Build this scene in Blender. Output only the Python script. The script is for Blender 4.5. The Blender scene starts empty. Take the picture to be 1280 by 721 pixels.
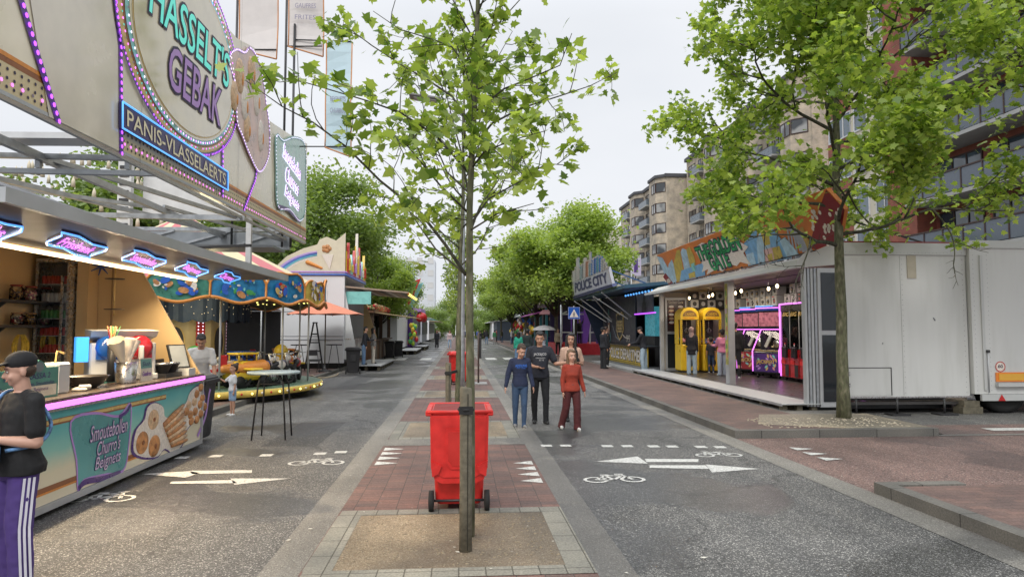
import bpy, math, random
import numpy as np
from mathutils import Vector, Matrix, noise
random.seed(7); rng = np.random.default_rng(7)
R = math.radians
scn = bpy.context.scene
C = scn.collection
# ------------------------------------------------------------------ camera
CAM = Vector((0, 0, 1.8)); F = 853.0
yaw, pitch = math.atan(65/F), math.atan(51/F)
cam = bpy.data.cameras.new('camera'); cam.sensor_width = 36; cam.lens = F/1280*36
cam.clip_end = 3000; cam.clip_start = .05
co = bpy.data.objects.new('camera', cam); C.objects.link(co); co.location = CAM
co.rotation_euler = (math.pi/2+pitch, 0, -yaw); scn.camera = co
RM = co.rotation_euler.to_matrix()
def ray(px, py): return RM @ Vector(((px-640)/F, -(py-360.5)/F, -1))
def G(px, py, z=0.0):
    d = ray(px, py); t = (z-CAM.z)/d.z; return CAM+d*t
def PY(px, py, Y):
    d = ray(px, py); return CAM+d*(Y/d.y)
# ------------------------------------------------------------------ materials
MATS = {}
def M(name, col, rough=.6, metal=0, var=.12, scale=6, bump=0, bscale=60, emit=0, coat=0, trans=0):
    if name in MATS: return MATS[name]
    m = bpy.data.materials.new(name); m.use_nodes = True; nt = m.node_tree; N = nt.nodes; L = nt.links
    b = N['Principled BSDF']; b.inputs['Roughness'].default_value = rough; b.inputs['Metallic'].default_value = metal
    b.inputs['Base Color'].default_value = (*col, 1)
    if coat: b.inputs['Coat Weight'].default_value = coat; b.inputs['Coat Roughness'].default_value = .08
    if emit:
        b.inputs['Emission Color'].default_value = (*col, 1); b.inputs['Emission Strength'].default_value = emit
    if var or bump: tc = N.new('ShaderNodeTexCoord')
    if var:
        n = N.new('ShaderNodeTexNoise'); n.inputs['Scale'].default_value = scale; n.inputs['Detail'].default_value = 6
        L.new(tc.outputs['Object'], n.inputs['Vector'])
        mr = N.new('ShaderNodeMapRange'); mr.inputs[1].default_value = .3; mr.inputs[2].default_value = .7
        mr.inputs[3].default_value = 1-var; mr.inputs[4].default_value = 1+var*.6
        L.new(n.outputs['Fac'], mr.inputs[0])
        mx = N.new('ShaderNodeMix'); mx.data_type = 'RGBA'; mx.blend_type = 'MULTIPLY'; mx.inputs[0].default_value = 1
        mx.inputs[6].default_value = (*col, 1); L.new(mr.outputs[0], mx.inputs[7]); L.new(mx.outputs[2], b.inputs['Base Color'])
        mr2 = N.new('ShaderNodeMapRange'); mr2.inputs[1].default_value = .3; mr2.inputs[2].default_value = .7
        mr2.inputs[3].default_value = max(.02, rough-.1); mr2.inputs[4].default_value = min(1, rough+.1)
        L.new(n.outputs['Fac'], mr2.inputs[0]); L.new(mr2.outputs[0], b.inputs['Roughness'])
    if bump:
        n2 = N.new('ShaderNodeTexNoise'); n2.inputs['Scale'].default_value = bscale; n2.inputs['Detail'].default_value = 4
        L.new(tc.outputs['Object'], n2.inputs['Vector'])
        bp = N.new('ShaderNodeBump'); bp.inputs['Strength'].default_value = bump; bp.inputs['Distance'].default_value = .02
        L.new(n2.outputs['Fac'], bp.inputs['Height']); L.new(bp.outputs[0], b.inputs['Normal'])
    MATS[name] = m; return m
def ramp(N, stops):
    r = N.new('ShaderNodeValToRGB'); e = r.color_ramp.elements
    while len(e) < len(stops): e.new(.5)
    for i, (p, c) in enumerate(stops):
        e[i].position = p; e[i].color = (*c, 1) if len(c) == 3 else c
    return r
def glass(name, col=(.02, .025, .03), rough=.05):
    return M(name, col, rough, 0, 0)
def clear(name, col=(.95, .97, .97)):
    if name in MATS: return MATS[name]
    m = bpy.data.materials.new(name); m.use_nodes = True; nt = m.node_tree; N = nt.nodes; L = nt.links
    t = N.new('ShaderNodeBsdfTransparent'); t.inputs[0].default_value = (*col, 1)
    g = N.new('ShaderNodeBsdfGlossy'); g.inputs['Roughness'].default_value = .03
    f = N.new('ShaderNodeFresnel'); f.inputs[0].default_value = 1.45
    mx = N.new('ShaderNodeMixShader'); L.new(f.outputs[0], mx.inputs[0]); L.new(t.outputs[0], mx.inputs[1]); L.new(g.outputs[0], mx.inputs[2])
    L.new(mx.outputs[0], N['Material Output'].inputs['Surface']); MATS[name] = m; return m
# ------------------------------------------------------------------ mesh builder
class MB:
    def __init__(s): s.v = []; s.f = []; s.m = []; s.mats = []; s.sm = []
    def mi(s, mat):
        if mat not in s.mats: s.mats.append(mat)
        return s.mats.index(mat)
    def add(s, vs, fs, mat=None, smooth=False):
        o = len(s.v); s.v.extend([tuple(v) for v in vs]); i = s.mi(mat)
        for f in fs: s.f.append([a+o for a in f]); s.m.append(i); s.sm.append(smooth)
        return s
    def box(s, c, d, mat=None, rot=None, bev=0):
        x, y, z = d[0]/2, d[1]/2, d[2]/2
        if bev:
            b = min(bev, x*.9, y*.9, z*.9); vs = []; 
            import itertools
            for sx, sy, sz in itertools.product((-1, 1), repeat=3):
                vs += [(sx*(x-b), sy*(y-b), sz*z), (sx*(x-b), sy*y, sz*(z-b)), (sx*x, sy*(y-b), sz*(z-b))]
            idx = {}
            k = 0
            for sx, sy, sz in itertools.product((-1, 1), repeat=3):
                for a in range(3): idx[(sx, sy, sz, a)] = k; k += 1
            I = lambda sx, sy, sz, a: idx[(sx, sy, sz, a)]
            fs = []
            for sg in (-1, 1):
                fs.append([I(-1, -1, sg, 0), I(1, -1, sg, 0), I(1, 1, sg, 0), I(-1, 1, sg, 0)])
                fs.append([I(-1, sg, -1, 1), I(1, sg, -1, 1), I(1, sg, 1, 1), I(-1, sg, 1, 1)])
                fs.append([I(sg, -1, -1, 2), I(sg, 1, -1, 2), I(sg, 1, 1, 2), I(sg, -1, 1, 2)])
            for p in (-1, 1):
                for q in (-1, 1):
                    fs.append([I(-1, p, q, 0), I(1, p, q, 0), I(1, p, q, 1), I(-1, p, q, 1)])
                    fs.append([I(p, -1, q, 0), I(p, 1, q, 0), I(p, 1, q, 2), I(p, -1, q, 2)])
                    fs.append([I(p, q, -1, 1), I(p, q, 1, 1), I(p, q, 1, 2), I(p, q, -1, 2)])
            for sx, sy, sz in itertools.product((-1, 1), repeat=3):
                fs.append([I(sx, sy, sz, 0), I(sx, sy, sz, 1), I(sx, sy, sz, 2)])
        else:
            vs = [(-x,-y,-z),(x,-y,-z),(x,y,-z),(-x,y,-z),(-x,-y,z),(x,-y,z),(x,y,z),(-x,y,z)]
            fs = [(0,3,2,1),(4,5,6,7),(0,1,5,4),(1,2,6,5),(2,3,7,6),(3,0,4,7)]
        if rot is not None:
            if not isinstance(rot, Matrix): rot = Matrix.Rotation(rot, 3, 'Z')
            vs = [rot @ Vector(v) for v in vs]
        return s.add([(v[0]+c[0], v[1]+c[1], v[2]+c[2]) for v in vs], fs, mat)
    def bb(s, x0, x1, y0, y1, z0, z1, mat=None, bev=0):
        return s.box(((x0+x1)/2, (y0+y1)/2, (z0+z1)/2), (abs(x1-x0), abs(y1-y0), abs(z1-z0)), mat, None, bev)
    def beam(s, a, b, w, h, mat=None):
        a = Vector(a); b = Vector(b); d = (b-a); l = d.length; z = d.normalized()
        up = Vector((0, 0, 1)) if abs(z.z) < .95 else Vector((0, 1, 0))
        x = z.cross(up).normalized(); y = x.cross(z)
        rot = Matrix((x, z, y)).transposed()
        return s.box((a+b)/2, (w, l, h), mat, rot)
    def tube(s, pts, r, mat=None, n=8, caps=True, smooth=True):
        pts = [Vector(p) for p in pts]; k = len(pts)
        rs = r if isinstance(r, (list, tuple)) else [r]*k
        vs = []; fs = []; ref = None
        for i, p in enumerate(pts):
            t = (pts[min(i+1, k-1)]-pts[max(i-1, 0)])
            if t.length < 1e-9: t = Vector((0, 0, 1))
            t.normalize()
            if ref is None: ref = Vector((1, 0, 0)) if abs(t.x) < .8 else Vector((0, 1, 0))
            x = (ref-t*ref.dot(t)).normalized(); ref = x; y = t.cross(x)
            for j in range(n):
                a = 2*math.pi*j/n; vs.append(p+(x*math.cos(a)+y*math.sin(a))*rs[i])
        for i in range(k-1):
            for j in range(n):
                a = i*n+j; b = i*n+(j+1) % n; fs.append((a, b, b+n, a+n))
        if caps: fs.append(list(range(n))[::-1]); fs.append([(k-1)*n+j for j in range(n)])
        return s.add(vs, fs, mat, smooth)
    def lathe(s, c, prof, mat=None, n=24, a0=0, a1=2*math.pi, smooth=True, sx=1, sy=1):
        full = abs(a1-a0-2*math.pi) < 1e-6; m = n if full else n+1; vs = []; fs = []
        for r, z in prof:
            for j in range(m):
                a = a0+(a1-a0)*j/n; vs.append((c[0]+r*sx*math.cos(a), c[1]+r*sy*math.sin(a), c[2]+z))
        for i in range(len(prof)-1):
            for j in range(n):
                b = (j+1) % m; fs.append((i*m+j, i*m+b, (i+1)*m+b, (i+1)*m+j))
        return s.add(vs, fs, mat, smooth)
    def ell(s, c, r, mat=None, rot=None, n=12, k=8):
        vs = []; fs = []
        for i in range(k+1):
            t = math.pi*i/k
            for j in range(n):
                a = 2*math.pi*j/n; v = Vector((r[0]*math.sin(t)*math.cos(a), r[1]*math.sin(t)*math.sin(a), r[2]*math.cos(t)))
                if rot is not None: v = rot @ v
                vs.append((v.x+c[0], v.y+c[1], v.z+c[2]))
        for i in range(k):
            for j in range(n):
                a = i*n+j; b = i*n+(j+1) % n; fs.append((a, a+n, b+n, b))
        return s.add(vs, fs, mat, True)
    def cap(s, a, b, r0, r1, mat=None, n=12):
        a = Vector(a); b = Vector(b); d = (b-a).normalized(); pts = []; rs = []
        for t in (0, .25, .55, .85): pts.append(a-d*r0*math.cos(t*math.pi/2)); rs.append(max(.0006, r0*math.sin(t*math.pi/2)))
        pts += [a, b]; rs += [r0, r1]
        for t in (.85, .55, .25, 0): pts.append(b+d*r1*math.cos(t*math.pi/2)); rs.append(max(.0006, r1*math.sin(t*math.pi/2)))
        return s.tube(pts, rs, mat, n)
    def loft(s, rings, mat=None, n=20, smooth=True):   # rings: (cx,cy,cz,rx,ry)
        vs = []; fs = []
        for cx, cy, cz, rx, ry in rings:
            for j in range(n):
                a = 2*math.pi*j/n; vs.append((cx+rx*math.cos(a), cy+ry*math.sin(a), cz))
        k = len(rings)
        for i in range(k-1):
            for j in range(n):
                a = i*n+j; b = i*n+(j+1) % n; fs.append((a, b, b+n, a+n))
        fs.append(list(range(n))[::-1]); fs.append([(k-1)*n+j for j in range(n)])
        return s.add(vs, fs, mat, smooth)
    def poly(s, pts, mat=None): return s.add(pts, [list(range(len(pts)))], mat)
    def prism(s, pts, off, mat=None):
        n = len(pts); off = Vector(off); vs = [Vector(p) for p in pts]; vs += [v+off for v in vs]
        return s.add(vs, [list(range(n))[::-1], [n+i for i in range(n)]]+[(i, (i+1) % n, n+(i+1) % n, n+i) for i in range(n)], mat)
    def mesh(s, name):
        me = bpy.data.meshes.new(name); me.from_pydata(s.v, [], s.f)
        for m in s.mats:
            if m: me.materials.append(m)
        if len(s.mats) > 1: me.polygons.foreach_set('material_index', s.m)
        me.polygons.foreach_set('use_smooth', s.sm); me.update(); return me
    def build(s, name, parent=None, loc=None, world=True):
        """world=True: vertices are world coordinates (parent has translation only)."""
        o = bpy.data.objects.new(name, None); 
        if parent is not None:
            off = gl(parent) if world else Vector((0, 0, 0))
        else: off = Vector(loc) if (loc is not None and world) else Vector((0, 0, 0))
        if off.length: s.v = [(v[0]-off.x, v[1]-off.y, v[2]-off.z) for v in s.v]
        me = s.mesh(name); bpy.data.objects.remove(o); o = bpy.data.objects.new(name, me); C.objects.link(o)
        if parent is not None: o.parent = parent
        elif loc is not None: o.location = loc
        return o
def gl(o):
    v = Vector(o.location)
    while o.parent: o = o.parent; v = v+Vector(o.location)
    return v
def tag(o, label, cat, group=None):
    o['label'] = label; o['category'] = cat
    if group: o['group'] = group
    return o
def thing(name, loc, label, cat, group=None, rz=0):
    o = bpy.data.objects.new(name, None); o.empty_display_size = .2; C.objects.link(o); o.location = loc; o.rotation_euler = (0, 0, rz)
    return tag(o, label, cat, group)
def struct(o): o['kind'] = 'structure'; return o
def dup(root, loc, rz=0, label=None, sc=None, group=None):
    def cp(o, par):
        c = o.copy(); C.objects.link(c)
        if par is not None: c.parent = par; c.matrix_parent_inverse = o.matrix_parent_inverse.copy()
        for ch in list(o.children): cp(ch, c)
        return c
    r = cp(root, None); r.location = loc; r.rotation_euler = (0, 0, rz)
    if sc: r.scale = (sc, sc, sc) if not isinstance(sc, tuple) else sc
    if label: r['label'] = label
    if group: r['group'] = group
    return r
# ------------------------------------------------------------------ plane helper for signs and flat faces
class Plane:
    def __init__(s, O, u, v):
        s.O = Vector(O); s.u = Vector(u).normalized(); s.v = Vector(v).normalized(); s.n = s.u.cross(s.v).normalized()
    def pix(s, px, py):
        d = ray(px, py); t = (s.O-CAM).dot(s.n)/d.dot(s.n); q = CAM+d*t-s.O
        return (q.dot(s.u), q.dot(s.v))
    def p(s, uv, off=0): return s.O+s.u*uv[0]+s.v*uv[1]+s.n*off
    def q(s, px, py, off=0): return s.p(s.pix(px, py), off)
def sheet(mb, pl, uvs, off, mat, th=0):
    if th: return mb.prism([pl.p(p, off-th) for p in uvs], pl.n*th, mat)
    return mb.poly([pl.p(p, off) for p in uvs], mat)
def band(mb, pl, uvs, w, off, mat, th=.006, closed=False):
    k = len(uvs); L = []; Rr = []
    P = [Vector(p) for p in uvs]
    for i in range(k):
        a = P[(i-1) % k] if (closed or i > 0) else P[i]; b = P[(i+1) % k] if (closed or i < k-1) else P[i]
        t = (b-a).normalized() if (b-a).length > 1e-9 else Vector((1, 0)); nn = Vector((-t.y, t.x))
        L.append(P[i]+nn*w/2); Rr.append(P[i]-nn*w/2)
    for i in range(k if closed else k-1):
        j = (i+1) % k
        mb.poly([pl.p(L[i], off), pl.p(Rr[i], off), pl.p(Rr[j], off), pl.p(L[j], off)], mat)
def resample(uvs, step, closed=False):
    P = [Vector(p) for p in uvs]; 
    if closed: P = P+[P[0]]
    out = [P[0]]; acc = 0
    for a, b in zip(P, P[1:]):
        l = (b-a).length; t = step-acc
        while t <= l: out.append(a+(b-a)*t/l); t += step
        acc = (l-(t-step))
    return out
def dots(mb, pl, uvs, r, step, off, mat, closed=False, alt=None):
    for i, p in enumerate(resample(uvs, step, closed)):
        m = alt if (alt and i % 2) else mat
        if rng.random() < .06 and 'led' in mat.name: m = M('bulb_off', (.25, .2, .25), .3, var=0)
        mb.poly([pl.p((p.x+r*math.cos(a), p.y+r*math.sin(a)), off) for a in [k*math.pi/3 for k in range(6)]], m)
def spline(pts, n=6, closed=False):
    P = [Vector(p) for p in pts]; k = len(P); out = []
    rngi = range(k if closed else k-1)
    for i in rngi:
        p0 = P[(i-1) % k] if closed or i > 0 else P[i]; p1 = P[i]; p2 = P[(i+1) % k]; p3 = P[(i+2) % k] if closed or i < k-2 else p2
        for j in range(n):
            t = j/n; out.append(.5*((2*p1)+(p2-p0)*t+(2*p0-5*p1+4*p2-p3)*t*t+(3*p1-p0-3*p2+p3)*t**3))
    if not closed: out.append(P[-1])
    return out
def ellipse(c, a, b, n=40, rot=0, a0=0, a1=2*math.pi):
    cr, sr = math.cos(rot), math.sin(rot)
    return [(c[0]+a*math.cos(t)*cr-b*math.sin(t)*sr, c[1]+a*math.cos(t)*sr+b*math.sin(t)*cr) for t in [a0+(a1-a0)*i/n for i in range(n)]]
_tc = {}
def text_data(s, shear, offset, ext, space):
    key = (s, shear, offset, ext, space)
    if key in _tc: return _tc[key]
    cu = bpy.data.curves.new('t', 'FONT'); cu.body = s; cu.size = 1; cu.shear = shear; cu.offset = offset; cu.extrude = ext; cu.resolution_u = 3; cu.space_character = space
    o = bpy.data.objects.new('t', cu); C.objects.link(o); dg = bpy.context.evaluated_depsgraph_get(); dg.update()
    me = bpy.data.meshes.new_from_object(o.evaluated_get(dg)); 
    vs = [tuple(v.co) for v in me.vertices]; fs = [list(p.vertices) for p in me.polygons]
    bpy.data.objects.remove(o); bpy.data.curves.remove(cu); bpy.data.meshes.remove(me)
    _tc[key] = (vs, fs); return vs, fs
def text(mb, pl, s, c, w, h, mat, off=.004, ang=0, shear=0, offset=0, ext=0, outline=None, ow=.05, space=1.0, ang_v=None):
    v0, _ = text_data(s, shear, offset, 0, space)
    xs = [v[0] for v in v0]; ys = [v[1] for v in v0]; x0, x1, y0, y1 = min(xs), max(xs), min(ys), max(ys)
    sx = w/(x1-x0); sy = h/(y1-y0); ca, sa = math.cos(ang), math.sin(ang)
    def put(vs, fs, m, of):
        out = []
        for v in vs:
            a = (v[0]-(x0+x1)/2)*sx; b = (v[1]-(y0+y1)/2)*sy
            out.append(pl.p((c[0]+a*ca-b*sa, c[1]+a*sa+b*ca), of+v[2]))
        mb.add(out, fs, m)
    if outline:
        vs, fs = text_data(s, shear, offset+ow, 0, space); put(vs, fs, outline, off)
        off += .004
    vs, fs = text_data(s, shear, offset, ext, space); put(vs, fs, mat, off)
def rect(a, b): return [(a[0], a[1]), (b[0], a[1]), (b[0], b[1]), (a[0], b[1])]
# ------------------------------------------------------------------ fuse: union of closed shapes into one continuous skin
def fuse(mb, voxel, it=3, wr=0, wscale=9, seed=0, noisev=None):
    me = mb.mesh('tmp'); o = bpy.data.objects.new('tmp', me); C.objects.link(o)
    m = o.modifiers.new('r', 'REMESH'); m.mode = 'VOXEL'; m.voxel_size = voxel; m.use_smooth_shade = True
    if it: s = o.modifiers.new('s', 'SMOOTH'); s.iterations = it; s.factor = .5
    dg = bpy.context.evaluated_depsgraph_get(); dg.update()
    out = bpy.data.meshes.new_from_object(o.evaluated_get(dg))
    bpy.data.objects.remove(o); bpy.data.meshes.remove(me)
    if wr:
        n = len(out.vertices); cs = np.empty(n*3, 'f'); out.vertices.foreach_get('co', cs); cs = cs.reshape(-1, 3)
        ns = np.array([v.normal[:] for v in out.vertices], 'f'); sd = Vector((seed*3.1, seed*1.7, seed))
        d = np.array([noise.noise(Vector((c[0]*wscale, c[1]*wscale, c[2]*wscale*.6))+sd)+.5*noise.noise(Vector((c[0]+c[2]*.7, c[1], c[2]-c[0]*.5))*wscale*2.3+sd) for c in cs])*wr
        cs += ns*d[:, None]; out.vertices.foreach_set('co', cs.ravel())
    out.polygons.foreach_set('use_smooth', [True]*len(out.polygons)); out.materials.clear(); out.update(); return out
# ------------------------------------------------------------------ sky and sun
w = bpy.data.worlds.new('World'); scn.world = w; w.use_nodes = True
N = w.node_tree.nodes; L = w.node_tree.links; bg = N['Background']; bg.inputs[1].default_value = .1
SUN_EL, SUN_AZ = R(44), R(196)
sk = N.new('ShaderNodeTexSky'); sk.sky_type = 'NISHITA'; sk.sun_disc = False; sk.sun_elevation = SUN_EL; sk.sun_rotation = SUN_AZ; sk.dust_density = 4
hs = N.new('ShaderNodeHueSaturation'); hs.inputs['Saturation'].default_value = .3; L.new(sk.outputs[0], hs.inputs['Color'])
tc = N.new('ShaderNodeTexCoord'); nz = N.new('ShaderNodeTexNoise'); nz.inputs['Scale'].default_value = 1.6; nz.inputs['Detail'].default_value = 4
mp = N.new('ShaderNodeMapping'); mp.inputs['Scale'].default_value = (1, 1, 2.5); L.new(tc.outputs['Generated'], mp.inputs[0]); L.new(mp.outputs[0], nz.inputs[0])
cr = ramp(N, [(.3, (.71, .745, .80)), (.7, (.87, .89, .93))]); L.new(nz.outputs['Fac'], cr.inputs[0])
ml = N.new('ShaderNodeVectorMath'); ml.operation = 'SCALE'; ml.inputs[3].default_value = 11.0; L.new(cr.outputs[0], ml.inputs[0])
# overcast sky: brighter towards the zenith
sx_ = N.new('ShaderNodeSeparateXYZ'); L.new(tc.outputs['Generated'], sx_.inputs[0]); gz_ = N.new('ShaderNodeMapRange'); gz_.inputs[1].default_value = .42; gz_.inputs[2].default_value = 1; gz_.inputs[3].default_value = 1; gz_.inputs[4].default_value = 2.5; L.new(sx_.outputs[2], gz_.inputs[0])
ml2 = N.new('ShaderNodeVectorMath'); ml2.operation = 'SCALE'; L.new(ml.outputs[0], ml2.inputs[0]); L.new(gz_.outputs[0], ml2.inputs[3])
mx = N.new('ShaderNodeMix'); mx.data_type = 'RGBA'; mx.inputs[0].default_value = .92; L.new(hs.outputs[0], mx.inputs[6]); L.new(ml2.outputs[0], mx.inputs[7]); L.new(mx.outputs[2], bg.inputs[0])
sun = bpy.data.lights.new('sun', 'SUN'); sun.energy = 1.5; sun.angle = R(18); sun.color = (1, .97, .92)
so = bpy.data.objects.new('sun', sun); C.objects.link(so)
# Nishita: rotation measured clockwise from +Y
sd = Vector((math.sin(SUN_AZ)*math.cos(SUN_EL), math.cos(SUN_AZ)*math.cos(SUN_EL), math.sin(SUN_EL)))
so.rotation_euler = sd.to_track_quat('Z', 'Y').to_euler(); so.location = (0, -5, 20)
scn.view_settings.view_transform = 'Standard'; scn.view_settings.look = 'None'; scn.view_settings.exposure = 0
# ------------------------------------------------------------------ ground materials
def ground_mat(name, base, speck, wet=.35, patch=.25, sp_scale=260, dark=(.035, .035, .036), cracks=False):
    m = bpy.data.materials.new(name); m.use_nodes = True; nt = m.node_tree; N = nt.nodes; L = nt.links; b = N['Principled BSDF']
    g = N.new('ShaderNodeNewGeometry'); P = g.outputs['Position']
    v = N.new('ShaderNodeTexVoronoi'); v.inputs['Scale'].default_value = sp_scale/3; L.new(P, v.inputs['Vector'])
    n1 = N.new('ShaderNodeTexNoise'); n1.inputs['Scale'].default_value = sp_scale; n1.inputs['Detail'].default_value = 2; L.new(P, n1.inputs['Vector'])
    sep = N.new('ShaderNodeSeparateColor'); L.new(v.outputs['Color'], sep.inputs[0])
    r1 = ramp(N, [(0, dark), (.45, base), (.8, tuple(c*1.25 for c in base)), (.93, speck), (1, tuple(c*1.5 for c in speck))]); L.new(sep.outputs[0], r1.inputs[0])
    n2 = N.new('ShaderNodeTexNoise'); n2.inputs['Scale'].default_value = .55; n2.inputs['Detail'].default_value = 7; n2.inputs['Roughness'].default_value = .6; L.new(P, n2.inputs['Vector'])
    r2 = ramp(N, [(.35, (1-patch, 1-patch, 1-patch)), (.65, (1+patch*.5,)*3)]); L.new(n2.outputs['Fac'], r2.inputs[0])
    mx = N.new('ShaderNodeMix'); mx.data_type = 'RGBA'; mx.blend_type = 'MULTIPLY'; mx.inputs[0].default_value = 1; L.new(r1.outputs[0], mx.inputs[6]); L.new(r2.outputs[0], mx.inputs[7])
    # lengthwise wear streaks
    mp = N.new('ShaderNodeMapping'); mp.inputs['Scale'].default_value = (2.2, .12, 1); L.new(P, mp.inputs[0])
    n3 = N.new('ShaderNodeTexNoise'); n3.inputs['Scale'].default_value = 1; n3.inputs['Detail'].default_value = 3; L.new(mp.outputs[0], n3.inputs['Vector'])
    r3 = ramp(N, [(.35, (.82, .82, .82)), (.65, (1.12, 1.1, 1.07))]); L.new(n3.outputs['Fac'], r3.inputs[0])
    mx2 = N.new('ShaderNodeMix'); mx2.data_type = 'RGBA'; mx2.blend_type = 'MULTIPLY'; mx2.inputs[0].default_value = 1; L.new(mx.outputs[2], mx2.inputs[6]); L.new(r3.outputs[0], mx2.inputs[7])
    # damp patches: darker and shinier
    n4 = N.new('ShaderNodeTexNoise'); n4.inputs['Scale'].default_value = .33; n4.inputs['Detail'].default_value = 5; n4.inputs['Distortion'].default_value = .4
    mp4 = N.new('ShaderNodeMapping'); mp4.inputs['Location'].default_value = (3.3, 1.2, 0); L.new(P, mp4.inputs[0]); L.new(mp4.outputs[0], n4.inputs['Vector'])
    r4 = ramp(N, [(.50, (0, 0, 0)), (.545, (1, 1, 1))]); L.new(n4.outputs['Fac'], r4.inputs[0])
    mx3 = N.new('ShaderNodeMix'); mx3.data_type = 'RGBA'; mx3.blend_type = 'MULTIPLY'; L.new(r4.outputs[0], mx3.inputs[0]); L.new(mx2.outputs[2], mx3.inputs[6]); mx3.inputs[7].default_value = (.66, .67, .7, 1)
    outc = mx3.outputs[2]
    if cracks:
        nw = N.new('ShaderNodeTexNoise'); nw.inputs['Scale'].default_value = 1.6; nw.inputs['Detail'].default_value = 6; L.new(P, nw.inputs['Vector'])
        av = N.new('ShaderNodeVectorMath'); av.operation = 'MULTIPLY_ADD'; L.new(nw.outputs['Color'], av.inputs[0]); av.inputs[1].default_value = (1.1, 1.1, 0); L.new(P, av.inputs[2])
        vc = N.new('ShaderNodeTexVoronoi'); vc.feature = 'DISTANCE_TO_EDGE'; vc.inputs['Scale'].default_value = .3; L.new(av.outputs[0], vc.inputs['Vector'])
        rc_ = ramp(N, [(.0, (.45, .45, .45)), (.0035, (.6, .6, .6)), (.006, (1, 1, 1))]); L.new(vc.outputs['Distance'], rc_.inputs[0])
        mk_ = N.new('ShaderNodeMix'); mk_.data_type = 'RGBA'; mk_.blend_type = 'MULTIPLY'; mk_.inputs[0].default_value = .8; L.new(outc, mk_.inputs[6]); L.new(rc_.outputs[0], mk_.inputs[7]); outc = mk_.outputs[2]
    L.new(outc, b.inputs['Base Color'])
    rr = N.new('ShaderNodeMapRange'); L.new(r4.outputs[0], rr.inputs[0]); rr.inputs[3].default_value = .72; rr.inputs[4].default_value = .72-wet
    L.new(rr.outputs[0], b.inputs['Roughness'])
    bp = N.new('ShaderNodeBump'); bp.inputs['Strength'].default_value = .35; bp.inputs['Distance'].default_value = .006; L.new(v.outputs['Distance'], bp.inputs['Height']); L.new(bp.outputs[0], b.inputs['Normal'])
    return m
def brick_mat(name, cols, mortar, bw, bh, msize=.004, rot=0, offset=.5, rough=.75, moss=None, loc=(0, 0)):
    m = bpy.data.materials.new(name); m.use_nodes = True; nt = m.node_tree; N = nt.nodes; L = nt.links; b = N['Principled BSDF']
    g = N.new('ShaderNodeNewGeometry'); mp = N.new('ShaderNodeMapping'); L.new(g.outputs['Position'], mp.inputs[0])
    if rot == 'V': # vertical wall facing the street: use Y,Z
        sx = N.new('ShaderNodeSeparateXYZ'); cx = N.new('ShaderNodeCombineXYZ'); ad = N.new('ShaderNodeMath'); ad.operation = 'ADD'
        L.new(g.outputs['Position'], sx.inputs[0]); L.new(sx.outputs[0], ad.inputs[0]); L.new(sx.outputs[1], ad.inputs[1]); L.new(ad.outputs[0], cx.inputs[0]); L.new(sx.outputs[2], cx.inputs[1]); L.new(cx.outputs[0], mp.inputs[0])
    else: mp.inputs['Rotation'].default_value = (0, 0, rot)
    mp.inputs['Location'].default_value = (loc[0], loc[1], 0)
    # break up rows: hashed per-brick colour through voronoi-like cell noise
    br = N.new('ShaderNodeTexBrick'); br.inputs['Scale'].default_value = 1; br.inputs['Brick Width'].default_value = bw; br.inputs['Row Height'].default_value = bh
    br.inputs['Mortar Size'].default_value = msize; br.inputs['Color1'].default_value = (*cols[0], 1); br.inputs['Color2'].default_value = (*cols[1], 1); br.inputs['Mortar'].default_value = (*mortar, 1)
    br.offset = offset; br.inputs['Mortar Smooth'].default_value = .3
    L.new(mp.outputs[0], br.inputs['Vector'])
    n2 = N.new('ShaderNodeTexNoise'); n2.inputs['Scale'].default_value = 1.3; n2.inputs['Detail'].default_value = 7; L.new(g.outputs['Position'], n2.inputs['Vector'])
    r2 = ramp(N, [(.3, (.68, .68, .7)), (.7, (1.2, 1.15, 1.1))]); L.new(n2.outputs['Fac'], r2.inputs[0])
    mx = N.new('ShaderNodeMix'); mx.data_type = 'RGBA'; mx.blend_type = 'MULTIPLY'; mx.inputs[0].default_value = 1; L.new(br.outputs['Color'], mx.inputs[6]); L.new(r2.outputs[0], mx.inputs[7])
    n3 = N.new('ShaderNodeTexNoise'); n3.inputs['Scale'].default_value = 60; n3.inputs['Detail'].default_value = 3; L.new(g.outputs['Position'], n3.inputs['Vector'])
    r3 = ramp(N, [(.3, (.72, .72, .72)), (.7, (1.22, 1.22, 1.22))]); L.new(n3.outputs['Fac'], r3.inputs[0])
    mx2 = N.new('ShaderNodeMix'); mx2.data_type = 'RGBA'; mx2.blend_type = 'MULTIPLY'; mx2.inputs[0].default_value = 1; L.new(mx.outputs[2], mx2.inputs[6]); L.new(r3.outputs[0], mx2.inputs[7])
    L.new(mx2.outputs[2], b.inputs['Base Color']); b.inputs['Roughness'].default_value = rough
    bp = N.new('ShaderNodeBump'); bp.inputs['Strength'].default_value = .5; bp.inputs['Distance'].default_value = .006; bp.invert = True; L.new(br.outputs['Fac'], bp.inputs['Height']); L.new(bp.outputs[0], b.inputs['Normal'])
    return m
asphalt = ground_mat('asphalt', (.094, .093, .090), (.33, .325, .305), sp_scale=340, dark=(.040, .040, .041), wet=.42, cracks=True)
redasph = ground_mat('red_asphalt', (.175, .108, .092), (.28, .21, .185), wet=.2)
concrete = ground_mat('concrete', (.20, .19, .17), (.30, .29, .26), wet=.2, sp_scale=420, dark=(.13, .125, .11))
dirt = ground_mat('dirt', (.25, .195, .128), (.36, .31, .23), wet=.1, patch=.45, sp_scale=420, dark=(.15, .115, .072))
gravel = ground_mat('gravel', (.33, .28, .20), (.44, .39, .30), wet=.1, sp_scale=260, dark=(.2, .165, .115))
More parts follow.
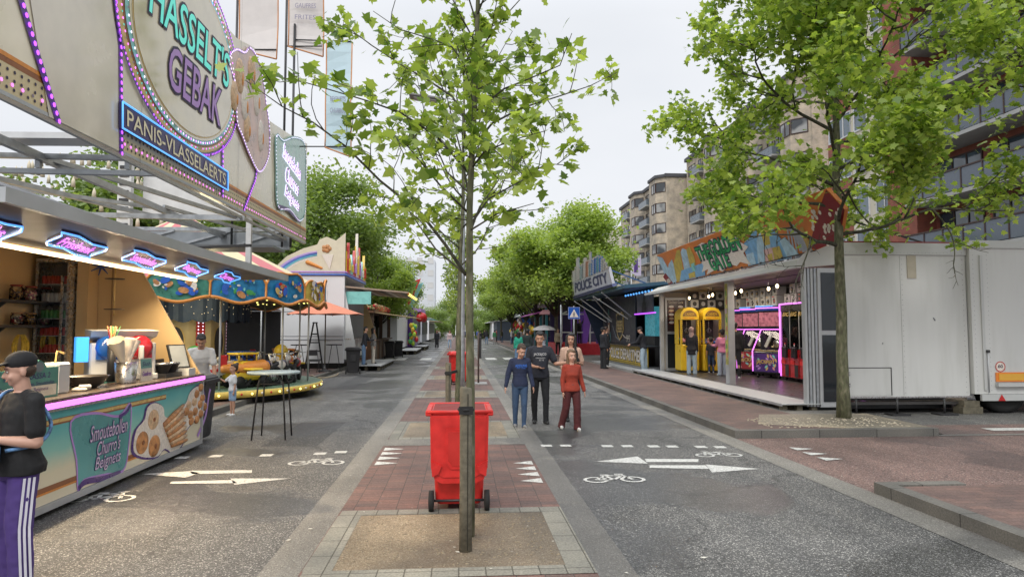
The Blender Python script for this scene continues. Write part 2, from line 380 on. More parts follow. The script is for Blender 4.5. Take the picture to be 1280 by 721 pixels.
redbrick = brick_mat('red_pavers', ((.20, .112, .092), (.125, .088, .08)), (.062, .055, .05), .105, .21, .004, R(90), 0.5)
redbrick2 = brick_mat('red_pavers_fine', ((.185, .115, .096), (.13, .09, .08)), (.06, .05, .045), .21, .105, .003, 0)
blocks = brick_mat('grey_blocks', ((.27, .265, .225), (.21, .21, .18)), (.09, .088, .07), .2, .4, .006, 0, 0)
slabs = brick_mat('grey_slabs', ((.20, .19, .175), (.16, .155, .145)), (.07, .066, .06), .3, .3, .005, 0)
kerbm = brick_mat('kerb_stone', ((.155, .15, .135), (.12, .117, .105)), (.04, .04, .035), 1.0, 1.0, .008, 0, 0)
def worn():
    m = bpy.data.materials.new('road_paint'); m.use_nodes = True; N = m.node_tree.nodes; L = m.node_tree.links; b = N['Principled BSDF']; g = N.new('ShaderNodeNewGeometry')
    n = N.new('ShaderNodeTexNoise'); n.inputs['Scale'].default_value = 34; n.inputs['Detail'].default_value = 7; n.inputs['Roughness'].default_value = .7; L.new(g.outputs['Position'], n.inputs[0])
    r = ramp(N, [(.36, (.13, .13, .125)), (.45, (.50, .50, .47)), (.6, (.66, .66, .63))]); L.new(n.outputs['Fac'], r.inputs[0]); L.new(r.outputs[0], b.inputs['Base Color']); b.inputs['Roughness'].default_value = .6; return m
paint = worn()
def flat(name, polys, mat, z, z0=None):
    mb = MB()
    for p in polys:
        if z0 is None: mb.poly([(q[0], q[1], z) for q in p], mat)
        else: mb.prism([(q[0], q[1], z0) for q in p], (0, 0, z-z0), mat)
    o = mb.build(name); struct(o); return o
def rc(x0, x1, y0, y1): return [(x0, y0), (x1, y0), (x1, y1), (x0, y1)]
flat('ground', [rc(-500, 500, -60, 900)], concrete, -.012)
flat('road', [rc(-5.1, 4.55, -30, 400)], asphalt, 0)
flat('road_apron', [rc(4.55, 30, 11.9, 30)], asphalt, -.004)
flat('gutter', [rc(-1.47, -1.17, -30, 400), rc(1.02, 1.31, -30, 400), rc(4.2, 4.55, -30, 400), rc(-5.1, -4.85, 13, 400)], concrete, .004)
flat('median_paving', [rc(-1.17, 1.02, -30, 400)], redbrick, .008)
# planting pits of the median: grey block borders, earth
pitY = [(5.27, 6.78), (11.55, 13.35), (18.3, 20.0), (24.9, 26.6), (31.4, 33.1), (44.4, 46.1), (57.4, 59.1)]
pl_ = []; pd_ = []
for a, b in pitY:
    x0, x1 = -1.06, .93
    pl_ += [rc(x0-.09, x1+.09, a-.19, a), rc(x0-.09, x1+.09, b, b+.19), rc(x0-.24+.13, x0+.13, a, b) if 0 else rc(x0-.10, x0+.12, a, b), rc(x1-.12, x1+.09, a, b)]
    pd_ += [rc(x0+.12, x1-.12, a, b)]
flat('pit_border', pl_, blocks, .013)
flat('planting_pit', pd_, dirt, .011)
flat('crossing_band', [rc(-1.17, 1.02, 10.75, 11.36)], concrete, .012)
# loose stones and litter on the near pit: uneven earth
mb = MB()
for i in range(420):
    a, b = pitY[0]; x = rng.uniform(-.93, .8); y = rng.uniform(a+.02, b-.02); r = rng.uniform(.003, .011)
    mb.ell((x, y, .012), (r*rng.uniform(.8, 1.8), r, r*.6), M('pebble', (.27, .22, .15), .9), None, 6, 4)
for i in range(260):
    x = rng.uniform(5.3, 7.9); y = rng.uniform(11.4, 12.6); r = rng.uniform(.008, .02)
    mb.ell((x, y, .125), (r*1.4, r, r*.6), M('pebble_light', (.42, .37, .28), .9), None, 6, 4)
o = mb.build('pebbles'); o['kind'] = 'stuff'
mb = MB(); lm = M('litter', (.62, .6, .52), .8)
for (px, py) in [(533, 656), (563, 676), (568, 684), (572, 690), (388, 661), (1052, 595), (995, 562), (1035, 572), (880, 697), (783, 716), (361, 675), (540, 700), (640, 690), (1100, 600), (920, 560), (455, 640)]:
    p = G(px, py, .012); a = rng.uniform(0, 3); s = rng.uniform(.008, .02)
    mb.poly([(p.x+s*math.cos(a+t)*(1.6 if t in (0, 3.1) else .6), p.y+s*math.sin(a+t), .016+.004*rng.random()) for t in (0, 1.2, 3.1, 4.4)], lm)
for i in range(170):
    x = rng.uniform(-3.8, 8.5); y = rng.uniform(4.2, 16) if x < 4.5 else rng.uniform(7.5, 10.9); a = rng.uniform(0, 6.28); s = rng.uniform(.004, .014)
    mb.poly([(x+s*math.cos(a+t), y+s*math.sin(a+t)*.7, .018) for t in (0, 1.4, 3.0, 4.6)], lm if i % 3 else M('dead_leaf', (.16, .11, .05), .9))
o = mb.build('litter'); o['kind'] = 'stuff'
# markings
def gp(pts, z=.0): return [tuple(G(x, y, z))[:2] for x, y in pts]
mk = []
mk += [gp([(744, 577), (797, 570.5), (810, 579.5)]), gp([(806, 573.5), (873, 573.8), (873, 577.5), (808, 577.5)]),
       gp([(812, 581.5), (882, 581.5), (886, 586), (812, 584.8)]), gp([(882, 580.5), (950, 586), (890, 590.5)])]
mk += [gp([(177, 592.5), (236, 589), (250, 591), (232, 597)]), gp([(236, 588.5), (315, 587.5), (315, 591), (240, 592.5)]),
       gp([(214, 602), (290, 600), (297, 604), (212, 604.8)]), gp([(288, 598), (363, 598), (293, 606)])]
for x, y in [(683, 557), (707, 557), (759, 557.5), (784, 557.5), (817, 557.8), (840, 558), (876, 558.5), (900, 558.8), (333, 569), (426, 565), (400, 567), (270, 570), (228, 572)]:
    c = G(x, y); s = .5 if x > 300 else .42; mk.append(rc(c.x-.085, c.x+.085, c.y-.09, c.y+.09))
# far crossing blocks
for x in (-3.55, -2.05, -4.3+.05, 1.9, 3.0): mk.append(rc(x-.32, x+.32, 40.5, 43.5) if x > -4 else rc(x-.2, x+.2, 40.5, 43.5))
for x in (-4.2, -3.3, 2.2): mk.append(rc(x-.15, x+.15, 62, 63))
def bike(cx, cy, s, fl=1):
    out = []
    def ring(x, y, r):
        k = 14
        for i in range(k):
            a, b = 2*math.pi*i/k, 2*math.pi*(i+1)/k
            out.append([(cx+fl*(x+r*math.cos(a))*s, cy+(y+r*math.sin(a))*s), (cx+fl*(x+r*math.cos(b))*s, cy+(y+r*math.sin(b))*s),
                        (cx+fl*(x+(r-.07)*math.cos(b))*s, cy+(y+(r-.07)*math.sin(b))*s), (cx+fl*(x+(r-.07)*math.cos(a))*s, cy+(y+(r-.07)*math.sin(a))*s)][::fl])
    def bar(a, b, w=.07):
        a = Vector(a); b = Vector(b); t = (b-a).normalized(); n = Vector((-t.y, t.x))*w/2
        out.append([(cx+fl*p.x*s, cy+p.y*s) for p in (a-n, b-n, b+n, a+n)])
    ring(-.36, -.14, .25); ring(.36, -.14, .25)
    bar((-.36, -.14), (-.12, .2)); bar((-.12, .2), (.22, .2)); bar((.22, .2), (0, -.14)); bar((0, -.14), (-.12, .2)); bar((.36, -.14), (.2, .32)); bar((.1, .34), (.28, .34)); bar((-.2, .28), (-.02, .28)); bar((-.36, -.14), (0, -.14))
    return out
bk = []
c = G(766, 597.5); bk += bike(c.x, c.y, .62); c = G(896, 567.5); bk += bike(c.x, c.y, .56, -1); c = G(397, 577); bk += bike(c.x, c.y, .62)
c = G(128, 621); bk += bike(c.x, c.y, .62)
flat('road_markings', mk, paint, .005)
flat('bicycle_symbols', [p if (sum((p[i][0]*p[(i+1) % len(p)][1]-p[(i+1) % len(p)][0]*p[i][1]) for i in range(len(p))) > 0) else p[::-1] for p in bk], paint, .0055)
tt = []
for i in range(4):
    y = 8.05+.36*i
    tt.append([(.72, y+.12), (.98, y), (.98, y+.26)]); tt.append([(-.82, y+1.32), (-1.12, y+1.2), (-1.12, y+1.46)])
for i in range(3): y = 9.1+.4*i; tt.append([(5.0, y), (5.3, y+.1), (5.0, y+.26)])
flat('yield_triangles', [t if i % 2 == 0 or i > 7 else t[::-1] for i, t in enumerate(tt)], paint, .0125)
# dark repair patches
patch = ground_mat('asphalt_patch', (.052, .052, .052), (.20, .20, .19), wet=.3)
flat('repair_patch', [rc(-3.05, -2.2, 10.9, 13.6), rc(-3.9, -3.2, 21, 27)], patch, .002)
# cracks and joints along the road
# right side of the street
flat('bicycle_path', [rc(4.55, 40, 7.3, 11.05)], redasph, .004)
flat('bicycle_path_far', [rc(8.3, 40, 11.05, 12.35)], redasph, .002)
flat('path_edge', [rc(8.12, 40, 11.05, 11.2)], concrete, .009)
flat('path_marking', [rc(9.45, 12, 11.55, 11.85), rc(9.9, 11.0, 8.3, 8.6)], paint, .009)
flat('sidewalk_right', [rc(4.72, 6.6, 11.28, 260)], redbrick2, .12, -.01)
flat('sidewalk_right_slabs', [rc(6.6, 7.95, 13.2, 13.9), rc(6.6, 6.9, 13.9, 26.5), rc(6.6, 30, 26.6, 260)], slabs, .11, -.01)
flat('kerb', [rc(4.55, 4.7, 11.1, 260), rc(4.7, 8.1, 11.1, 11.27), rc(-5.25, -5.1, 14.5, 260), rc(4.55, 4.72, -20, 7.3), rc(4.72, 5.5, 7.14, 7.3)], kerbm, .125, -.01)
flat('gravel_bed', [rc(6.6, 8.1, 11.28, 13.2), [(5.3, 11.9), (6.6, 11.28), (6.6, 13.2), (5.9, 13.2)]], gravel, .124, -.005)
flat('sidewalk_near', [rc(4.73, 40, -20, 7.13), ], redbrick2, .11, -.01)
flat('sidewalk_left', [rc(-40, -5.26, 14.5, 260)], redbrick2, .11, -.01)
flat('sidewalk_left_near', [rc(-40, -5.26, -20, 14.45)], slabs, .002)
# ------------------------------------------------------------------ trees
def leafmat(name, c1, c2, tr=.35):
    m = bpy.data.materials.new(name); m.use_nodes = True; nt = m.node_tree; N = nt.nodes; L = nt.links; b = N['Principled BSDF']
    a = N.new('ShaderNodeAttribute'); a.attribute_name = 'var'; r = ramp(N, [(0, c1), (1, c2)]); L.new(a.outputs['Fac'], r.inputs[0])
    L.new(r.outputs[0], b.inputs['Base Color']); b.inputs['Roughness'].default_value = .42
    t = N.new('ShaderNodeBsdfTranslucent'); h = N.new('ShaderNodeMix'); h.data_type = 'RGBA'; h.blend_type = 'MULTIPLY'; h.inputs[0].default_value = 1
    L.new(r.outputs[0], h.inputs[6]); h.inputs[7].default_value = (1.5, 1.5, .7, 1); L.new(h.outputs[2], t.inputs[0])
    ms = N.new('ShaderNodeMixShader'); ms.inputs[0].default_value = tr; L.new(b.outputs[0], ms.inputs[1]); L.new(t.outputs[0], ms.inputs[2]); L.new(ms.outputs[0], N['Material Output'].inputs[0])
    return m
leaf_near = leafmat('leaf_plane', (.10, .18, .035), (.42, .52, .13), .5)
leaf_right = leafmat('leaf_plane_dense', (.11, .20, .035), (.44, .54, .13), .52)
leaf_far = leafmat('leaf_far', (.11, .20, .04), (.38, .48, .13), .48)
leaf_dark = leafmat('leaf_dark', (.06, .12, .032), (.25, .34, .10), .45)
def barkmat(name, c1, c2, moss):
    m = bpy.data.materials.new(name); m.use_nodes = True; nt = m.node_tree; N = nt.nodes; L = nt.links; b = N['Principled BSDF']
    tc = N.new('ShaderNodeTexCoord'); mp = N.new('ShaderNodeMapping'); mp.inputs['Scale'].default_value = (1, 1, .35); L.new(tc.outputs['Object'], mp.inputs[0])
    n = N.new('ShaderNodeTexNoise'); n.inputs['Scale'].default_value = 22; n.inputs['Detail'].default_value = 8; L.new(mp.outputs[0], n.inputs[0])
    r = ramp(N, [(.32, c1), (.5, moss), (.62, c2), (.75, tuple(c*1.6 for c in c2))]); L.new(n.outputs['Fac'], r.inputs[0]); L.new(r.outputs[0], b.inputs['Base Color']); b.inputs['Roughness'].default_value = .85
    bp = N.new('ShaderNodeBump'); bp.inputs['Strength'].default_value = .7; bp.inputs['Distance'].default_value = .01; L.new(n.outputs['Fac'], bp.inputs['Height']); L.new(bp.outputs[0], b.inputs['Normal'])
    return m
bark = barkmat('bark_plane', (.06, .055, .035), (.15, .14, .09), (.10, .105, .055))
bark_dark = barkmat('bark_dark', (.03, .028, .02), (.075, .07, .05), (.055, .055, .035))
PALM = [(0, -.5), (.16, -.38), (.5, -.34), (.34, -.14), (.62, .08), (.3, .12), (.22, .3), (0, .62), (-.22, .3), (-.3, .12), (-.62, .08), (-.34, -.14), (-.5, -.34), (-.16, -.38)]
DIAM = [(0, -.5), (.42, -.12), (.28, .2), (0, .6), (-.28, .2), (-.42, -.12)]
QUADL = [(0, -.55), (.4, 0), (0, .6), (-.4, 0)]
def leaves(name, P, S, shape, mat, parent, hang=.6, var=None, cup=.12):
    P = np.asarray(P, float); n = len(P); k = len(shape); T = np.array(shape)
    nrm = rng.normal(size=(n, 3)); nrm[:, 2] = np.abs(nrm[:, 2])*.9+.55; nrm /= np.linalg.norm(nrm, axis=1)[:, None]
    a = rng.normal(size=(n, 3)); a[:, 2] -= hang; a -= nrm*(a*nrm).sum(1)[:, None]; a /= np.linalg.norm(a, axis=1)[:, None]
    b = np.cross(nrm, a); S = np.asarray(S)
    V = P[:, None, :]+(T[None, :, 0:1]*b[:, None, :]+T[None, :, 1:2]*a[:, None, :]-cup*np.abs(T[None, :, 0:1])*nrm[:, None, :])*S[:, None, None]
    me = bpy.data.meshes.new(name); me.vertices.add(n*k); me.vertices.foreach_set('co', V.ravel())
    me.loops.add(n*k); me.polygons.add(n); me.loops.foreach_set('vertex_index', np.arange(n*k)); me.polygons.foreach_set('loop_start', np.arange(n)*k)
    me.update(calc_edges=True)
    at = me.attributes.new('var', 'FLOAT', 'POINT'); v = rng.random(n) if var is None else var; at.data.foreach_set('value', np.repeat(np.clip(v, 0, 1), k).astype('f'))
    me.materials.append(mat); o = bpy.data.objects.new(name, me); C.objects.link(o); o.parent = parent; return o
def vnoise(p): return Vector((noise.noise(p), noise.noise(p+Vector((9, 3, 1))), noise.noise(p+Vector((2, 8, 5)))))
def limb(mb, pts, r0, r1, mat, n=7):
    k = len(pts); mb.tube(pts, [r0+(r1-r0)*(i/(k-1))**.8 for i in range(k)], mat, n)
def grow(mb, a, d, length, r, lev, LP, mat, up=.12, leafstep=.1, spread=.8, leafstart=.35, sag=0, nch=5, jit=.16):
    """one branch with side branches; leaf spots collected in LP"""
    k = max(4, int(length/.18)); pts = [Vector(a)]; d = Vector(d).normalized(); st = length/k
    for i in range(k):
        d = (d+Vector((rng.normal()*jit, rng.normal()*jit, rng.normal()*jit+up*st*2-sag*st*i/k))).normalized(); pts.append(pts[-1]+d*st)
    limb(mb, pts, r, max(.0025, r*.3), mat, 6 if lev else 8)
    if lev > 0:
        for j in range(nch):
            t = .25+.7*(j+rng.random()*.7)/nch; i = min(k-1, int(t*k)); base = pts[i].lerp(pts[i+1], t*k-i) if i+1 <= k else pts[i]
            dd = (pts[min(k, i+1)]-pts[i]).normalized(); s = Vector(rng.normal(size=3)); s = (s-dd*s.dot(dd)).normalized()
            grow(mb, base, dd*(1-spread*.5)+s*spread, length*(.52 if lev > 1 else .42)*(1.15-t*.5), r*.5, lev-1, LP, mat, up, leafstep, spread, .1, sag, max(2, nch-1), jit)
    acc = 0
    for i in range(int(k*leafstart), k):
        q = pts[i]; m = max(1, int(st/leafstep))
        for _ in range(m): LP.append(q.lerp(pts[i+1], rng.random())+Vector(rng.normal(size=3))*.05)
    for _ in range(3): LP.append(pts[-1]+Vector(rng.normal(size=3))*.05)
# --- near centre tree, branches where the photo shows them
ctree = thing('plane_tree', (.07, 6.05, .01), 'nearest slender young plane tree, growing from the sandy pit behind the wooden stake', 'tree', 'young plane trees along the median')
tb = MB(); top = []
for i, (px, py) in enumerate([(587, 640), (588, 560), (588, 480), (587, 400), (587, 330), (587, 260), (590, 190), (594, 120), (596, 50), (598, -20), (602, -90)]):
    top.append(PY(px, py, 6.05+.02*math.sin(i)))
top[0].z = -.02
limb(tb, top, .046, .016, bark, 14)
bb_ = MB(); LP = []
BR = [([(593, 164), (566, 120), (533, 100), (508, 85), (466, 58), (437, 37), (404, 25)], .9, .013),
      ([(587, 216), (545, 170), (500, 141), (458, 125), (383, 104), (325, 92)], -.5, .013),
      ([(583, 345), (557, 305), (525, 268), (475, 225), (433, 183), (391, 154), (354, 133), (308, 102)], -.9, .017),
      ([(591, 183), (616, 154), (654, 135), (699, 121), (737, 108), (772, 90)], .7, .013),
      ([(596, 137), (629, 112), (662, 100), (699, 83), (716, 42)], -.5, .011),
      ([(586, 285), (612, 250), (654, 225), (683, 204), (722, 208)], .4, .012),
      ([(594, 95), (565, 60), (541, 50), (500, 37), (466, 14)], .5, .011),
      ([(586, 266), (550, 233), (508, 183), (479, 155)], -1.0, .012),
      ([(586, 290), (620, 266), (666, 256)], -.8, .01), ([(586, 240), (560, 215), (535, 160), (520, 90)], 1.1, .011),
      ([(584, 345), (545, 310), (510, 262), (470, 240)], 1.2, .012), ([(597, 70), (622, 30), (650, 0), (668, -30)], .5, .009),
      ([(597, 60), (575, 20), (560, -10), (548, -50)], -.4, .009), ([(590, 200), (600, 150), (612, 90), (640, 40)], 1.2, .011),
      ([(588, 250), (575, 190), (560, 130), (552, 80)], 1.4, .012), ([(590, 210), (605, 190), (640, 175), (680, 165)], -1.0, .01),
      ([(585, 300), (600, 260), (625, 225), (640, 190)], 1.3, .011), ([(597, 30), (580, -20), (540, -60), (500, -80)], .6, .009), ([(597, 20), (620, -40), (660, -80), (700, -90)], -.5, .009)]
for pts, dY, r in BR:
    k = len(pts); P3 = [PY(x, y, 6.05+dY*(i/(k-1))**1.2) for i, (x, y) in enumerate(pts)]
    P3 = [p+vnoise(p*3)*.02 for p in P3]; sp = []
    for a, b in zip(P3, P3[1:]): sp += [a.lerp(b, t/3) for t in range(3)]
    sp.append(P3[-1]); limb(bb_, sp, r, .003, bark_dark, 7); K = len(sp)
    for i in range(2, K):
        t = i/(K-1)
        if t > .2:
            for _ in range(1 if t < .4 else 2): LP.append(sp[i]+Vector(rng.normal(size=3))*.07)
        if i % 2 == 0 and .18 < t < .97:
            dd = (sp[i]-sp[i-1]).normalized(); s = Vector(rng.normal(size=3)); s = (s-dd*s.dot(dd)).normalized()
            grow(bb_, sp[i], dd*.6+s*.8+Vector((0, 0, .25)), rng.uniform(.28, .62)*(1.2-.5*t), .005, 1 if rng.random() < .5 else 0, LP, bark_dark, .1, .085, .8, .25, 0, 3, .2)
for i in range(15):
    t = .45+.5*rng.random(); j = int(t*10); p = top[j].lerp(top[min(10, j+1)], t*10-j); a = rng.uniform(0, 6.28)
    grow(bb_, p, (math.cos(a), math.sin(a), .6), rng.uniform(.3, .8), .007, 1, LP, bark_dark, .15, .09, .7, .3, 0, 3, .2)
off = gl(ctree)
tb.build('trunk', ctree); bb_.build('branch', ctree)
P = np.array([(p-off)[:] for p in LP if rng.random() < .86]); leaves('crown', P, rng.uniform(.05, .125, len(P)), PALM, leaf_near, ctree, .7)
print('centre tree leaves', len(P))
# --- other young plane trees of the median
def young(h, r, crown0, nb, lr, seed, leafn, size, col=leaf_near):
    global rng
    keep = rng; rng = np.random.default_rng(seed)
    t = bpy.data.objects.new('plane_tree', None); C.objects.link(t); mb = MB(); pts = [Vector((0, 0, -.05))]
    for i in range(12): pts.append(Vector((pts[-1].x+rng.normal()*.02, pts[-1].y+rng.normal()*.02, h*(i+1)/12)))
    limb(mb, pts, r, r*.25, bark, 10); mb.build('trunk', t, world=False); bb = MB(); LP = []
    for i in range(nb):
        f = crown0+(1-crown0)*(i+rng.random()*.5)/nb; j = min(11, int(f*12)); p = pts[j].lerp(pts[j+1], f*12-j); a = i*2.4+rng.random()
        grow(bb, p, (math.cos(a), math.sin(a), .75+f*.6), lr*(1.15-.75*(f-crown0)/(1-crown0)), r*.35, 2, LP, bark_dark, .12, .16, .75, .25, 0, 4, .15)
    bb.build('branch', t, world=False)
    idx = rng.permutation(len(LP))[:leafn]; P = np.array([LP[i][:] for i in idx]); leaves('crown', P, rng.uniform(size*.6, size*1.25, len(P)), DIAM if size > .1 else QUADL, col, t, .6)
    rng = keep; return t
yt = young(7.6, .05, .38, 15, 1.4, 11, 2700, .12)
g_ = 'young plane trees along the median'
tag(yt, 'second slender young plane tree, tied to a stake behind the open red bin', 'tree', g_); yt.location = (-.04, 12.45, 0)
labs = ['third young plane tree on the median, just behind the double street lamp', 'fourth young plane tree on the median beyond the second red bin', 'fifth young plane tree far along the median', 'sixth young plane tree, farther still along the median', 'farthest young plane tree on the median, among the distant crowd']
for (y, s), lb in zip([(19.2, .72), (25.8, .8), (32.3, .8), (45.2, .85), (58.2, .95)], labs): dup(yt, (-.08+rng.normal()*.04, y, 0), rng.uniform(0, 6), lb, (s*.8, s*.8, s))
# --- big plane trees at the right
def bigtree(loc, h, r, crownz, lr, nb, seed, leafn, size, label, mat, name='plane_tree', dirs=None, lean=(0, 0), cmin=.1, sag=.25):
    global rng
    keep = rng; rng = np.random.default_rng(seed)
    t = thing(name, loc, label, 'tree'); mb = MB(); pts = [Vector((0, 0, -.1))]; K = 14
    for i in range(K): z = h*(i+1)/K; pts.append(Vector((lean[0]*z/h+rng.normal()*.012, lean[1]*z/h+rng.normal()*.012, z)))
    mb.tube(pts, [max(.03, r*(1.25 if i == 0 else 1-.75*(i/K))) for i in range(K+1)], bark, 14); mb.build('trunk', t, world=False); bb = MB(); LP = []
    for i in range(nb):
        f = (i+rng.random()*.4)/nb; z = crownz+(h-crownz)*f; j = min(K-1, int(z/h*K)); p = pts[j].lerp(pts[j+1], z/h*K-j)
        if dirs and i < len(dirs): d, ln = dirs[i]
        else: a = i*2.4; d = (math.cos(a), math.sin(a), .25+.9*f); ln = lr*(1.1-.55*f)
        grow(bb, p, d, ln, r*.38*(1-.4*f), 3, LP, bark_dark, .05 if sag else .3, .13, .72, .3, sag, 5, .13)
    bb.build('branch', t, world=False); print(label[:20], len(LP))
    P = np.array([p[:] for p in LP]); rep = max(1, int(math.ceil(leafn/len(P)))); P = np.concatenate([P+rng.normal(size=P.shape)*.14*(i > 0) for i in range(rep)])[:leafn*2]; P = P[rng.permutation(len(P))[:leafn]]; P = P[P[:, 2] > cmin+crownz+.1+.5*np.sin(P[:, 0]*2.1+P[:, 1]*1.3)*.5]
    leaves('crown', P, rng.uniform(size*.55, size*1.2, len(P)), PALM, mat, t, .6); rng = keep; return t
bigtree((7.3, 12.6, .12), 9.2, .115, 3.2, 3.4, 24, 5, 30000, .122, 'broad plane tree with a mottled trunk on the gravel bed by the white trailer', leaf_right,
        dirs=[((-1, -.1, .24), 2.9), ((.9, -.3, .18), 3.0), ((-.6, -.8, .25), 2.5), ((-.7, .6, .3), 3.0), ((.8, .5, .25), 2.8), ((-1, .2, .4), 3.1), ((.3, -1, .3), 2.6)])
bigtree((12.6, 10.6, .1), 10, .16, 3.5, 3.9, 22, 9, 25000, .12, 'plane tree whose dark limbs reach in over the lorry from the right edge', leaf_right,
        dirs=[((-1, -.2, .12), 4.2), ((-1, .3, .3), 4.2), ((-.8, -.5, .35), 3.8), ((-.9, 0, .6), 4.0)], cmin=-.35, sag=0)
# --- distant crowns
def crowntree(h, Rr, cz, n, size, seed, mat, trunk_r=.16, blossoms=0):
    global rng
    keep = rng; rng = np.random.default_rng(seed); t = bpy.data.objects.new('leafy_tree', None); C.objects.link(t)
    mb = MB(); mb.tube([(0, 0, -.1), (0.05, 0, h*.3), (0, .08, h*.6), (.1, 0, h*.9)], [trunk_r, trunk_r*.85, trunk_r*.6, .03], bark_dark, 8)
    P = []; V = []
    nc = 60; cc = []
    for i in range(nc):
        u = rng.normal(size=3); u /= np.linalg.norm(u); rr = rng.uniform(.35, 1)**.6; c = np.array([u[0]*Rr*rr, u[1]*Rr*rr, (cz+h)/2+u[2]*(h-cz)/2*rr]); c[:2] *= rng.uniform(.85, 1.12); cc.append(c)
    for c in cc:
        q = Vector(c); mb.tube([(0, 0, max(cz*.7, c[2]-Rr*.9)), (q.x*.5, q.y*.5, (c[2]+max(cz*.7, c[2]-Rr*.9))/2+.2), q], [.05, .035, .01], bark_dark, 5)
        m = n//nc; s = rng.uniform(.18, .42)*Rr; u = rng.normal(size=(m, 3)); u /= np.linalg.norm(u, axis=1)[:, None]; rr = rng.random(m)**.6*s*np.where(rng.random(m) < .15, 1.45, 1)
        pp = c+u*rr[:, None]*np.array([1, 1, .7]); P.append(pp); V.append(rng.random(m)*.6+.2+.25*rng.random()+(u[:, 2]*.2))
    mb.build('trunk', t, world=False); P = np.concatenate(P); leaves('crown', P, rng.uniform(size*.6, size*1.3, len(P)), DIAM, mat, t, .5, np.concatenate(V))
    if blossoms:
        bm = MB(); wm = M('blossom', (.62, .55, .42), .7, trans=0)
        for _ in range(blossoms):
            a = rng.uniform(0, 6.28); e = rng.uniform(-.2, 1.2); q = Vector((math.cos(a)*math.cos(e)*Rr*1.06, math.sin(a)*math.cos(e)*Rr*1.06, (cz+h)/2+math.sin(e)*(h-cz)/2*1.06)); bm.tube([q, q+Vector((0, 0, .2)), q+Vector((0, 0, .34))], [.075, .06, .008], wm, 6)
        bm.build('blossom', t, world=False)
    rng = keep; return t
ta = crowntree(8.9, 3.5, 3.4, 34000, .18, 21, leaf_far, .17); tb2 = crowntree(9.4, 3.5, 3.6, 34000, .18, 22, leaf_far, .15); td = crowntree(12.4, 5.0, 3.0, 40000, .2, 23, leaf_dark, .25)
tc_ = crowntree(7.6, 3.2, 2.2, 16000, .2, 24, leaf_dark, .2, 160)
tag(ta, 'leafy street tree whose thin trunk stands beside the blue crossing sign', 'tree', 'street trees on the right pavement'); ta.location = (6.9, 41, .1)
far = [(tb2, (6.9, 49, .1), 1, 1.08, 'second street tree along the right pavement, behind the skyline sign'), (ta, (6.6, 58, .1), 2, 1.1, 'third street tree along the right pavement, behind the pink awning stall'),
       (tb2, (6.8, 70, .1), 3, 1.0, 'fourth street tree along the right pavement, above the prize stall roof'), (ta, (6.4, 84, .1), 4, .95, 'fifth street tree along the right pavement, above the far crowd'), (tb2, (6, 100, .1), 5, 1.1, 'farthest street tree on the right pavement')]
first = True
for s, l, rz, sc, lb in far:
    if s is tb2 and first: first = False; s.location = l; tag(s, lb, 'tree', 'street trees on the right pavement'); continue
    dup(s, l, rz, lb, sc, group='street trees on the right pavement')
tag(td, 'tall dark green tree behind the carousel and the white stall trailer', 'tree', 'tall trees on the left'); td.location = (-9.5, 41, 0)
for l, rz, sc, lb in [((-12.5, 33, 0), 1, .9, 'dark tree rising just past the end of the big cake stall sign'), ((-8.6, 53, 0), 2, .8, 'dark leafy tree above the wooden bar stall'), ((-8.3, 66, 0), 3, .75, 'dark leafy tree above the purple ride'),
                       ((-8.5, 82, 0), 4, .75, 'farther dark tree on the left, beyond the purple ride')]: dup(td, l, rz, lb, sc)
tl = dup(ta, (-5.6, 47, .1), 2.2, 'light green tree leaning over the left road behind the bar stall awning', .74, group='tall trees on the left')
for i, (x, y, s, lb) in enumerate([(-6, 128, .8, 'distant low dark tree left of the street end crowd'), (2.5, 160, .9, 'distant dark tree behind the white van'), (-13, 150, 1.1, 'distant round tree at the left of the street end'), (-1, 175, 1.1, 'distant dark tree in the middle of the street end'), (13, 150, 1.0, 'distant dark tree at the right of the street end'), (6, 132, .8, 'smaller distant tree over the crowd at the street end')]):
    dup(td, (x, y, -3.4), i, lb, s, group='distant trees at the street end')
tag(tc_, 'chestnut tree with pale blossom candles behind the roof of the cake stall', 'tree'); tc_.location = (-13.2, 25.5, 0)
# ------------------------------------------------------------------ buildings
beige = brick_mat('beige_brick', ((.52, .455, .36), (.45, .39, .30)), (.38, .34, .28), .21, .07, .006, 'V')
redwall = brick_mat('red_brick', ((.33, .10, .065), (.27, .085, .06)), (.25, .09, .06), .21, .07, .006, 'V')
cream = M('cream_render', (.60, .55, .44), .8, var=.08, scale=.6)
frame_d = M('window_frame_brown', (.045, .022, .018), .5, var=0); frame_w = M('window_frame_white', (.6, .6, .6), .4, var=0)
roofm = M('roof_slate', (.07, .07, .078), .7); conc = M('balcony_concrete', (.36, .36, .35), .8, scale=1); railm = M('balcony_rail', (.13, .16, .19), .3, var=.1)
def panemat(nm, a, b):
    m = bpy.data.materials.new(nm); m.use_nodes = True; nt = m.node_tree; N = nt.nodes; L = nt.links; bs = N['Principled BSDF']
    g = N.new('ShaderNodeNewGeometry'); n = N.new('ShaderNodeTexNoise'); n.inputs['Scale'].default_value = .55; n.inputs['Detail'].default_value = 1; L.new(g.outputs['Position'], n.inputs[0])
    r = ramp(N, [(.45, a), (.55, b)]); L.new(n.outputs['Fac'], r.inputs[0]); L.new(r.outputs[0], bs.inputs['Base Color']); bs.inputs['Roughness'].default_value = .06; bs.inputs['Specular IOR Level'].default_value = .9; return m
pane = panemat('window_pane', (.03, .035, .04), (.30, .30, .29)); pane_b = panemat('window_pane_blue', (.04, .06, .08), (.10, .14, .18))
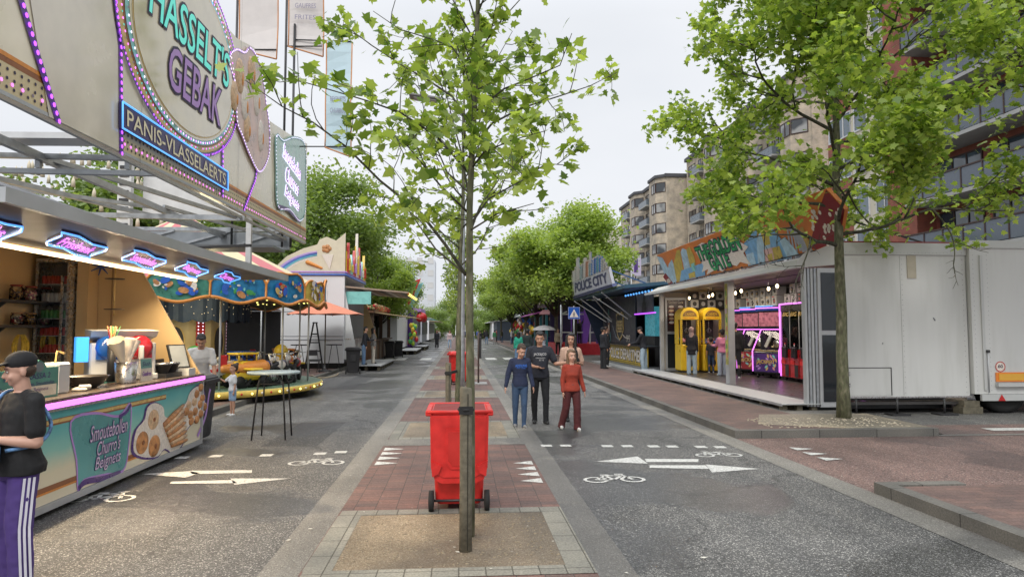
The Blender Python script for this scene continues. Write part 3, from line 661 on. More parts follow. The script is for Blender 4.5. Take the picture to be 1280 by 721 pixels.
def window(bd, a, b, z0, z1, nrm, mull=2, fm=None, pm=None):
    """a,b: 2D ends on the wall face, nrm outward 2D normal"""
    fm = fm or frame_d; pm = pm or pane
    a = Vector(a); b = Vector(b); n = Vector(nrm).normalized(); u = (b-a).normalized(); l = (b-a).length
    rot = Matrix(((u.x, n.x, 0), (u.y, n.y, 0), (0, 0, 1)))
    mb = MB(); c = (a+b)/2
    def bx(du, dz, w, h, t, o): q = c+u*du+n*o; mb.box((q.x, q.y, dz), (w, t, h), fm, rot)
    zc = (z0+z1)/2; f = .09
    bx(0, z1-f/2, l, f, .1, .03); bx(0, z0+f/2, l, f, .1, .03)
    for i in range(mull+1): bx(-l/2+f/2+(l-f)*i/mull, zc, f, z1-z0-2*f, .1, .03)
    fo = mb.build('window', bd); m2 = MB(); q = c+n*.02; m2.box((q.x, q.y, zc), (l-.02, .03, z1-z0-.02), pm, rot); m2.build('pane', fo)
def apartments(loc, yA, yB, X, H, floors, bays, label):
    bd = thing('apartment_building', loc, label, 'building'); fh = H/floors; mb = MB(); rf = MB()
    mb.bb(X, X+12, yA, yB, 0, H, beige); rf.bb(X-.3, X+12.2, yA-.2, yB+.2, H, H+.5, roofm)
    for (y0, y1, kind) in bays:
        if kind == 'bay':
            pts = [(X, y0), (X-1.3, y0+1.3), (X-1.3, y1-1.3), (X, y1)]; mb.prism([(x, y, 0) for x, y in pts], (0, 0, H-.003), beige); rf.prism([(X, y0-.3, H+.003), (X-1.5, y0+1.1, H+.003), (X-1.5, y1-1.1, H+.003), (X, y1+.3, H+.003)], (0, 0, .42), roofm)
            for k in range(2, floors):
                z = k*fh+.85; s = .7071
                window(bd, (X-.1*s-.05, y0+.15), (X-1.3+.02, y0+1.28), z, z+1.45, (-s, -s), 1)
                window(bd, (X-1.3, y0+1.35), (X-1.3, min(y1-1.4, y0+3.3)), z, z+1.45, (-1, 0), 2)
        elif kind == 'bal':
            for k in range(2, floors):
                z = k*fh
                window(bd, (X, y0+.3), (X, y0+2.0), z+.15, z+2.3, (-1, 0), 2); 
                if y1-y0 > 3.6: window(bd, (X, y0+2.5), (X, y1-.3), z+.85, z+2.3, (-1, 0), 1)
                sl = MB(); rl = MB(); sl.bb(X-1.25, X, y0+.1, y1-.3, z-.1, z+.08, conc)
                for yy in (y0+.12, y1-.34): rl.bb(X-1.2, X-.02, yy, yy+.04, z+.085, z+1.0, railm)
                rl.bb(X-1.24, X-1.2, y0+.12, y1-.3, z+.085, z+.95, railm); rl.bb(X-1.26, X-1.18, y0+.1, y1-.28, z+.96, z+1.02, frame_d)
                rl.build('railing', sl.build('balcony', bd))
        else:
            for k in range(2, floors): window(bd, (X, y0+.4), (X, y1-.4), k*fh+.85, k*fh+2.3, (-1, 0), 2)
    mb.build('wall', bd); rf.build('roof', bd); return bd
apartments((36, 110, 0), 96.5, 125, 30, 24, 8, [(96.5, 102.5, 'bay'), (103, 108, 'bal'), (108.5, 114.5, 'bay'), (115, 119.5, 'bal'), (120, 124.5, 'win')], 'farther beige brick apartment block with brown bay windows and a windowless side wall')
apartments((38, 75, 0), 60, 95, 32.5, 25.8, 8, [(91, 94.5, 'win'), (86.5, 90.5, 'bal'), (81, 86, 'bay'), (76, 80.5, 'bal'), (70, 75.5, 'bay'), (65.5, 69.5, 'bal'), (60.3, 65, 'bay')], 'nearer beige apartment block with concrete balconies, rising above the orange stall sign')
lb = thing('low_building', (40, 150, 0), 'low cream building with a dark rooftop box at the far end of the flats', 'building')
mb = MB(); mb.bb(33.5, 46, 140, 175, 0, 23.5, cream); mb.build('wall', lb); mb = MB(); mb.bb(36.5, 39, 141, 145, 23.5, 26.5, roofm); mb.build('rooftop_box', lb)
for k in range(2, 7): window(lb, (37, 140), (39.2, 140), k*3.2+.8, k*3.2+2.3, (0, -1), 1)
fb = thing('haze_block', (-14, 190, 0), 'pale hazy building closing the left side of the street end', 'building')
mb = MB(); mb.bb(-24, -7, 190, 200, 0, 21, M('painted_haze', (.62, .65, .69), .9, var=.05, scale=.2)); mb.build('wall', fb)  # added block: its pale wall colour paints in the street-end haze
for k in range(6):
    for j in range(5): window(fb, (-21+3*j, 190), (-19.4+3*j, 190), 3+3.4*k, 4.6+3.4*k, (0, -1), 1, frame_w, frame_w)  # panes kept as pale as the frames so the block reads as haze
# red building
rb = thing('red_brick_building', (34, 42, 0), 'red brick building with a cream window strip and glazed grey balconies behind the white trailer', 'building')
mb = MB(); mb.bb(28.2, 40, 24, 49.8, 0, 25, redwall); mb.bb(27.0, 28.2, 38.2, 40.9, 0, 25, redwall); mb.bb(27.8, 28.197, 41, 46, 0, 24.6, cream); mb.build('wall', rb)
for k in range(1, 8):
    z = k*3.05
    window(rb, (27.8, 41.4), (27.8, 43.3), z+.4, z+2.6, (-1, 0), 2, frame_w, pane_b); window(rb, (27.8, 44), (27.8, 45.6), z+.4, z+2.6, (-1, 0), 1, frame_w, pane_b)
    window(rb, (28.2, 46.6), (28.2, 49.6), z+.6, z+2.4, (-1, 0), 3, frame_w, pane_b)
    for y in (26, 30.4, 34.4): window(rb, (28.2, y), (28.2, y+3.4), z+.2, z+2.5, (-1, 0), 3, frame_d, pane_b)
for k in range(1, 8):
    mb = MB(); m2 = MB(); m3 = MB(); z = k*3.05; mb.bb(26.2, 28.19, 24.5, 38.1, z-.2, z, conc); 
    for j in range(9): m2.bb(26.22, 26.26, 24.6+1.5*j, 26.02+1.5*j, z+.05, z+1.1, M('balcony_glass', (.10, .12, .15), .12, var=.05))
    m3.bb(26.18, 26.3, 24.5, 38.1, z+1.12, z+1.2, frame_d)
    for j in range(10): m3.bb(26.18, 26.28, 24.52+1.5*j, 24.58+1.5*j, z, z+1.12, frame_d)
    b_ = mb.build('balcony', rb); m2.build('balustrade', b_); m3.build('railing', b_)
# ------------------------------------------------------------------ shared materials
white = M('white_panel', (.62, .63, .62), .35, var=.08, scale=.8); alu = M('aluminium', (.46, .47, .48), .42, .35, var=.10, scale=4); dark = M('dark_metal', (.03, .03, .032), .45)
galv = M('galvanised', (.38, .40, .42), .4, .6, var=.25, scale=9); black = M('black_plastic', (.018, .018, .02), .45, bump=.1); rubber = M('rubber', (.015, .015, .015), .8)
redp = M('red_plastic', (.60, .022, .018), .42, var=.2, scale=9); redd = M('red_plastic_worn', (.50, .02, .015), .45)
wood = M('weathered_wood', (.135, .12, .085), .85, var=.35, scale=14, bump=.4, bscale=30)
tan = M('tan_wall', (.60, .43, .22), .55, var=.06, scale=2); cream_p = M('cream_print', (.80, .73, .57), .28, var=.16, scale=1.6, coat=.35)
teal = M('teal_print', (.05, .28, .27), .3, var=.12, scale=4); tealL = M('teal_light', (.22, .56, .52), .3, var=.1, scale=5); purple = M('purple_print', (.075, .03, .19), .3, var=.1); purpL = M('lilac_print', (.45, .25, .62), .4, var=.1)
brown = M('brown_band', (.28, .10, .035), .35, var=.2, scale=8); gold = M('gold_print', (.62, .44, .16), .3, var=.1)
pinkp = M('pink_print', (.62, .30, .34), .35, var=.25, scale=12); dough = M('dough', (.52, .24, .09), .5, var=.45, scale=14); doughL = M('dough_light', (.66, .45, .27), .5, var=.35, scale=22); sugar = M('sugar', (.75, .68, .60), .6, var=.2, scale=30)
led_p = M('led_purple', (.52, .10, .95), .4, var=0, emit=1.6); led_m = M('led_magenta', (.85, .22, .95), .4, var=0, emit=1.5); led_b = M('led_blue', (.12, .42, 1.0), .4, var=0, emit=1.2); led_w = M('led_white', (.9, .8, 1), .4, var=0, emit=1.4)
led_t = M('led_teal', (.12, .75, .62), .4, var=0, emit=.35); led_warm = M('led_warm', (1, .75, .42), .4, var=0, emit=3.0); led_y = M('bulb_yellow', (1, .9, .25), .4, var=0, emit=2.2)
letterc = M('letter_cream', (.66, .60, .42), .5, var=0, emit=.12); navy = M('navy_panel', (.045, .03, .13), .3, var=.1); ink = M('ink', (.03, .02, .06), .5, var=0)
steel = M('brushed_steel', (.5, .5, .5), .28, .9, var=.1, scale=20); countertop = M('counter_top', (.10, .075, .06), .3, var=.2, scale=8)
paper = M('paper', (.66, .61, .52), .8, var=.1); banana = M('banana', (.62, .42, .04), .5, var=.3, scale=30); tgreen = M('toy_green', (.06, .3, .08), .4); tyel = M('toy_yellow', (.72, .5, .04), .35); tblue = M('toy_blue', (.03, .12, .5), .3); torange = M('orange_paint', (.68, .26, .05), .4, var=.15, scale=20)
tred = M('red_paint', (.5, .02, .02), .35, var=.1); cream_c = M('cream_canvas', (.66, .58, .36), .7, var=.08); pink_c = M('pink_canvas', (.55, .16, .17), .7, var=.1)
def gradmat(name, stops, axis='Z', lo=0, hi=1, rough=.3, nscale=3):
    m = bpy.data.materials.new(name); m.use_nodes = True; nt = m.node_tree; N = nt.nodes; L = nt.links; b = N['Principled BSDF']
    g = N.new('ShaderNodeNewGeometry'); s = N.new('ShaderNodeSeparateXYZ'); L.new(g.outputs['Position'], s.inputs[0]); mr = N.new('ShaderNodeMapRange'); mr.inputs[1].default_value = lo; mr.inputs[2].default_value = hi; L.new(s.outputs[axis], mr.inputs[0])
    n = N.new('ShaderNodeTexNoise'); n.inputs['Scale'].default_value = nscale; n.inputs['Detail'].default_value = 5; L.new(g.outputs['Position'], n.inputs[0])
    a = N.new('ShaderNodeMath'); a.operation = 'MULTIPLY_ADD'; L.new(n.outputs['Fac'], a.inputs[0]); a.inputs[1].default_value = .2; L.new(mr.outputs[0], a.inputs[2]); sb = N.new('ShaderNodeMath'); sb.operation = 'SUBTRACT'; L.new(a.outputs[0], sb.inputs[0]); sb.inputs[1].default_value = .1
    r = ramp(N, stops); L.new(sb.outputs[0], r.inputs[0]); L.new(r.outputs[0], b.inputs['Base Color']); b.inputs['Roughness'].default_value = rough; return m
# ================================================================== the cake stall
stall = thing('cake_stall', (-4.6, 8, 0), 'long cake stall with open counter, neon fascia signs and teal painted front', 'food stall')
XF = -3.95; YN, YF = 4.6, 10.9
fp = Plane((XF, 0, 0), (0, 1, 0), (0, 0, 1))
frontm = gradmat('stall_front_print', [(0, (.74, .66, .50)), (.35, (.68, .62, .44)), (.58, (.26, .54, .46)), (.85, (.11, .42, .42)), (1, (.06, .31, .33))], 'Z', .1, 1.0)
mb = MB(); mb.bb(XF-.06, XF, YN, YF, .13, 1.0, frontm); mb.build('counter_front', stall)
mb = MB(); mb.bb(XF-.05, XF+.02, YN, YF+.02, .06, .127, alu); mb.bb(XF-.04, XF+.025, YF-.04, YF+.012, .131, .998, alu); mb.build('kick_rail', stall)
mb = MB(); mb.bb(XF-.5, XF+.02, YN, YF+.01, 1.088, 1.12, countertop); mb.bb(XF-.06, XF+.03, YN, YF+.015, 1.003, 1.03, steel); mb.build('counter_top', stall)
mb = MB(); mb.bb(XF-.04, XF+.035, YN, YF+.02, 1.033, 1.085, led_m); mb.build('light_strip', stall)
# art on the counter front
art = MB()
def q(pts): return [fp.pix(*p) for p in pts]
band(art, fp, [(YN, .9), (9.6, .9)], .035, .003, gold); band(art, fp, [(YN, .895), (9.6, .895)], .06, .002, brown)
band(art, fp, [(YN, .27), (9.9, .27)], .05, .002, brown); band(art, fp, [(YN, .235), (9.9, .235)], .02, .003, torange)
# scroll with the three words
sc = spline(q([(88, 527), (118, 516), (148, 520), (163, 505), (160, 560), (153, 588), (130, 593), (104, 600), (97, 612), (95, 575)]), 4, True)
sheet(art, fp, sc, .004, M('scroll_teal', (.10, .34, .34), .3, var=.25, scale=2)); band(art, fp, sc, .028, .006, purpL, closed=True)
band(art, fp, spline(q([(97, 611), (106, 602), (130, 597), (150, 590)])), .06, .008, purple); band(art, fp, spline(q([(148, 521), (158, 514), (163, 505)])), .04, .008, purple)
# oval at the near end and name plate
ov = ellipse((5.55, .50), .78, .36); sheet(art, fp, ov, .004, cream_p); band(art, fp, ov, .06, .006, gold, closed=True); band(art, fp, ellipse((5.55, .5), .71, .31), .03, .008, teal, closed=True)
band(art, fp, ellipse((5.55, .5), .84, .40), .012, .005, brown, closed=True)
npz = q([(30, 623), (62, 614), (62, 631), (30, 641)]); npz = [(5.2, .14), (6.43, .14), (6.43, .27), (5.2, .27)]
sheet(art, fp, npz, .009, purple); band(art, fp, npz, .012, .011, purpL, closed=True)
art.build('painted_scroll', stall)
lt = MB()
for s, (x, y), w_, h_ in [('Smoutebollen', (136, 536), 1.0, .17), ('Churro\'s', (135, 556), .62, .155), ('Beignets', (134, 576), .68, .17)]:
    c = fp.pix(x, y); text(lt, fp, s, c, w_*.82, h_, M('pale_lilac', (.66, .55, .72), .4, var=.05), .010, shear=.25, outline=purple, ow=.04)
text(lt, fp, 'PANIS-VLASSELAERTS', (5.82, .205), 1.15, .085, letterc, .013); text(lt, fp, "GEBAK", (5.6, .5), 1.0, .26, purpL, .010, shear=.15, outline=tealL, ow=.04)
lt.build('lettering', stall)
# pastry pictures: doughnuts, churros bunch, doughballs in a cone
pa = MB()
out = spline(q([(163, 560), (167, 538), (178, 524), (182, 508), (192, 502), (203, 508), (205, 520), (215, 519), (232, 503), (238, 488), (250, 480), (256, 492), (257, 512), (252, 520), (243, 526), (232, 540), (228, 556), (216, 568), (205, 562), (196, 572), (181, 574), (167, 570)]), 3, True)
sheet(pa, fp, out, .006, purple); cen = Vector((sum(p.x for p in out)/len(out), sum(p.y for p in out)/len(out)))
sheet(pa, fp, [cen+(p-cen)*.95 for p in out], .008, sugar)
def ball(x, y, rx, rz, m, hole=False, th=.012):
    c = fp.pix(x, y); pa.ell(fp.p(c, .009), (th, rx, rz), m, None, 14, 8)
    if hole: pa.ell(fp.p(c, .011+th), (.006, rx*.22, rz*.22), brown, None, 10, 6)
ball(177, 553, .17, .14, dough, True); ball(191, 524, .16, .13, doughL, True); ball(192, 557, .17, .14, dough, True, .018)
for i in range(9):
    a = fp.pix(203+i*1.2, 531+i*3.2); b = fp.pix(228+i*.5, 506+i*5.4); pa.tube([fp.p(a, .016), fp.p(((a[0]+b[0])/2, (a[1]+b[1])/2+.01), .03), fp.p(b, .016)], [.03, .04, .02], doughL if i % 2 else dough, 6)
for (x, y) in [(250, 484), (245, 492), (252, 497), (242, 502), (249, 505), (235, 506), (243, 514), (250, 517), (237, 518), (255, 508), (232, 514), (245, 524), (238, 526)]: ball(x, y, .085, .062, dough if (x+y) % 3 else doughL, False, .03)
sheet(pa, fp, [(9.05, .2), (10.2, .2), (10.2, .46), (9.05, .42)], .004, white)
band(pa, fp, spline(q([(246, 545), (256, 520), (260, 495), (262, 486)])), .06, .012, purpL)
pa.build('pastry_picture', stall)
# walls, roof, fascia
wm = MB(); wm.bb(-6.3, -6.24, YN, 10.86, .6, 2.95, tan); wm.build('back_wall', stall)
sw = MB(); sw.prism([(XF-.02, 10.84, 1.125), (-6.24, 10.84, 1.125), (-6.24, 10.84, 2.95), (-5.02, 10.84, 2.95)], (0, .04, 0), tan); sw.build('side_wall', stall)
fl = MB(); fl.bb(-6.24, XF-.07, YN, 10.83, .45, .5, dark); fl.bb(-6.3, XF-.08, YN, 10.86, .12, .44, dark)
for y in (6, 9.6): fl.lathe((-5.9, y, 0), [(0.001, 0), (.2, 0), (.2, .12), (.001, .12)], rubber, 12)
fl.build('chassis', stall)
rf = MB(); rf.bb(-6.35, -4.10, YN, 10.9, 2.951, 3.0, tan); rf.bb(-4.10, -4.06, YN, 10.9, 2.57, 3.0, tan); rf.build('ceiling', stall)
YE = 11.9
I = lambda y, dz=0: Vector((-4.0, y, 2.57+dz)); O = lambda y, dz=0: Vector((-2.98, y, 2.64+dz))
taupe = M('taupe_soffit', (.105, .085, .075), .45, var=.12, scale=2)
sf = MB(); sf.prism([I(YN), O(YN), O(YE), I(YE-.9)], (0, 0, .06), taupe); sf.build('fascia_flap', stall)
ed = MB(); ed.prism([O(YN, -.02)+Vector((.002, 0, 0)), O(YN, -.02)+Vector((.05, 0, 0)), O(YE, -.02)+Vector((.05, 0, 0)), O(YE, -.02)+Vector((.002, 0, 0))], (0, 0, .1), alu)
ed.build('edge_trim', stall)
hm = M('roof_hatch_grey', (.13, .135, .15), .35, var=.12, scale=1.5)
ht = MB(); ht.prism([(-3.05, YN, 2.705), (-3.05, 9.6, 2.705), (-4.9, 9.6, 3.16), (-4.9, YN, 3.42)], (-.02, 0, .06), hm); ht.build('roof_hatch', stall)
ls = MB(); ls.bb(-4.07, -4.03, YN, 10.8, 2.53, 2.565, led_warm); ls.build('warm_light_strip', stall)
# neon signs on the fascia flap
fpl = Plane(I(0), (0, 1, 0), (O(0)-I(0)).normalized()); fpl.n = -Vector((0, 0, 1)).cross(Vector((0, 1, 0))).cross(Vector((0, 1, 0))) if 0 else fpl.n
if fpl.n.z > 0: fpl.n = -fpl.n
signs = [('Drinks', [(-45, 262), (28, 279), (0, 300), (-60, 290)]), ('Frisdrank', [(77, 286), (134, 306), (112, 319), (59, 302)]), ('Smoutebollen', [(168, 309), (207, 322), (192, 334), (153, 322)]), ('Beignets', [(234, 324), (260, 335), (246, 345), (219, 335)]), ('Churros', [(281, 336), (300, 344), (288, 352), (268, 344)])]
for s, cor in signs:
    uv = [Vector(fpl.pix(*p)) for p in cor]; e = []
    for a, b in zip(uv, uv[1:]+uv[:1]):
        dd = (b-a); nn = Vector((-dd.y, dd.x))*.035
        e += [a, a+dd*.25+nn, a+dd*.5, a+dd*.75-nn]
    m1 = MB(); sheet(m1, fpl, e, .02, navy, .015); so_ = m1.build('neon_sign', stall)
    m2 = MB(); pp = [fpl.p(p, .03) for p in e]; m2.tube(pp+[pp[0], pp[1]], .009, led_b, 6); m2.build('neon_border', so_)
    m3 = MB(); cc = sum(uv, Vector((0, 0)))/4; rt = ((uv[1]-uv[0])+(uv[2]-uv[3]))/2; upv = ((uv[0]-uv[3])+(uv[1]-uv[2]))/2
    v0, f0 = text_data(s, .25, .01, .0, 1.0); xs = [v[0] for v in v0]; ys = [v[1] for v in v0]
    m3.add([fpl.p(cc+rt*.74*((v[0]-min(xs))/(max(xs)-min(xs))-.5)+upv*.6*((v[1]-min(ys))/(max(ys)-min(ys))-.5), .028) for v in v0], f0, led_m); m3.build('lettering', so_)
# ---- the tall lit sign board above the stall
board = thing('sign_board', (-3.0, 9, 3.3), 'huge cream lit board with bakery name, oval frame and pastry pictures, above the stall', 'sign board')
bp = Plane((-3.0, 0, 0), (0, 1, 0), (0, 0, 1)); Bq = lambda pts: [bp.pix(*p) for p in pts]
edge = Bq([(-120, 60), (0, 118), (150, 192), (250, 240), (382, 305), (384, 180), (362, 168), (335, 150), (318, 60), (296, 48), (262, 10), (240, -40), (180, -100), (-120, -300)])
mb = MB(); 
mb.prism([bp.p(p, -.05) for p in edge], bp.n*.05, cream_p); mb.build('panel', board)
a1 = MB(); grey_joint = M('panel_joint', (.2, .18, .15), .5, var=0)
bot = Bq([(-120, 60), (0, 118), (150, 192), (250, 240), (382, 305)])
def upb(f): return [(p[0], p[1]+f) for p in bot]
band(a1, bp, upb(.25), .05, .003, brown); band(a1, bp, upb(.28), .03, .004, torange); band(a1, bp, upb(.02), .03, .005, alu)
band(a1, bp, upb(.13), .2, .002, M('pale_gold', (.60, .50, .30), .4, var=.1))
for f in (.07, .13, .19): dots(a1, bp, upb(f), .013, .075, .006, ink)
dots(a1, bp, upb(.1), .014, .11, .007, led_m, alt=None)
sheet(a1, bp, Bq([(60, 146), (150, 190), (150, 70), (135, -10), (30, -40)]), .008, M('cream_blank', (.72, .66, .55), .2, var=.16, scale=2, coat=.4))
band(a1, bp, Bq([(375, 295), (376, 190)]), .03, .004, brown)
for y_ in (6.55, 9.35, 11.6): band(a1, bp, [(y_, 3.2), (y_, 6.4)], .007, .0095, grey_joint)
for y_ in (6.55, 9.35, 11.6): dots(a1, bp, [(y_+.03, 3.5), (y_+.03, 6.0)], .006, .4, .0098, grey_joint)
a1.build('printed_border', board)
for pts in ([(15, -30), (45, 70), (71, 152)], [(150, 192), (149, 60), (140, -20)], [(277, 245), (277, 180)], [(304, 262), (318, 225), (326, 170)]):
    l1 = MB(); band(l1, bp, Bq(pts), .07, .012, purple); dots(l1, bp, Bq(pts), .02, .062, .02, led_p); l1.build('light_row', board)
# oval
c0 = Vector(bp.pix(212, 84)); pr = Bq([(140, 10), (150, -60), (292, 84), (290, 140), (280, 172), (262, 181), (230, 173), (190, 140), (160, 85)])
# fitted ellipse on the plane
ec = (7.62, 4.83); ea, eb = 1.52, .98; 
o1 = MB(); E = lambda s, n=56: ellipse(ec, ea*s, eb*s, n, R(4))
sheet(o1, bp, E(1.06), .014, gold, .01); sheet(o1, bp, E(1.0), .018, brown, .01); sheet(o1, bp, E(.98), .022, tealL); sheet(o1, bp, E(.93), .026, M('cream_oval', (.70, .62, .45), .15, var=.12, scale=3, coat=.5)); sheet(o1, bp, E(.90), .029, gold); sheet(o1, bp, E(.885), .032, M('cream_oval2', (.70, .63, .47), .15, var=.12, scale=3, coat=.5))
band(o1, bp, E(1.09), .04, .02, purple, closed=True); dots(o1, bp, E(1.09), .013, .05, .026, led_p, closed=True); dots(o1, bp, E(.955), .014, .07, .034, led_w, closed=True, alt=led_m); dots(o1, bp, E(1.02), .012, .055, .024, led_t, closed=True, alt=led_m)
ovl = o1.build('oval_frame', board)
l2 = MB()
text(l2, bp, "HASSELT'S", (7.68, 5.06), 2.25, .46, led_t, .040, ang=R(1), shear=.12, offset=.01, outline=ink, ow=.045)
text(l2, bp, "GEBAK", (7.78, 4.50), 1.5, .46, purpL, .040, ang=R(1), shear=.12, offset=.01, outline=ink, ow=.045)
l2.build('lettering', ovl)
# name plate PANIS-VLASSELAERTS
pn = Bq([(146, 127), (280, 215), (280, 238), (146, 160)]); p1 = MB(); sheet(p1, bp, pn, .045, navy, .03); po = p1.build('name_plate', board)
p2 = MB(); pp = [bp.p(p, .05) for p in pn]; p2.tube(pp+[pp[0]], .008, led_b, 6); p2.build('neon_border', po)
p3 = MB(); U = [Vector(p) for p in pn]; v0, f0 = text_data('PANIS-VLASSELAERTS', 0, .008, 0, 1.0); xs = [v[0] for v in v0]; ys = [v[1] for v in v0]; out = []
for v in v0:
    s = .03+.94*(v[0]-min(xs))/(max(xs)-min(xs)); t = .18+.64*(v[1]-min(ys))/(max(ys)-min(ys)); out.append(bp.p(U[3].lerp(U[2], s).lerp(U[0].lerp(U[1], s), t), .05))
p3.add(out, f0, letterc); p3.build('lettering', po)
# pastry cut-out with wavy edge (right part of the board)
c1 = MB(); cut = spline(Bq([(283, 75), (292, 62), (303, 66), (310, 60), (320, 75), (326, 100), (330, 130), (334, 160), (333, 195), (322, 215), (310, 195), (300, 170), (293, 150), (292, 110)]), 4, True)
sheet(c1, bp, cut, .03, M('pastry_cream', (.68, .50, .44), .3, var=.3, scale=4), .02); band(c1, bp, cut, .035, .034, purpL, closed=True); dots(c1, bp, cut, .014, .06, .04, led_w, closed=True)
for (x, y, rx, rz) in [(297, 95, .22, .30), (312, 90, .22, .28), (303, 130, .2, .3), (318, 125, .2, .3), (323, 170, .16, .3), (306, 160, .18, .25), (290, 120, .18, .25)]:
    c = bp.pix(x, y); c1.ell(bp.p(c, .03), (.03, rx*.8, rz*.8), sugar if (x+y) % 2 else doughL, None, 14, 8)
    c1.ell(bp.p((c[0]+.05, c[1]-.03), .055), (.01, rx*.25, rz*.3), torange, None, 8, 5)
c1.build('pastry_cut_out', board)
# teal scroll at the far end
s1 = MB(); scr = spline(Bq([(343, 170), (352, 176), (366, 172), (379, 182), (380, 230), (379, 265), (372, 276), (360, 262), (345, 258), (343, 215)]), 4, True)
sheet(s1, bp, scr, .03, M('scroll_pale', (.48, .68, .62), .3, var=.2, scale=3), .02); band(s1, bp, scr, .05, .034, teal, closed=True); dots(s1, bp, scr, .013, .06, .04, led_w, closed=True); band(s1, bp, Bq([(345, 258), (358, 262), (372, 277)]), .07, .036, purple)
sco = s1.build('scroll_panel', board)
s2 = MB(); pl2 = bp
for i, (s, (x, y), w_) in enumerate([('Smoutebollen', (363, 203), 1.35), ('Churros', (363, 227), 1.0), ('Beignets', (363, 250), 1.1)]): text(s2, bp, s, bp.pix(x, y), w_*.95, .27, purpL, .038, ang=R(-6), shear=.25, offset=.01, outline=led_w, ow=.02)
s2.build('lettering', sco)
# small pennant hanging above
pe = MB(); sheet(pe, bp, Bq([(243, -8), (264, -8), (262, 20)]), .02, navy, .02); band(pe, bp, Bq([(243, -8), (262, 20), (264, -8)]), .03, .024, led_b); pe.build('pennant', board)
# steel carrying frame
fr = thing('support_frame', (-4.6, 10, 3.4), 'grey steel frame of beams and braces carrying the cake stall sign board', 'frame')
def bar(nm, a, b, w_, h_, m=galv): mb = MB(); mb.beam(a, b, w_, h_, m); return mb.build(nm, fr)
for y, z in ((7.4, 3.46), (7.4, 3.62)): bar('cross_beam', (-7.6, y, z), (-3.2, y, z-.02), .07, .05)
for x in (-7.4, -5.6, -4.4, -3.5): bar('upright', (x, 7.4, 3.48), (x, 7.4, 3.6), .05, .05)
bar('rail', (-3.2, 4.6, 3.42), (-3.2, 12.75, 3.44), .035, .04); bar('rail', (-4.35, 5.0, 3.62), (-4.35, 12.9, 3.5), .06, .08); bar('rail', (-5.6, 7.3, 3.55), (-4.3, 12.8, 3.55), .06, .06)
bar('cross_beam', (-6.4, 10.2, 3.46), (-3.15, 10.2, 3.42), .07, .07)
for z in (3.28, 3.62): bar('end_beam', (-6.6, 12.85, z), (-3.15, 12.85, z+.02), .09, .07)
mb = MB(); mb.bb(-6.5, -3.15, 12.8, 12.84, 3.335, 3.58, M('grey_sheet', (.25, .27, .29), .4, .3)); mb.build('end_panel', fr)
mb = MB(); mb.bb(-5.4, -3.2, 11.9, 12.7, 3.2, 3.24, M('grey_sheet', (.25, .27, .29), .4, .3)); mb.build('floor_panel', fr)
for x0, x1 in ((-6.2, -5.2), (-5.2, -4.2), (-4.2, -3.3)): bar('brace', (x0, 12.78, 3.3), (x1, 12.78, 3.6), .03, .04)
bar('brace', (-4.35, 7.5, 3.6), (-3.25, 10.1, 3.42), .05, .05); bar('brace', (-4.35, 10.3, 3.6), (-3.25, 12.7, 3.42), .05, .05); bar('brace', (-6.9, 7.5, 3.58), (-4.4, 10.2, 3.56), .05, .05)
wp = M('white_paint', (.6, .61, .62), .4, var=.1)
mb = MB(); mb.bb(-5.35, -5.15, 11.0, 11.1, 2.64, 4.7, wp)
for i in range(14): mb.bb(-5.32, -5.18, 10.985, 10.999, 2.75+.13*i, 2.8+.13*i, dark)
mb.build('post', fr)
mb = MB(); mb.bb(-5.1, -3.25, 11.3, 11.36, 3.65, 4.6, wp); mb.build('white_panel', fr)
bar('post', (-3.45, 11.4, 2.8), (-3.45, 11.4, 4.6), .08, .08, wp)
bar('hinge_arm', (-4.7, 11.3, 3.08), (-3.3, 11.0, 3.12), .06, .04, dark); bar('floor_beam', (-7.9, 7.1, 3.66), (-3.2, 7.1, 3.72), .3, .06, wp)
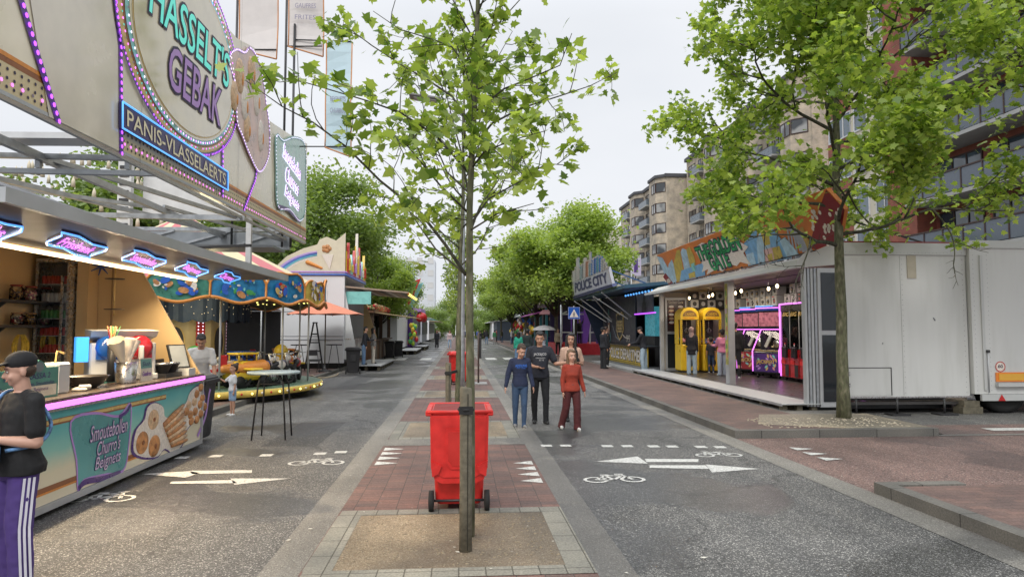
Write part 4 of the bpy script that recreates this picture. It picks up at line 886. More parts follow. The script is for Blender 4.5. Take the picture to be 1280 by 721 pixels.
# tall banner flags
bcol = M('banner_cloth', (.66, .62, .60), .7, var=.06); bcol2 = M('banner_cloth_blue', (.48, .62, .68), .7, var=.06); borange = M('banner_edge', (.62, .28, .12), .6)
for i, (x0, x1, yb, yt, m, lab, edgem) in enumerate([(294, 345, 62, -90, bcol, 'leftmost tall pale banner flag with an orange hem, above the cake stall', borange), (356, 402, 58, -90, bcol, 'middle tall pale banner flag with small printed words', borange), (402, 436, 184, 52, bcol2, 'right banner flag, shorter, pale blue with rounded top', borange)]):
    Y = 12.7; a = PY(x0, yb, Y); b = PY(x1, yt, Y); t = thing('banner_flag', (a.x, Y, 2.6), lab, 'flag', 'banner flags above the cake stall')
    mb = MB(); 
    k = 10; vs = []
    zb = a.z; zt = b.z
    for j in range(k+1):
        for s in (0, 1): f = j/k; vs.append((a.x+.06+s*(b.x-a.x), Y+.05*math.sin(f*5+i)*s+.02*math.sin(f*11), zb+(zt-zb)*f-(.16 if (j == 0 and s == 1) else 0)))
    mb.add(vs, [(2*j, 2*j+1, 2*j+3, 2*j+2) for j in range(k)], m); mb.tube([vs[0], vs[1]], .015, edgem, 5); mb.tube([v for v in vs[0::2]], .012, edgem, 5); mb.tube([v for v in vs[1::2]], .012, edgem, 5); mb.build('cloth', t)
    mb = MB(); px_ = a.x+.02 if i < 2 else -3.1; mb.tube([(px_, Y, 3.3), (px_, Y, zt+.3)], .022, dark, 8); mb.tube([(px_, Y, zb), (b.x+.05, Y, zb+.02)], .012, dark, 6); mb.tube([(px_, Y, zt), (b.x+.05, Y, zt)], .012, dark, 6); mb.build('pole', t)
    pl = Plane((a.x+.06, Y-.06, zb), (1, 0, 0), (0, 0, 1)); mb = MB()
    for j, s in enumerate(['CHURROS', 'SMOUTEBOLLEN', 'GAUFRES', 'FRITES'] if i < 2 else ['BEIGNETS', 'CHURROS']): text(mb, pl, s, ((b.x-a.x)*.5, (.9 if i < 2 else .6)-.22*j+(1.2 if i == 0 else .3)), (b.x-a.x)*.6, .09, M('banner_ink', (.22, .2, .3), .6, var=0), .0)
    mb.build('lettering', t)
# ------------------------------------------------------------------ things in the stall
def shelf(z): 
    mb = MB(); mb.bb(-6.235, -5.98, 9.2, 10.72, z-.02, z+.02, dark)
    for y in (9.55, 10.5): mb.prism([(-6.235, y, z-.02), (-6.02, y, z-.02), (-6.235, y, z-.2)], (0, .03, 0), dark)
    return mb.build('shelf', stall)
zs = [PY(50, 377, 7.5), PY(50, 408, 7.5)]
# wall plane X=-6.24: heights from the photograph
wpz = Plane((-6.1, 0, 0), (0, 1, 0), (0, 0, 1)); s1z = wpz.pix(55, 379)[1]; s2z = wpz.pix(55, 408)[1]
shelf(s1z); shelf(s2z)
jg = clear('jar_glass'); lids = M('jar_lid_red', (.3, .05, .03), .4); lid2 = M('jar_lid_wood', (.35, .18, .08), .6)
def jar(y, z, h, r, cont, lidm, lab):
    t = thing('sweet_jar', (-6.1, y, z), lab, 'jar', 'jars on the stall shelves'); mb = MB(); c = (-6.1, y, z)
    mb.lathe(c, [(.001, .002), (r, .003), (r, h*.75), (r*.75, h*.85), (r*.75, h*.9)], jg, 14); mb.build('glass', t)
    mb = MB(); mb.lathe(c, [(.001, h*.9), (r*.9, h*.9), (r*.9, h), (.001, h)], lidm, 14); mb.build('lid', t)
    mb = MB(); 
    for _ in range(60): a = rng.uniform(0, 6.28); rr = r*.8*math.sqrt(rng.random()); mb.ell((c[0]+rr*math.cos(a), c[1]+rr*math.sin(a), z+.015+rng.random()*h*.6), (.016, .016, .014), cont[rng.integers(len(cont))], None, 6, 4)
    mb.build('sweets', t)
cA = [M('choc', (.06, .03, .02), .5), M('amber', (.5, .28, .08), .5)]; cB = [M('candy_pink', (.6, .25, .3), .5), M('candy_white', (.7, .62, .5), .5)]; cC = [M('candy_red', (.4, .03, .03), .5), M('choc', (.06, .03, .02), .5), M('candy_white', (.7, .62, .5), .5)]
for (px, cont, lab) in [(20, cA, 'red lidded jar of dark sweets, leftmost on the upper shelf'), (38, cB, 'red lidded jar of pink and white marshmallows, middle of the upper shelf'), (56, cC, 'red lidded jar of mixed sweets, rightmost on the upper shelf')]:
    jar(wpz.pix(px, 380)[0], s1z+.021, .21, .085, cont, lids, lab)
for (px, cont, lab) in [(21, cC, 'low jar with pink sweets at the left of the lower shelf'), (38, cA, 'wide low jar of black liquorice on the lower shelf'), (55, cB, 'low jar at the right of the lower shelf')]:
    jar(wpz.pix(px, 405)[0], s2z+.021, .17, .08, cont, lid2, lab)
for (px, py, lab) in [(52, 425, 'bunch of yellow bananas hanging under the lower shelf'), (17, 430, 'darker bunch of bananas hanging further left by the wall')]:
    y, z = wpz.pix(px, py); mb = MB()
    for j in range(5):
        a = -.5+.28*j; pts = [Vector((-6.05+.02*j, y+.14*math.sin(a)*t+.05*math.sin(3*t)*(1 if j > 1 else -1), z+.13-.26*t)) for t in [k/6 for k in range(7)]]
        mb.tube(pts, [.008, .016, .02, .021, .02, .014, .005], banana, 7)
    o = mb.build('banana_bunch', loc=(-6.05, y, z+.13)); tag(o, lab, 'bananas', 'banana bunches')
# drinks fridge
fy0, fy1 = -6.12, -5.72; fr_ = thing('drinks_fridge', (-5.9, 10.6, .5), 'tall glass door fridge with cans, in the back wall', 'fridge')
zt = 2.78
mb = MB(); mb.bb(fy0-.04, fy0, 10.4, 10.83, .5, zt, steel); mb.bb(fy1, fy1+.04, 10.4, 10.83, .5, zt, steel); mb.bb(fy0-.04, fy1+.04, 10.4, 10.83, zt+.001, zt+.05, steel); mb.bb(fy0, fy1, 10.79, 10.835, .5, zt, M('fridge_inside', (.10, .10, .09), .4)); mb.build('cabinet', fr_)
mb = MB(); mb.bb(fy0, fy1, 10.385, 10.395, .52, zt-.01, jg); d_ = mb.build('door', fr_); mb = MB(); mb.bb(fy1-.06, fy1-.03, 10.35, 10.38, 1.0, zt-.2, steel); mb.build('handle', d_)
for i in range(5):
    z = zt-.32-.25*i; mb = MB(); mb.bb(fy0+.01, fy1-.01, 10.42, 10.78, z-.01, z, white); mb.build('shelf', fr_)
    mb = MB()
    for j in range(6):
        for k in range(2): mb.lathe((fy0+.05+j*(fy1-fy0-.1)/5, 10.46+.12*k, z+.001), [(.001, 0), (.028, 0), (.03, .01), (.03, .11), (.022, .12), (.001, .12)], [tred, white, tgreen, tred][(i+k) % 4], 8)
    mb.build('can_row', fr_)
# folding panel lines on the back walls and the shelf column left of the fridge
mb = MB(); mb.bb(-5.66, -5.5, 10.55, 10.83, .5, 2.94, tan); mb.bb(-6.23, -6.17, 9.42, 9.5, .5, 2.94, tan); mb.bb(-5.3, -5.28, 10.82, 10.838, 1.13, 2.94, M('tan_dark', (.3, .2, .1), .6)); mb.build('wall_pillar', stall)  # thin strip in a darker tan marks the panel line
# ceiling lamp and blue star decoration, vent
y, z = wpz.pix(160, 340); lmp = thing('hanging_lamp', (-5.0, 10.3, 2.4), 'thin brass lamp with two small discs hanging at the back of the stall', 'lamp')
mb = MB(); mb.tube([(-5.0, 10.3, 2.95), (-5.0, 10.3, 2.0)], .01, gold, 6); mb.build('stem', lmp); mb = MB()
for z in (2.52, 2.08): mb.lathe((-5.0, 10.3, z), [(.001, 0), (.13, .005), (.13, .015), (.001, .02)], dark, 14)
mb.build('disc', lmp)
mb = MB(); 
for k in range(7): a = k*.9; mb.cap((-5.25, 10.4, 2.72), (-5.25+.14*math.cos(a), 10.4+.02*math.cos(a), 2.70+.11*math.sin(a)), .02, .008, M('tinsel_blue', (.03, .07, .25), .3), 6)
o = mb.build('blue_bow', loc=(-5.25, 10.4, 2.8)); tag(o, 'dark blue bow stuck under the stall ceiling right of the fridge', 'decoration')
CT = 1.12
# slush machine
sx, sy = -5.0, 9.9; sl_ = thing('slush_machine', (sx, sy, CT-.0), 'white slush machine with a blue tank and a red tank on the counter', 'slush machine')
mb = MB(); mb.bb(-5.25, -4.72, 9.3, 10.45, .5, 1.119, M('teal_cabinet', (.06, .2, .17), .5)); mb.build('cabinet', sl_)
mb = MB(); mb.bb(-5.2, -4.85, 9.5, 10.3, 1.125, 1.62, white, .02); mb.bb(-4.849, -4.72, 9.5, 10.3, 1.125, 1.2, white, .01); mb.build('housing', sl_)
for i, (m, y) in enumerate(((M('slush_blue', (.02, .12, .45), .15, coat=.5), 9.72), (M('slush_red', (.42, .02, .03), .15, coat=.5), 10.08))):
    mb = MB(); mb.tube([(-5.15, y, 1.56), (-4.78, y, 1.56), (-4.74, y, 1.56)], [.16, .16, .12], m, 20); mb.bb(-5.12, -4.8, y-.155, y+.155, 1.40, 1.56, m); tk = mb.build('tank', sl_)
    mb = MB(); mb.bb(-4.75, -4.69, y-.03, y+.03, 1.40, 1.58, white, .01); mb.tube([(-4.72, y, 1.42), (-4.70, y, 1.32)], .022, white, 8); mb.build('tap', tk)
mb = MB(); mb.prism([(-5.2, 9.5, 1.64), (-4.85, 9.5, 1.7), (-4.75, 9.5, 1.78), (-5.2, 9.5, 1.80)], (0, .8, 0), white); mb.build('lid', sl_)
mb = MB(); mb.bb(-4.84, -4.70, 9.32, 9.46, 1.38, 1.7, M('blue_screen', (.05, .35, .95), .3, var=0, emit=1.2)); mb.build('light_panel', sl_)
sl_.location = (-4.62, 9.75, CT); sl_.rotation_euler = (0, 0, R(-52))
# colourful cup stack, bucket, paper
def small(nm, loc, lab, cat, fn, group=None):
    mb = MB(); fn(mb, Vector(loc)); o = mb.build(nm, loc=loc); return tag(o, lab, cat, group)
small('steel_bowl', (-4.35, 8.35, CT), 'wide dark steel bowl on the counter', 'bowl', lambda m, c: m.lathe(c, [(.001, 0), (.12, 0), (.19, .05), (.25, .14), (.262, .142), (.24, .13), (.18, .045), (.001, .02)], M('dark_steel', (.13, .12, .11), .3, .7), 26))
small('steel_bucket', (-4.22, 9.05, CT), 'round steel bucket holding paper cones on the counter', 'bucket', lambda m, c: m.lathe(c, [(.001, 0), (.11, 0), (.13, .27), (.135, .27), (.115, .01)], steel, 22))
def cone_fn(m, c):
    for i in range(7):
        a = rng.uniform(-.9, .9); b = rng.uniform(-.5, .5); q_ = c+Vector((0, a*.05, 0)); e = q_+Vector((b*.2, a*.25, .30+.05*rng.random())); m.tube([q_, q_.lerp(e, .5), e], [.01, .05, .10], paper if i % 2 else sugar, 9, caps=False)
small('paper_cones', (-4.22, 9.05, CT+.20), 'bundle of pale paper cones standing in the steel bucket', 'paper cones', cone_fn)
small('straw_bundle', (-4.55, 9.35, CT+.0), 'tall holder with red and green straws beside the slush machine', 'straws', lambda m, c: (m.lathe(c, [(.001, 0), (.05, 0), (.05, .5), (.04, .5)], dark, 12), [m.tube([c+Vector((rng.normal()*.01, rng.normal()*.01, .45)), c+Vector((rng.normal()*.03, rng.normal()*.03, .72))], .006, [tred, tgreen, gold][k % 3], 5) for k in range(16)]))
def card(m, c):
    pl = Plane(c+Vector((0, -.17, 0)), (.05, 1, 0), (-.08, 0, 1)); sheet(m, pl, rect((0, 0), (.3, .3)), 0, paper, .01); sheet(m, pl, rect((.01, .17), (.29, .29)), .002, M('card_teal', (.16, .35, .33), .5)); text(m, pl, 'Slush', (.15, .23), .2, .06, purple, .004, shear=.2); text(m, pl, 'Gaufres', (.15, .1), .22, .06, purpL, .003, shear=.2, outline=purple, ow=.02)
small('menu_card', (-4.12, 9.42, CT), 'small printed menu card standing next to the steel bucket', 'menu card', card)
def fryer(m, c):
    m.bb(c.x-.15, c.x+.12, c.y-.25, c.y+.3, c.z, c.z+.06, dark)
    for dy in (-.12, .15):
        m.lathe((c.x+.02, c.y+dy, c.z+.06), [(.06, 0), (.12, .13), (.125, .13), (.11, .11), (.05, .02), (.001, .02)], dark, 16); m.tube([(c.x+.02+.12*math.cos(a), c.y+dy+.12*math.sin(a), c.z+.195) for a in [k*.4 for k in range(17)]], .008, steel, 5, caps=False)
    m.bb(c.x-.17, c.x-.14, c.y-.3, c.y+.3, c.z+.0, c.z+.25, dark)
small('frying_baskets', (-4.2, 10.15, CT), 'two black round baskets in a dark tray near the far counter end', 'baskets', fryer)
pos = thing('cash_screen', (-4.15, 10.62, CT), 'tilted touch screen till at the far end of the counter', 'till'); pl = Plane((-4.2, 10.42, CT+.1), (.5, .86, 0), (-.3, .17, .9))
mb = MB(); mb.prism([pl.p(p, -.03) for p in rect((0, 0), (.3, .38))], pl.n*.03, dark); mb.bb(-4.25, -4.0, 10.5, 10.75, CT, CT+.1, white); mb.build('housing', pos); mb = MB(); sheet(mb, pl, rect((.02, .03), (.28, .36)), .003, M('screen_grey', (.35, .38, .4), .15, var=.1)); mb.build('screen', pos)
def napkins(m, c): m.box(c+Vector((0, 0, .02)), (.14, .3, .03), paper, .3, .012); m.box(c+Vector((.02, .03, .05)), (.12, .2, .02), white, .5, .009)
small('napkins', (-4.2, 8.0, CT), 'folded white cloth lying on the counter in front of the steel bowl', 'cloth', napkins)
# glass display with menu board by the man
dc = thing('menu_board', (-4.1, 6.9, CT), 'teal menu board in two panels with scalloped tops standing on the counter', 'menu board'); pl = Plane((-4.12, 0, CT), (0, 1, 0), (0, 0, 1))
tg = M('board_teal', (.10, .30, .24), .35, var=.2, scale=5)
for i, (y0, y1) in enumerate(((6.05, 6.72), (6.75, 7.4))):
    m_ = MB(); top_ = [(y1, .30), ((y0+y1)/2+.12, .30), ((y0+y1)/2+.08, .35), ((y0+y1)/2, .38), ((y0+y1)/2-.08, .35), ((y0+y1)/2-.12, .30), (y0, .30)]
    sheet(m_, pl, [(y0, 0), (y1, 0)]+top_, .0, tg, .02); sheet(m_, pl, ellipse(((y0+y1)/2, .31), .07, .05, 16), .003, M('badge_grey', (.2, .24, .25), .4)); sheet(m_, pl, rect((y0+.03, .02), (y1-.03, .13)), .002, cream_p); bo = m_.build('panel', dc)
    m_ = MB(); 
    for s, z, w_, h_ in ([('KASSA 2', .225, .36, .055), ('Gaufres, Smoutebollen', .15, .5, .045), ('& Beignets', .09, .3, .045)] if i else [('KASSA 1', .225, .36, .055), ('Smoutebollen', .12, .42, .055)]): text(m_, pl, s, ((y0+y1)/2, z), w_, h_, purple, .005, shear=.1)
    m_.build('lettering', bo)
small('milk_box', (-4.28, 7.62, CT), 'plain white box with a gold tap standing beside the menu board', 'box', lambda m, c: (m.bb(c.x-.1, c.x+.1, c.y-.12, c.y+.12, c.z, c.z+.33, white, .02), m.tube([c+Vector((0, 0, .33)), c+Vector((0, .03, .45)), c+Vector((.06, .06, .42))], .012, gold, 6)))
small('cone_stack', (-4.3, 6.05, CT+.0), 'stack of pale wafer cones rising behind the man in the cap', 'cones', lambda m, c: [m.tube([c+Vector((0, .18*k, 0)), c+Vector((0, .18*k, .30)), c+Vector((0, .18*k, .5))], [.09, .08, .01], paper, 10) for k in range(3)])
# warm light inside the stall, from its lit strip
al = bpy.data.lights.new('strip_light', 'AREA'); al.shape = 'RECTANGLE'; al.size = .1; al.size_y = 5.5; al.energy = 230; al.color = (1, .78, .5); ao = bpy.data.objects.new('strip_light', al); C.objects.link(ao); ao.location = (-4.2, 7.8, 2.5); ao.rotation_euler = (0, R(-25), 0)
# ------------------------------------------------------------------ wheelie bins
def wheelie(body, lidm, loc, rz, lab, group=None, open_lid=False):
    t = thing('wheelie_bin', loc, lab, 'wheelie bin', group, rz)
    mb = MB(); rings = []
    def rr(z, wx, wy, y0, r=.05):
        pts = []
        for (cx, cy, a) in ((1, 1, 0), (-1, 1, 90), (-1, -1, 180), (1, -1, 270)):
            for k in range(5): an = R(a+k*22.5); pts.append(((wx-r)*cx+r*math.cos(an), y0+(wy-r)*cy+r*math.sin(an), z))
        return pts
    lv = [rr(.06, .215, .24, .02), rr(.10, .235, .26, .02), rr(.5, .255, .29, .01), rr(.93, .28, .33, 0), rr(.94, .30, .35, 0), rr(.985, .30, .35, 0), rr(.99, .29, .34, 0)]
    vs = sum(lv, []); n = 20; fs = [(i*n+j, i*n+(j+1) % n, (i+1)*n+(j+1) % n, (i+1)*n+j) for i in range(len(lv)-1) for j in range(n)]+[list(range(n))[::-1], [(len(lv)-1)*n+j for j in range(n)]]
    mb.add(vs, fs, body)
    # rear panel ribs (rear = -y)
    mb.bb(-.12, .12, -.315, -.275, .5, .8, body, .012) if not open_lid else None
    mb.build('body', t, world=False)
    if not open_lid:
        mb = MB(); lv = [rr(.992, .30, .355, -.0), rr(1.02, .305, .36, 0), rr(1.06, .27, .31, 0, .07), rr(1.075, .18, .2, 0, .07)]; vs = sum(lv, []); mb.add(vs, [(i*n+j, i*n+(j+1) % n, (i+1)*n+(j+1) % n, (i+1)*n+j) for i in range(3) for j in range(n)]+[list(range(n))[::-1], [3*n+j for j in range(n)]], lidm); mb.build('lid', t, world=False)
    else:   # lid thrown open, hanging down the rear
        mb = MB()
        def lp(z, y, wx): return [(-wx, y, z), (wx, y, z)]
        pts = [(0.285, .95), (.285, .90), (.275, .45), (.24, .34), (.17, .30)]; poly = [(x, z) for x, z in pts]+[(-x, z) for x, z in reversed(pts)]
        mb.prism([(x, -.37, z) for x, z in poly], (0, -.035, 0), lidm)
        inner = [(x*.9, .36+(z-.3)*.88) for x, z in poly]
        mb.prism([(x, -.4055, z) for x, z in inner], (0, -.012, 0), lidm)
        iw = [(.13, .82), (.13, .5), (.08, .44), (-.08, .44), (-.13, .5), (-.13, .82)]
        mb.prism([(x, -.418, z) for x, z in iw], (0, -.014, 0), lidm); iw2 = [(x*.82, .655+(z-.655)*.86) for x, z in iw]; mb.prism([(x, -.4325, z) for x, z in iw2], (0, -.006, 0), redd)
        for s in (-1, 1): mb.prism([(s*.275, -.40, .52), (s*.17, -.40, .47), (s*.2, -.40, .40), (s*.26, -.40, .37)], (0, -.04, 0), lidm)
        mb.build('lid', t, world=False)
        mb = MB(); mb.bb(-.26, .26, -.33, .33, .93, .9915, M('red_inside', (.2, .01, .008), .6)); mb.build('inside', t, world=False)
    mb = MB(); mb.tube([(-.31, -.34, .97), (-.31, -.4, .985), (.31, -.4, .985), (.31, -.34, .97)], .018, body, 8)
    mb.bb(-.33, -.27, -.41, .2, .945, 1.0, body, .01); mb.bb(.27, .33, -.41, .2, .945, 1.0, body, .01); mb.bb(-.325, .325, .30, .375, .93, 1.0, body, .012); mb.build('handle', t, world=False)
    mb = MB(); mb.tube([(-.29, -.25, .1), (.29, -.25, .1)], .013, dark, 8); mb.build('axle', t, world=False)
    for s in (-1, 1):
        mb = MB(); x = s*.275; mb.tube([(x-.025, -.25, .1), (x-.024, -.25, .1), (x+.024, -.25, .1), (x+.025, -.25, .1)], [.09, .1, .1, .09], rubber, 20); w_ = mb.build('wheel', t, world=False)
        mb = MB(); mb.tube([(x-.028, -.25, .1), (x+.028, -.25, .1)], .05, dark, 14); mb.build('hub', w_, world=False)
    return t
rbin = wheelie(redp, redp, (0.0, 7.15, .01), 0, 'red wheelie bin with its lid hanging open, on the median behind the wooden stake', open_lid=True)
p = G(573, 479); wheelie(redp, redp, (-.05, 22.6, .01), R(8), 'second red wheelie bin, farther down the median beyond the second tree')
wheelie(redp, redp, (.1, 60, .01), 0, 'tiny third red bin far down the median')
bl1 = wheelie(black, black, (-4.36, 11.5, 0), R(-90), 'dark grey wheelie bin at the far end of the cake stall counter')
dup(bl1, (-4.35, 28.4, 0), R(10), 'black wheelie bin beside the plank platform of the white stall trailer')
dup(bl1, (-4.35, 43.2, 0), R(0), 'black wheelie bin with pale lid rim, nearer of two at the bar stall', group='black bins at the bar stall')
dup(bl1, (-3.95, 44.6, 0), R(4), 'black wheelie bin, farther of two at the bar stall', group='black bins at the bar stall')
# ------------------------------------------------------------------ stakes, bollard sign, street lamp
def stake(loc, h, lab, strap_to=None):
    t = thing('wooden_stake', loc, lab, 'stake', 'wooden tree stakes'); mb = MB(); x, y, z = loc
    mb.tube([(x, y, z-.1), (x+.003, y, z+h*.4), (x-.002, y, z+h-.01), (x, y, z+h)], [.053, .052, .05, .044], wood, 14); mb.bb(x+.012, x+.018, y-.056, y-.03, z+.02, z+h-.05, M('wood_split', (.02, .018, .012), .9)); mb.build('post', t)
    mb = MB(); mb.tube([(x+.058*math.cos(a), y+.058*math.sin(a), z+h-.18) for a in [k*.42 for k in range(16)]], .014, rubber, 6, caps=False); mb.bb(x-.058, x+.058, y-.062, y-.055, z+h-.215, z+h-.15, rubber)
    if strap_to: mb.beam((x+.03, y, z+h-.18), (strap_to[0], strap_to[1], z+h-.16), .02, .05, rubber)
    mb.build('strap', t)
stake((.053, 5.66, .01), 1.315, 'weathered round wooden stake in the near pit, in front of the open red bin', (.07, 6.02))
stake((-.2, 12.2, .01), 1.2, 'second wooden stake, left of the second young tree and behind the red bin', (-.05, 12.4))
stake((-.1, 25.3, .01), 1.2, 'far wooden stake beside the fourth young tree of the median')
t = thing('traffic_sign', (.62, 22.6, 0), 'low narrow sign on a post seen edge-on, on a pale base plate, on the median', 'traffic sign'); x, y = G(598, 480)[:2]
t.location = (x, y, .01); mb = MB(); mb.tube([(x, y, 0), (x, y, 1.7)], .03, M('post_brown', (.09, .06, .05), .6), 10); mb.build('post', t); mb = MB(); mb.bb(x+.035, x+.085, y-.3, y+.3, .85, 1.55, dark); mb.build('sign_plate', t); mb = MB(); mb.bb(x-.28, x+.28, y-.35, y+.35, .01, .05, conc); mb.build('base_plate', t)
lp = thing('street_lamp', (.03, 18.2, 0), 'tall grey street lamp with two flat heads rising behind the young tree', 'street lamp')
lx, ly = PY(577.5, 430, 18.2).x, 18.2; lp.location = (lx, ly, 0)
mb = MB(); mb.tube([(lx, ly, 0), (lx, ly, 1.0), (lx+.01, ly, 4), (lx+.02, ly, 7.85)], [.09, .075, .06, .04], galv, 12); mb.build('mast', lp)
for s in (-1, 1):
    mb = MB(); mb.tube([(lx, ly, 7.55), (lx+s*.5, ly, 7.9), (lx+s*.62, ly, 7.95)], .025, galv, 8); ar = mb.build('arm', lp)
    mb = MB(); mb.box((lx+s*1.02, ly, 8.02), (.85, .36, .09), M('lamp_head', (.14, .135, .13), .4), Matrix.Rotation(-s*.12, 3, 'Y'), .03); mb.box((lx+s*1.02, ly, 7.965), (.6, .28, .02), M('lamp_glass', (.3, .3, .3), .2), Matrix.Rotation(-s*.12, 3, 'Y')); mb.build('lamp_head', ar)
lp2 = dup(lp, (lx+.1, 46, 0), 0, 'second street lamp, far down the median')
# ------------------------------------------------------------------ bistro table by the kerb
tx, ty = -3.1, 11.75
bt = thing('bar_table', (tx, ty, 0), 'tall round folding bar table with a pale top standing alone on the left road', 'table')
mb = MB(); mb.lathe((tx, ty, 1.06), [(.001, 0), (.41, 0), (.425, .012), (.425, .032), (.41, .042), (.001, .042)], M('table_top_pale', (.36, .45, .46), .3, var=.15, scale=5), 40); mb.build('table_top', bt)
for a, b in (((-.2, -.18), (-.27, -.25)), ((.2, -.18), (.27, -.25)), ((-.2, .18), (-.25, .25)), ((.2, .18), (.25, .25))):
    mb = MB(); mb.tube([(tx+a[0]*.75, ty+a[1], 1.055), (tx+a[0]*1.0, ty+a[1], .9), (tx+b[0], ty+b[1], .0)], .014, dark, 8); mb.build('leg', bt)
mb = MB(); mb.tube([(tx-.2, ty-.18, .9), (tx+.2, ty-.18, .9)], .01, dark, 6); mb.tube([(tx-.2, ty+.18, .9), (tx+.2, ty+.18, .9)], .01, dark, 6); mb.build('brace', bt)
# ------------------------------------------------------------------ carousel
cx, cy, CR = -7.7, 19.6, 3.75
ca = thing('carousel', (cx, cy, 0), "children's carousel with painted scalloped crown, yellow bulbs and striped tent roof", 'carousel')
mb = MB(); mb.lathe((cx, cy, 0), [(.001, .34), (CR-.06, .34), (CR, .335), (CR, .30)], M('turntable_green', (.12, .2, .13), .5, var=.3, scale=3), 56); mb.lathe((cx, cy, 0), [(CR-.35, .02), (CR-.3, .16)], dark, 40); mb.build('platform', ca)
mb = MB(); mb.lathe((cx, cy, 0), [(CR+.004, .335), (CR+.03, .33), (CR+.03, .18), (CR-.01, .17)], M('skirt_yellow', (.70, .5, .1), .4, var=.15, scale=8), 72)
for i in range(90): a = 2*math.pi*i/90; mb.ell((cx+(CR+.035)*math.cos(a), cy+(CR+.035)*math.sin(a), .255), (.03, .03, .03), [tred, led_y, sugar][i % 3], None, 6, 4)
mb.build('skirt', ca)
# roof tent
mb = MB(); n = 24
for i in range(n):
    a0, a1 = 2*math.pi*i/n, 2*math.pi*(i+1)/n; m = cream_c if i % 2 else pink_c; ring = [(.12, 4.95), (CR*.5, 3.95), (CR+.03, 2.98)]
    for (r0, z0), (r1, z1) in zip(ring, ring[1:]): mb.add([(cx+r0*math.cos(a0), cy+r0*math.sin(a0), z0), (cx+r0*math.cos(a1), cy+r0*math.sin(a1), z0), (cx+r1*math.cos(a1), cy+r1*math.sin(a1), z1), (cx+r1*math.cos(a0), cy+r1*math.sin(a0), z1)], [(3, 2, 1, 0)], m)
mb.build('tent_roof', ca)
mb = MB(); mb.lathe((cx, cy, 0), [(CR-.1, 2.6), (1.0, 2.95), (.9, 2.9)], M('soffit_brown', (.10, .05, .03), .6, var=.4, scale=4), 40)
for i in range(16): a = 2*math.pi*i/16; mb.beam((cx+.9*math.cos(a), cy+.9*math.sin(a), 2.86), (cx+(CR-.15)*math.cos(a), cy+(CR-.15)*math.sin(a), 2.72), .07, .06, M('beam_brown', (.16, .08, .03), .5))
mb.build('soffit', ca)
bm_ = MB()
for i in range(16):
    a = 2*math.pi*i/16
    for k in range(9): r = 1.1+.29*k; bm_.ell((cx+r*math.cos(a), cy+r*math.sin(a), 2.80-.02*k), (.032, .032, .032), led_y, None, 6, 4)
for i in range(70): a = 2*math.pi*i/70; bm_.ell((cx+(CR-.22)*math.cos(a), cy+(CR-.22)*math.sin(a), 2.62), (.035, .035, .035), led_y, None, 6, 4)
o_ = bm_.build('light_bulbs', ca); o_['kind'] = 'stuff'
# scalloped crown boards
crn = [M('crown_blue', (.03, .16, .42), .35, var=.3, scale=7), M('crown_gold', (.5, .36, .1), .35, var=.3, scale=6), M('crown_yellow', (.62, .48, .1), .35, var=.2, scale=7), M('crown_lagoon', (.02, .2, .4), .35, var=.4, scale=7), M('crown_red', (.28, .02, .05), .35, var=.3, scale=6), M('crown_green', (.05, .22, .16), .35, var=.4, scale=7)]
NB = 18
for i in range(NB):
    a0 = 2*math.pi*(i)/NB; a1 = 2*math.pi*(i+1)/NB; small_ = i % 3 == 2; m = crn[(i*5+1) % 6] if i % 3 else crn[3]
    up = []; lo = []
    K = 12; zt0 = 3.24 if not small_ else 3.1
    for k in range(K+1):
        s = k/K; a = a0+(a1-a0)*s; r = CR+.1
        zt = 2.9+(zt0-2.9)*(math.sin(math.pi*s)**.55 if 0 < s < 1 else 0)+(.05*math.sin(3*math.pi*s) if 0 < s < 1 else 0); zb = 2.56-.14*math.sin(math.pi*s)**2
        up.append(Vector((cx+r*math.cos(a), cy+r*math.sin(a), zt))); lo.append(Vector((cx+r*math.cos(a), cy+r*math.sin(a), zb)))
    mb = MB(); nrm = Vector((math.cos((a0+a1)/2), math.sin((a0+a1)/2), 0))
    for k in range(K): mb.poly([lo[k], lo[k+1], up[k+1], up[k]], m)
    for k in range(K): mb.poly([up[k]-nrm*.04, up[k+1]-nrm*.04, lo[k+1]-nrm*.04, lo[k]-nrm*.04], dark)
    loop = [p+nrm*.01 for p in lo+up[::-1]]; mb.tube(loop+[loop[0]], .03, torange, 6); mb.tube([p+nrm*.02 for p in lo], .042, torange, 6)
    # plain painted blobs as the picture on each board
    mid = (a0+a1)/2; tg_ = Vector((-math.sin(mid), math.cos(mid), 0)); cpt = Vector((cx+(CR+.1)*math.cos(mid), cy+(CR+.1)*math.sin(mid), 2.82)); bw_ = (a1-a0)*CR
    cols = [[tgreen, tealL], [tred, tyel], [tblue, sugar], [tealL, tgreen], [gold, tred], [sugar, tblue]][i % 6]
    cols += [cols[0], dough, sugar, tblue]
    for k in range(26):
        dx = (rng.random()-.5)*bw_*.7; dz = (rng.random()-.5)*.42; rr_ = .02+.08*rng.random()**2; pt = cpt+tg_*dx+Vector((0, 0, dz))+nrm*.03
        pl = Plane(pt, tg_, (0, 0, 1)); sheet(mb, pl, ellipse((0, 0), rr_*1.3, rr_*.8, 10, rng.random()*3), .0012*k, cols[rng.integers(len(cols))])
    mb.build('crown_board', ca)
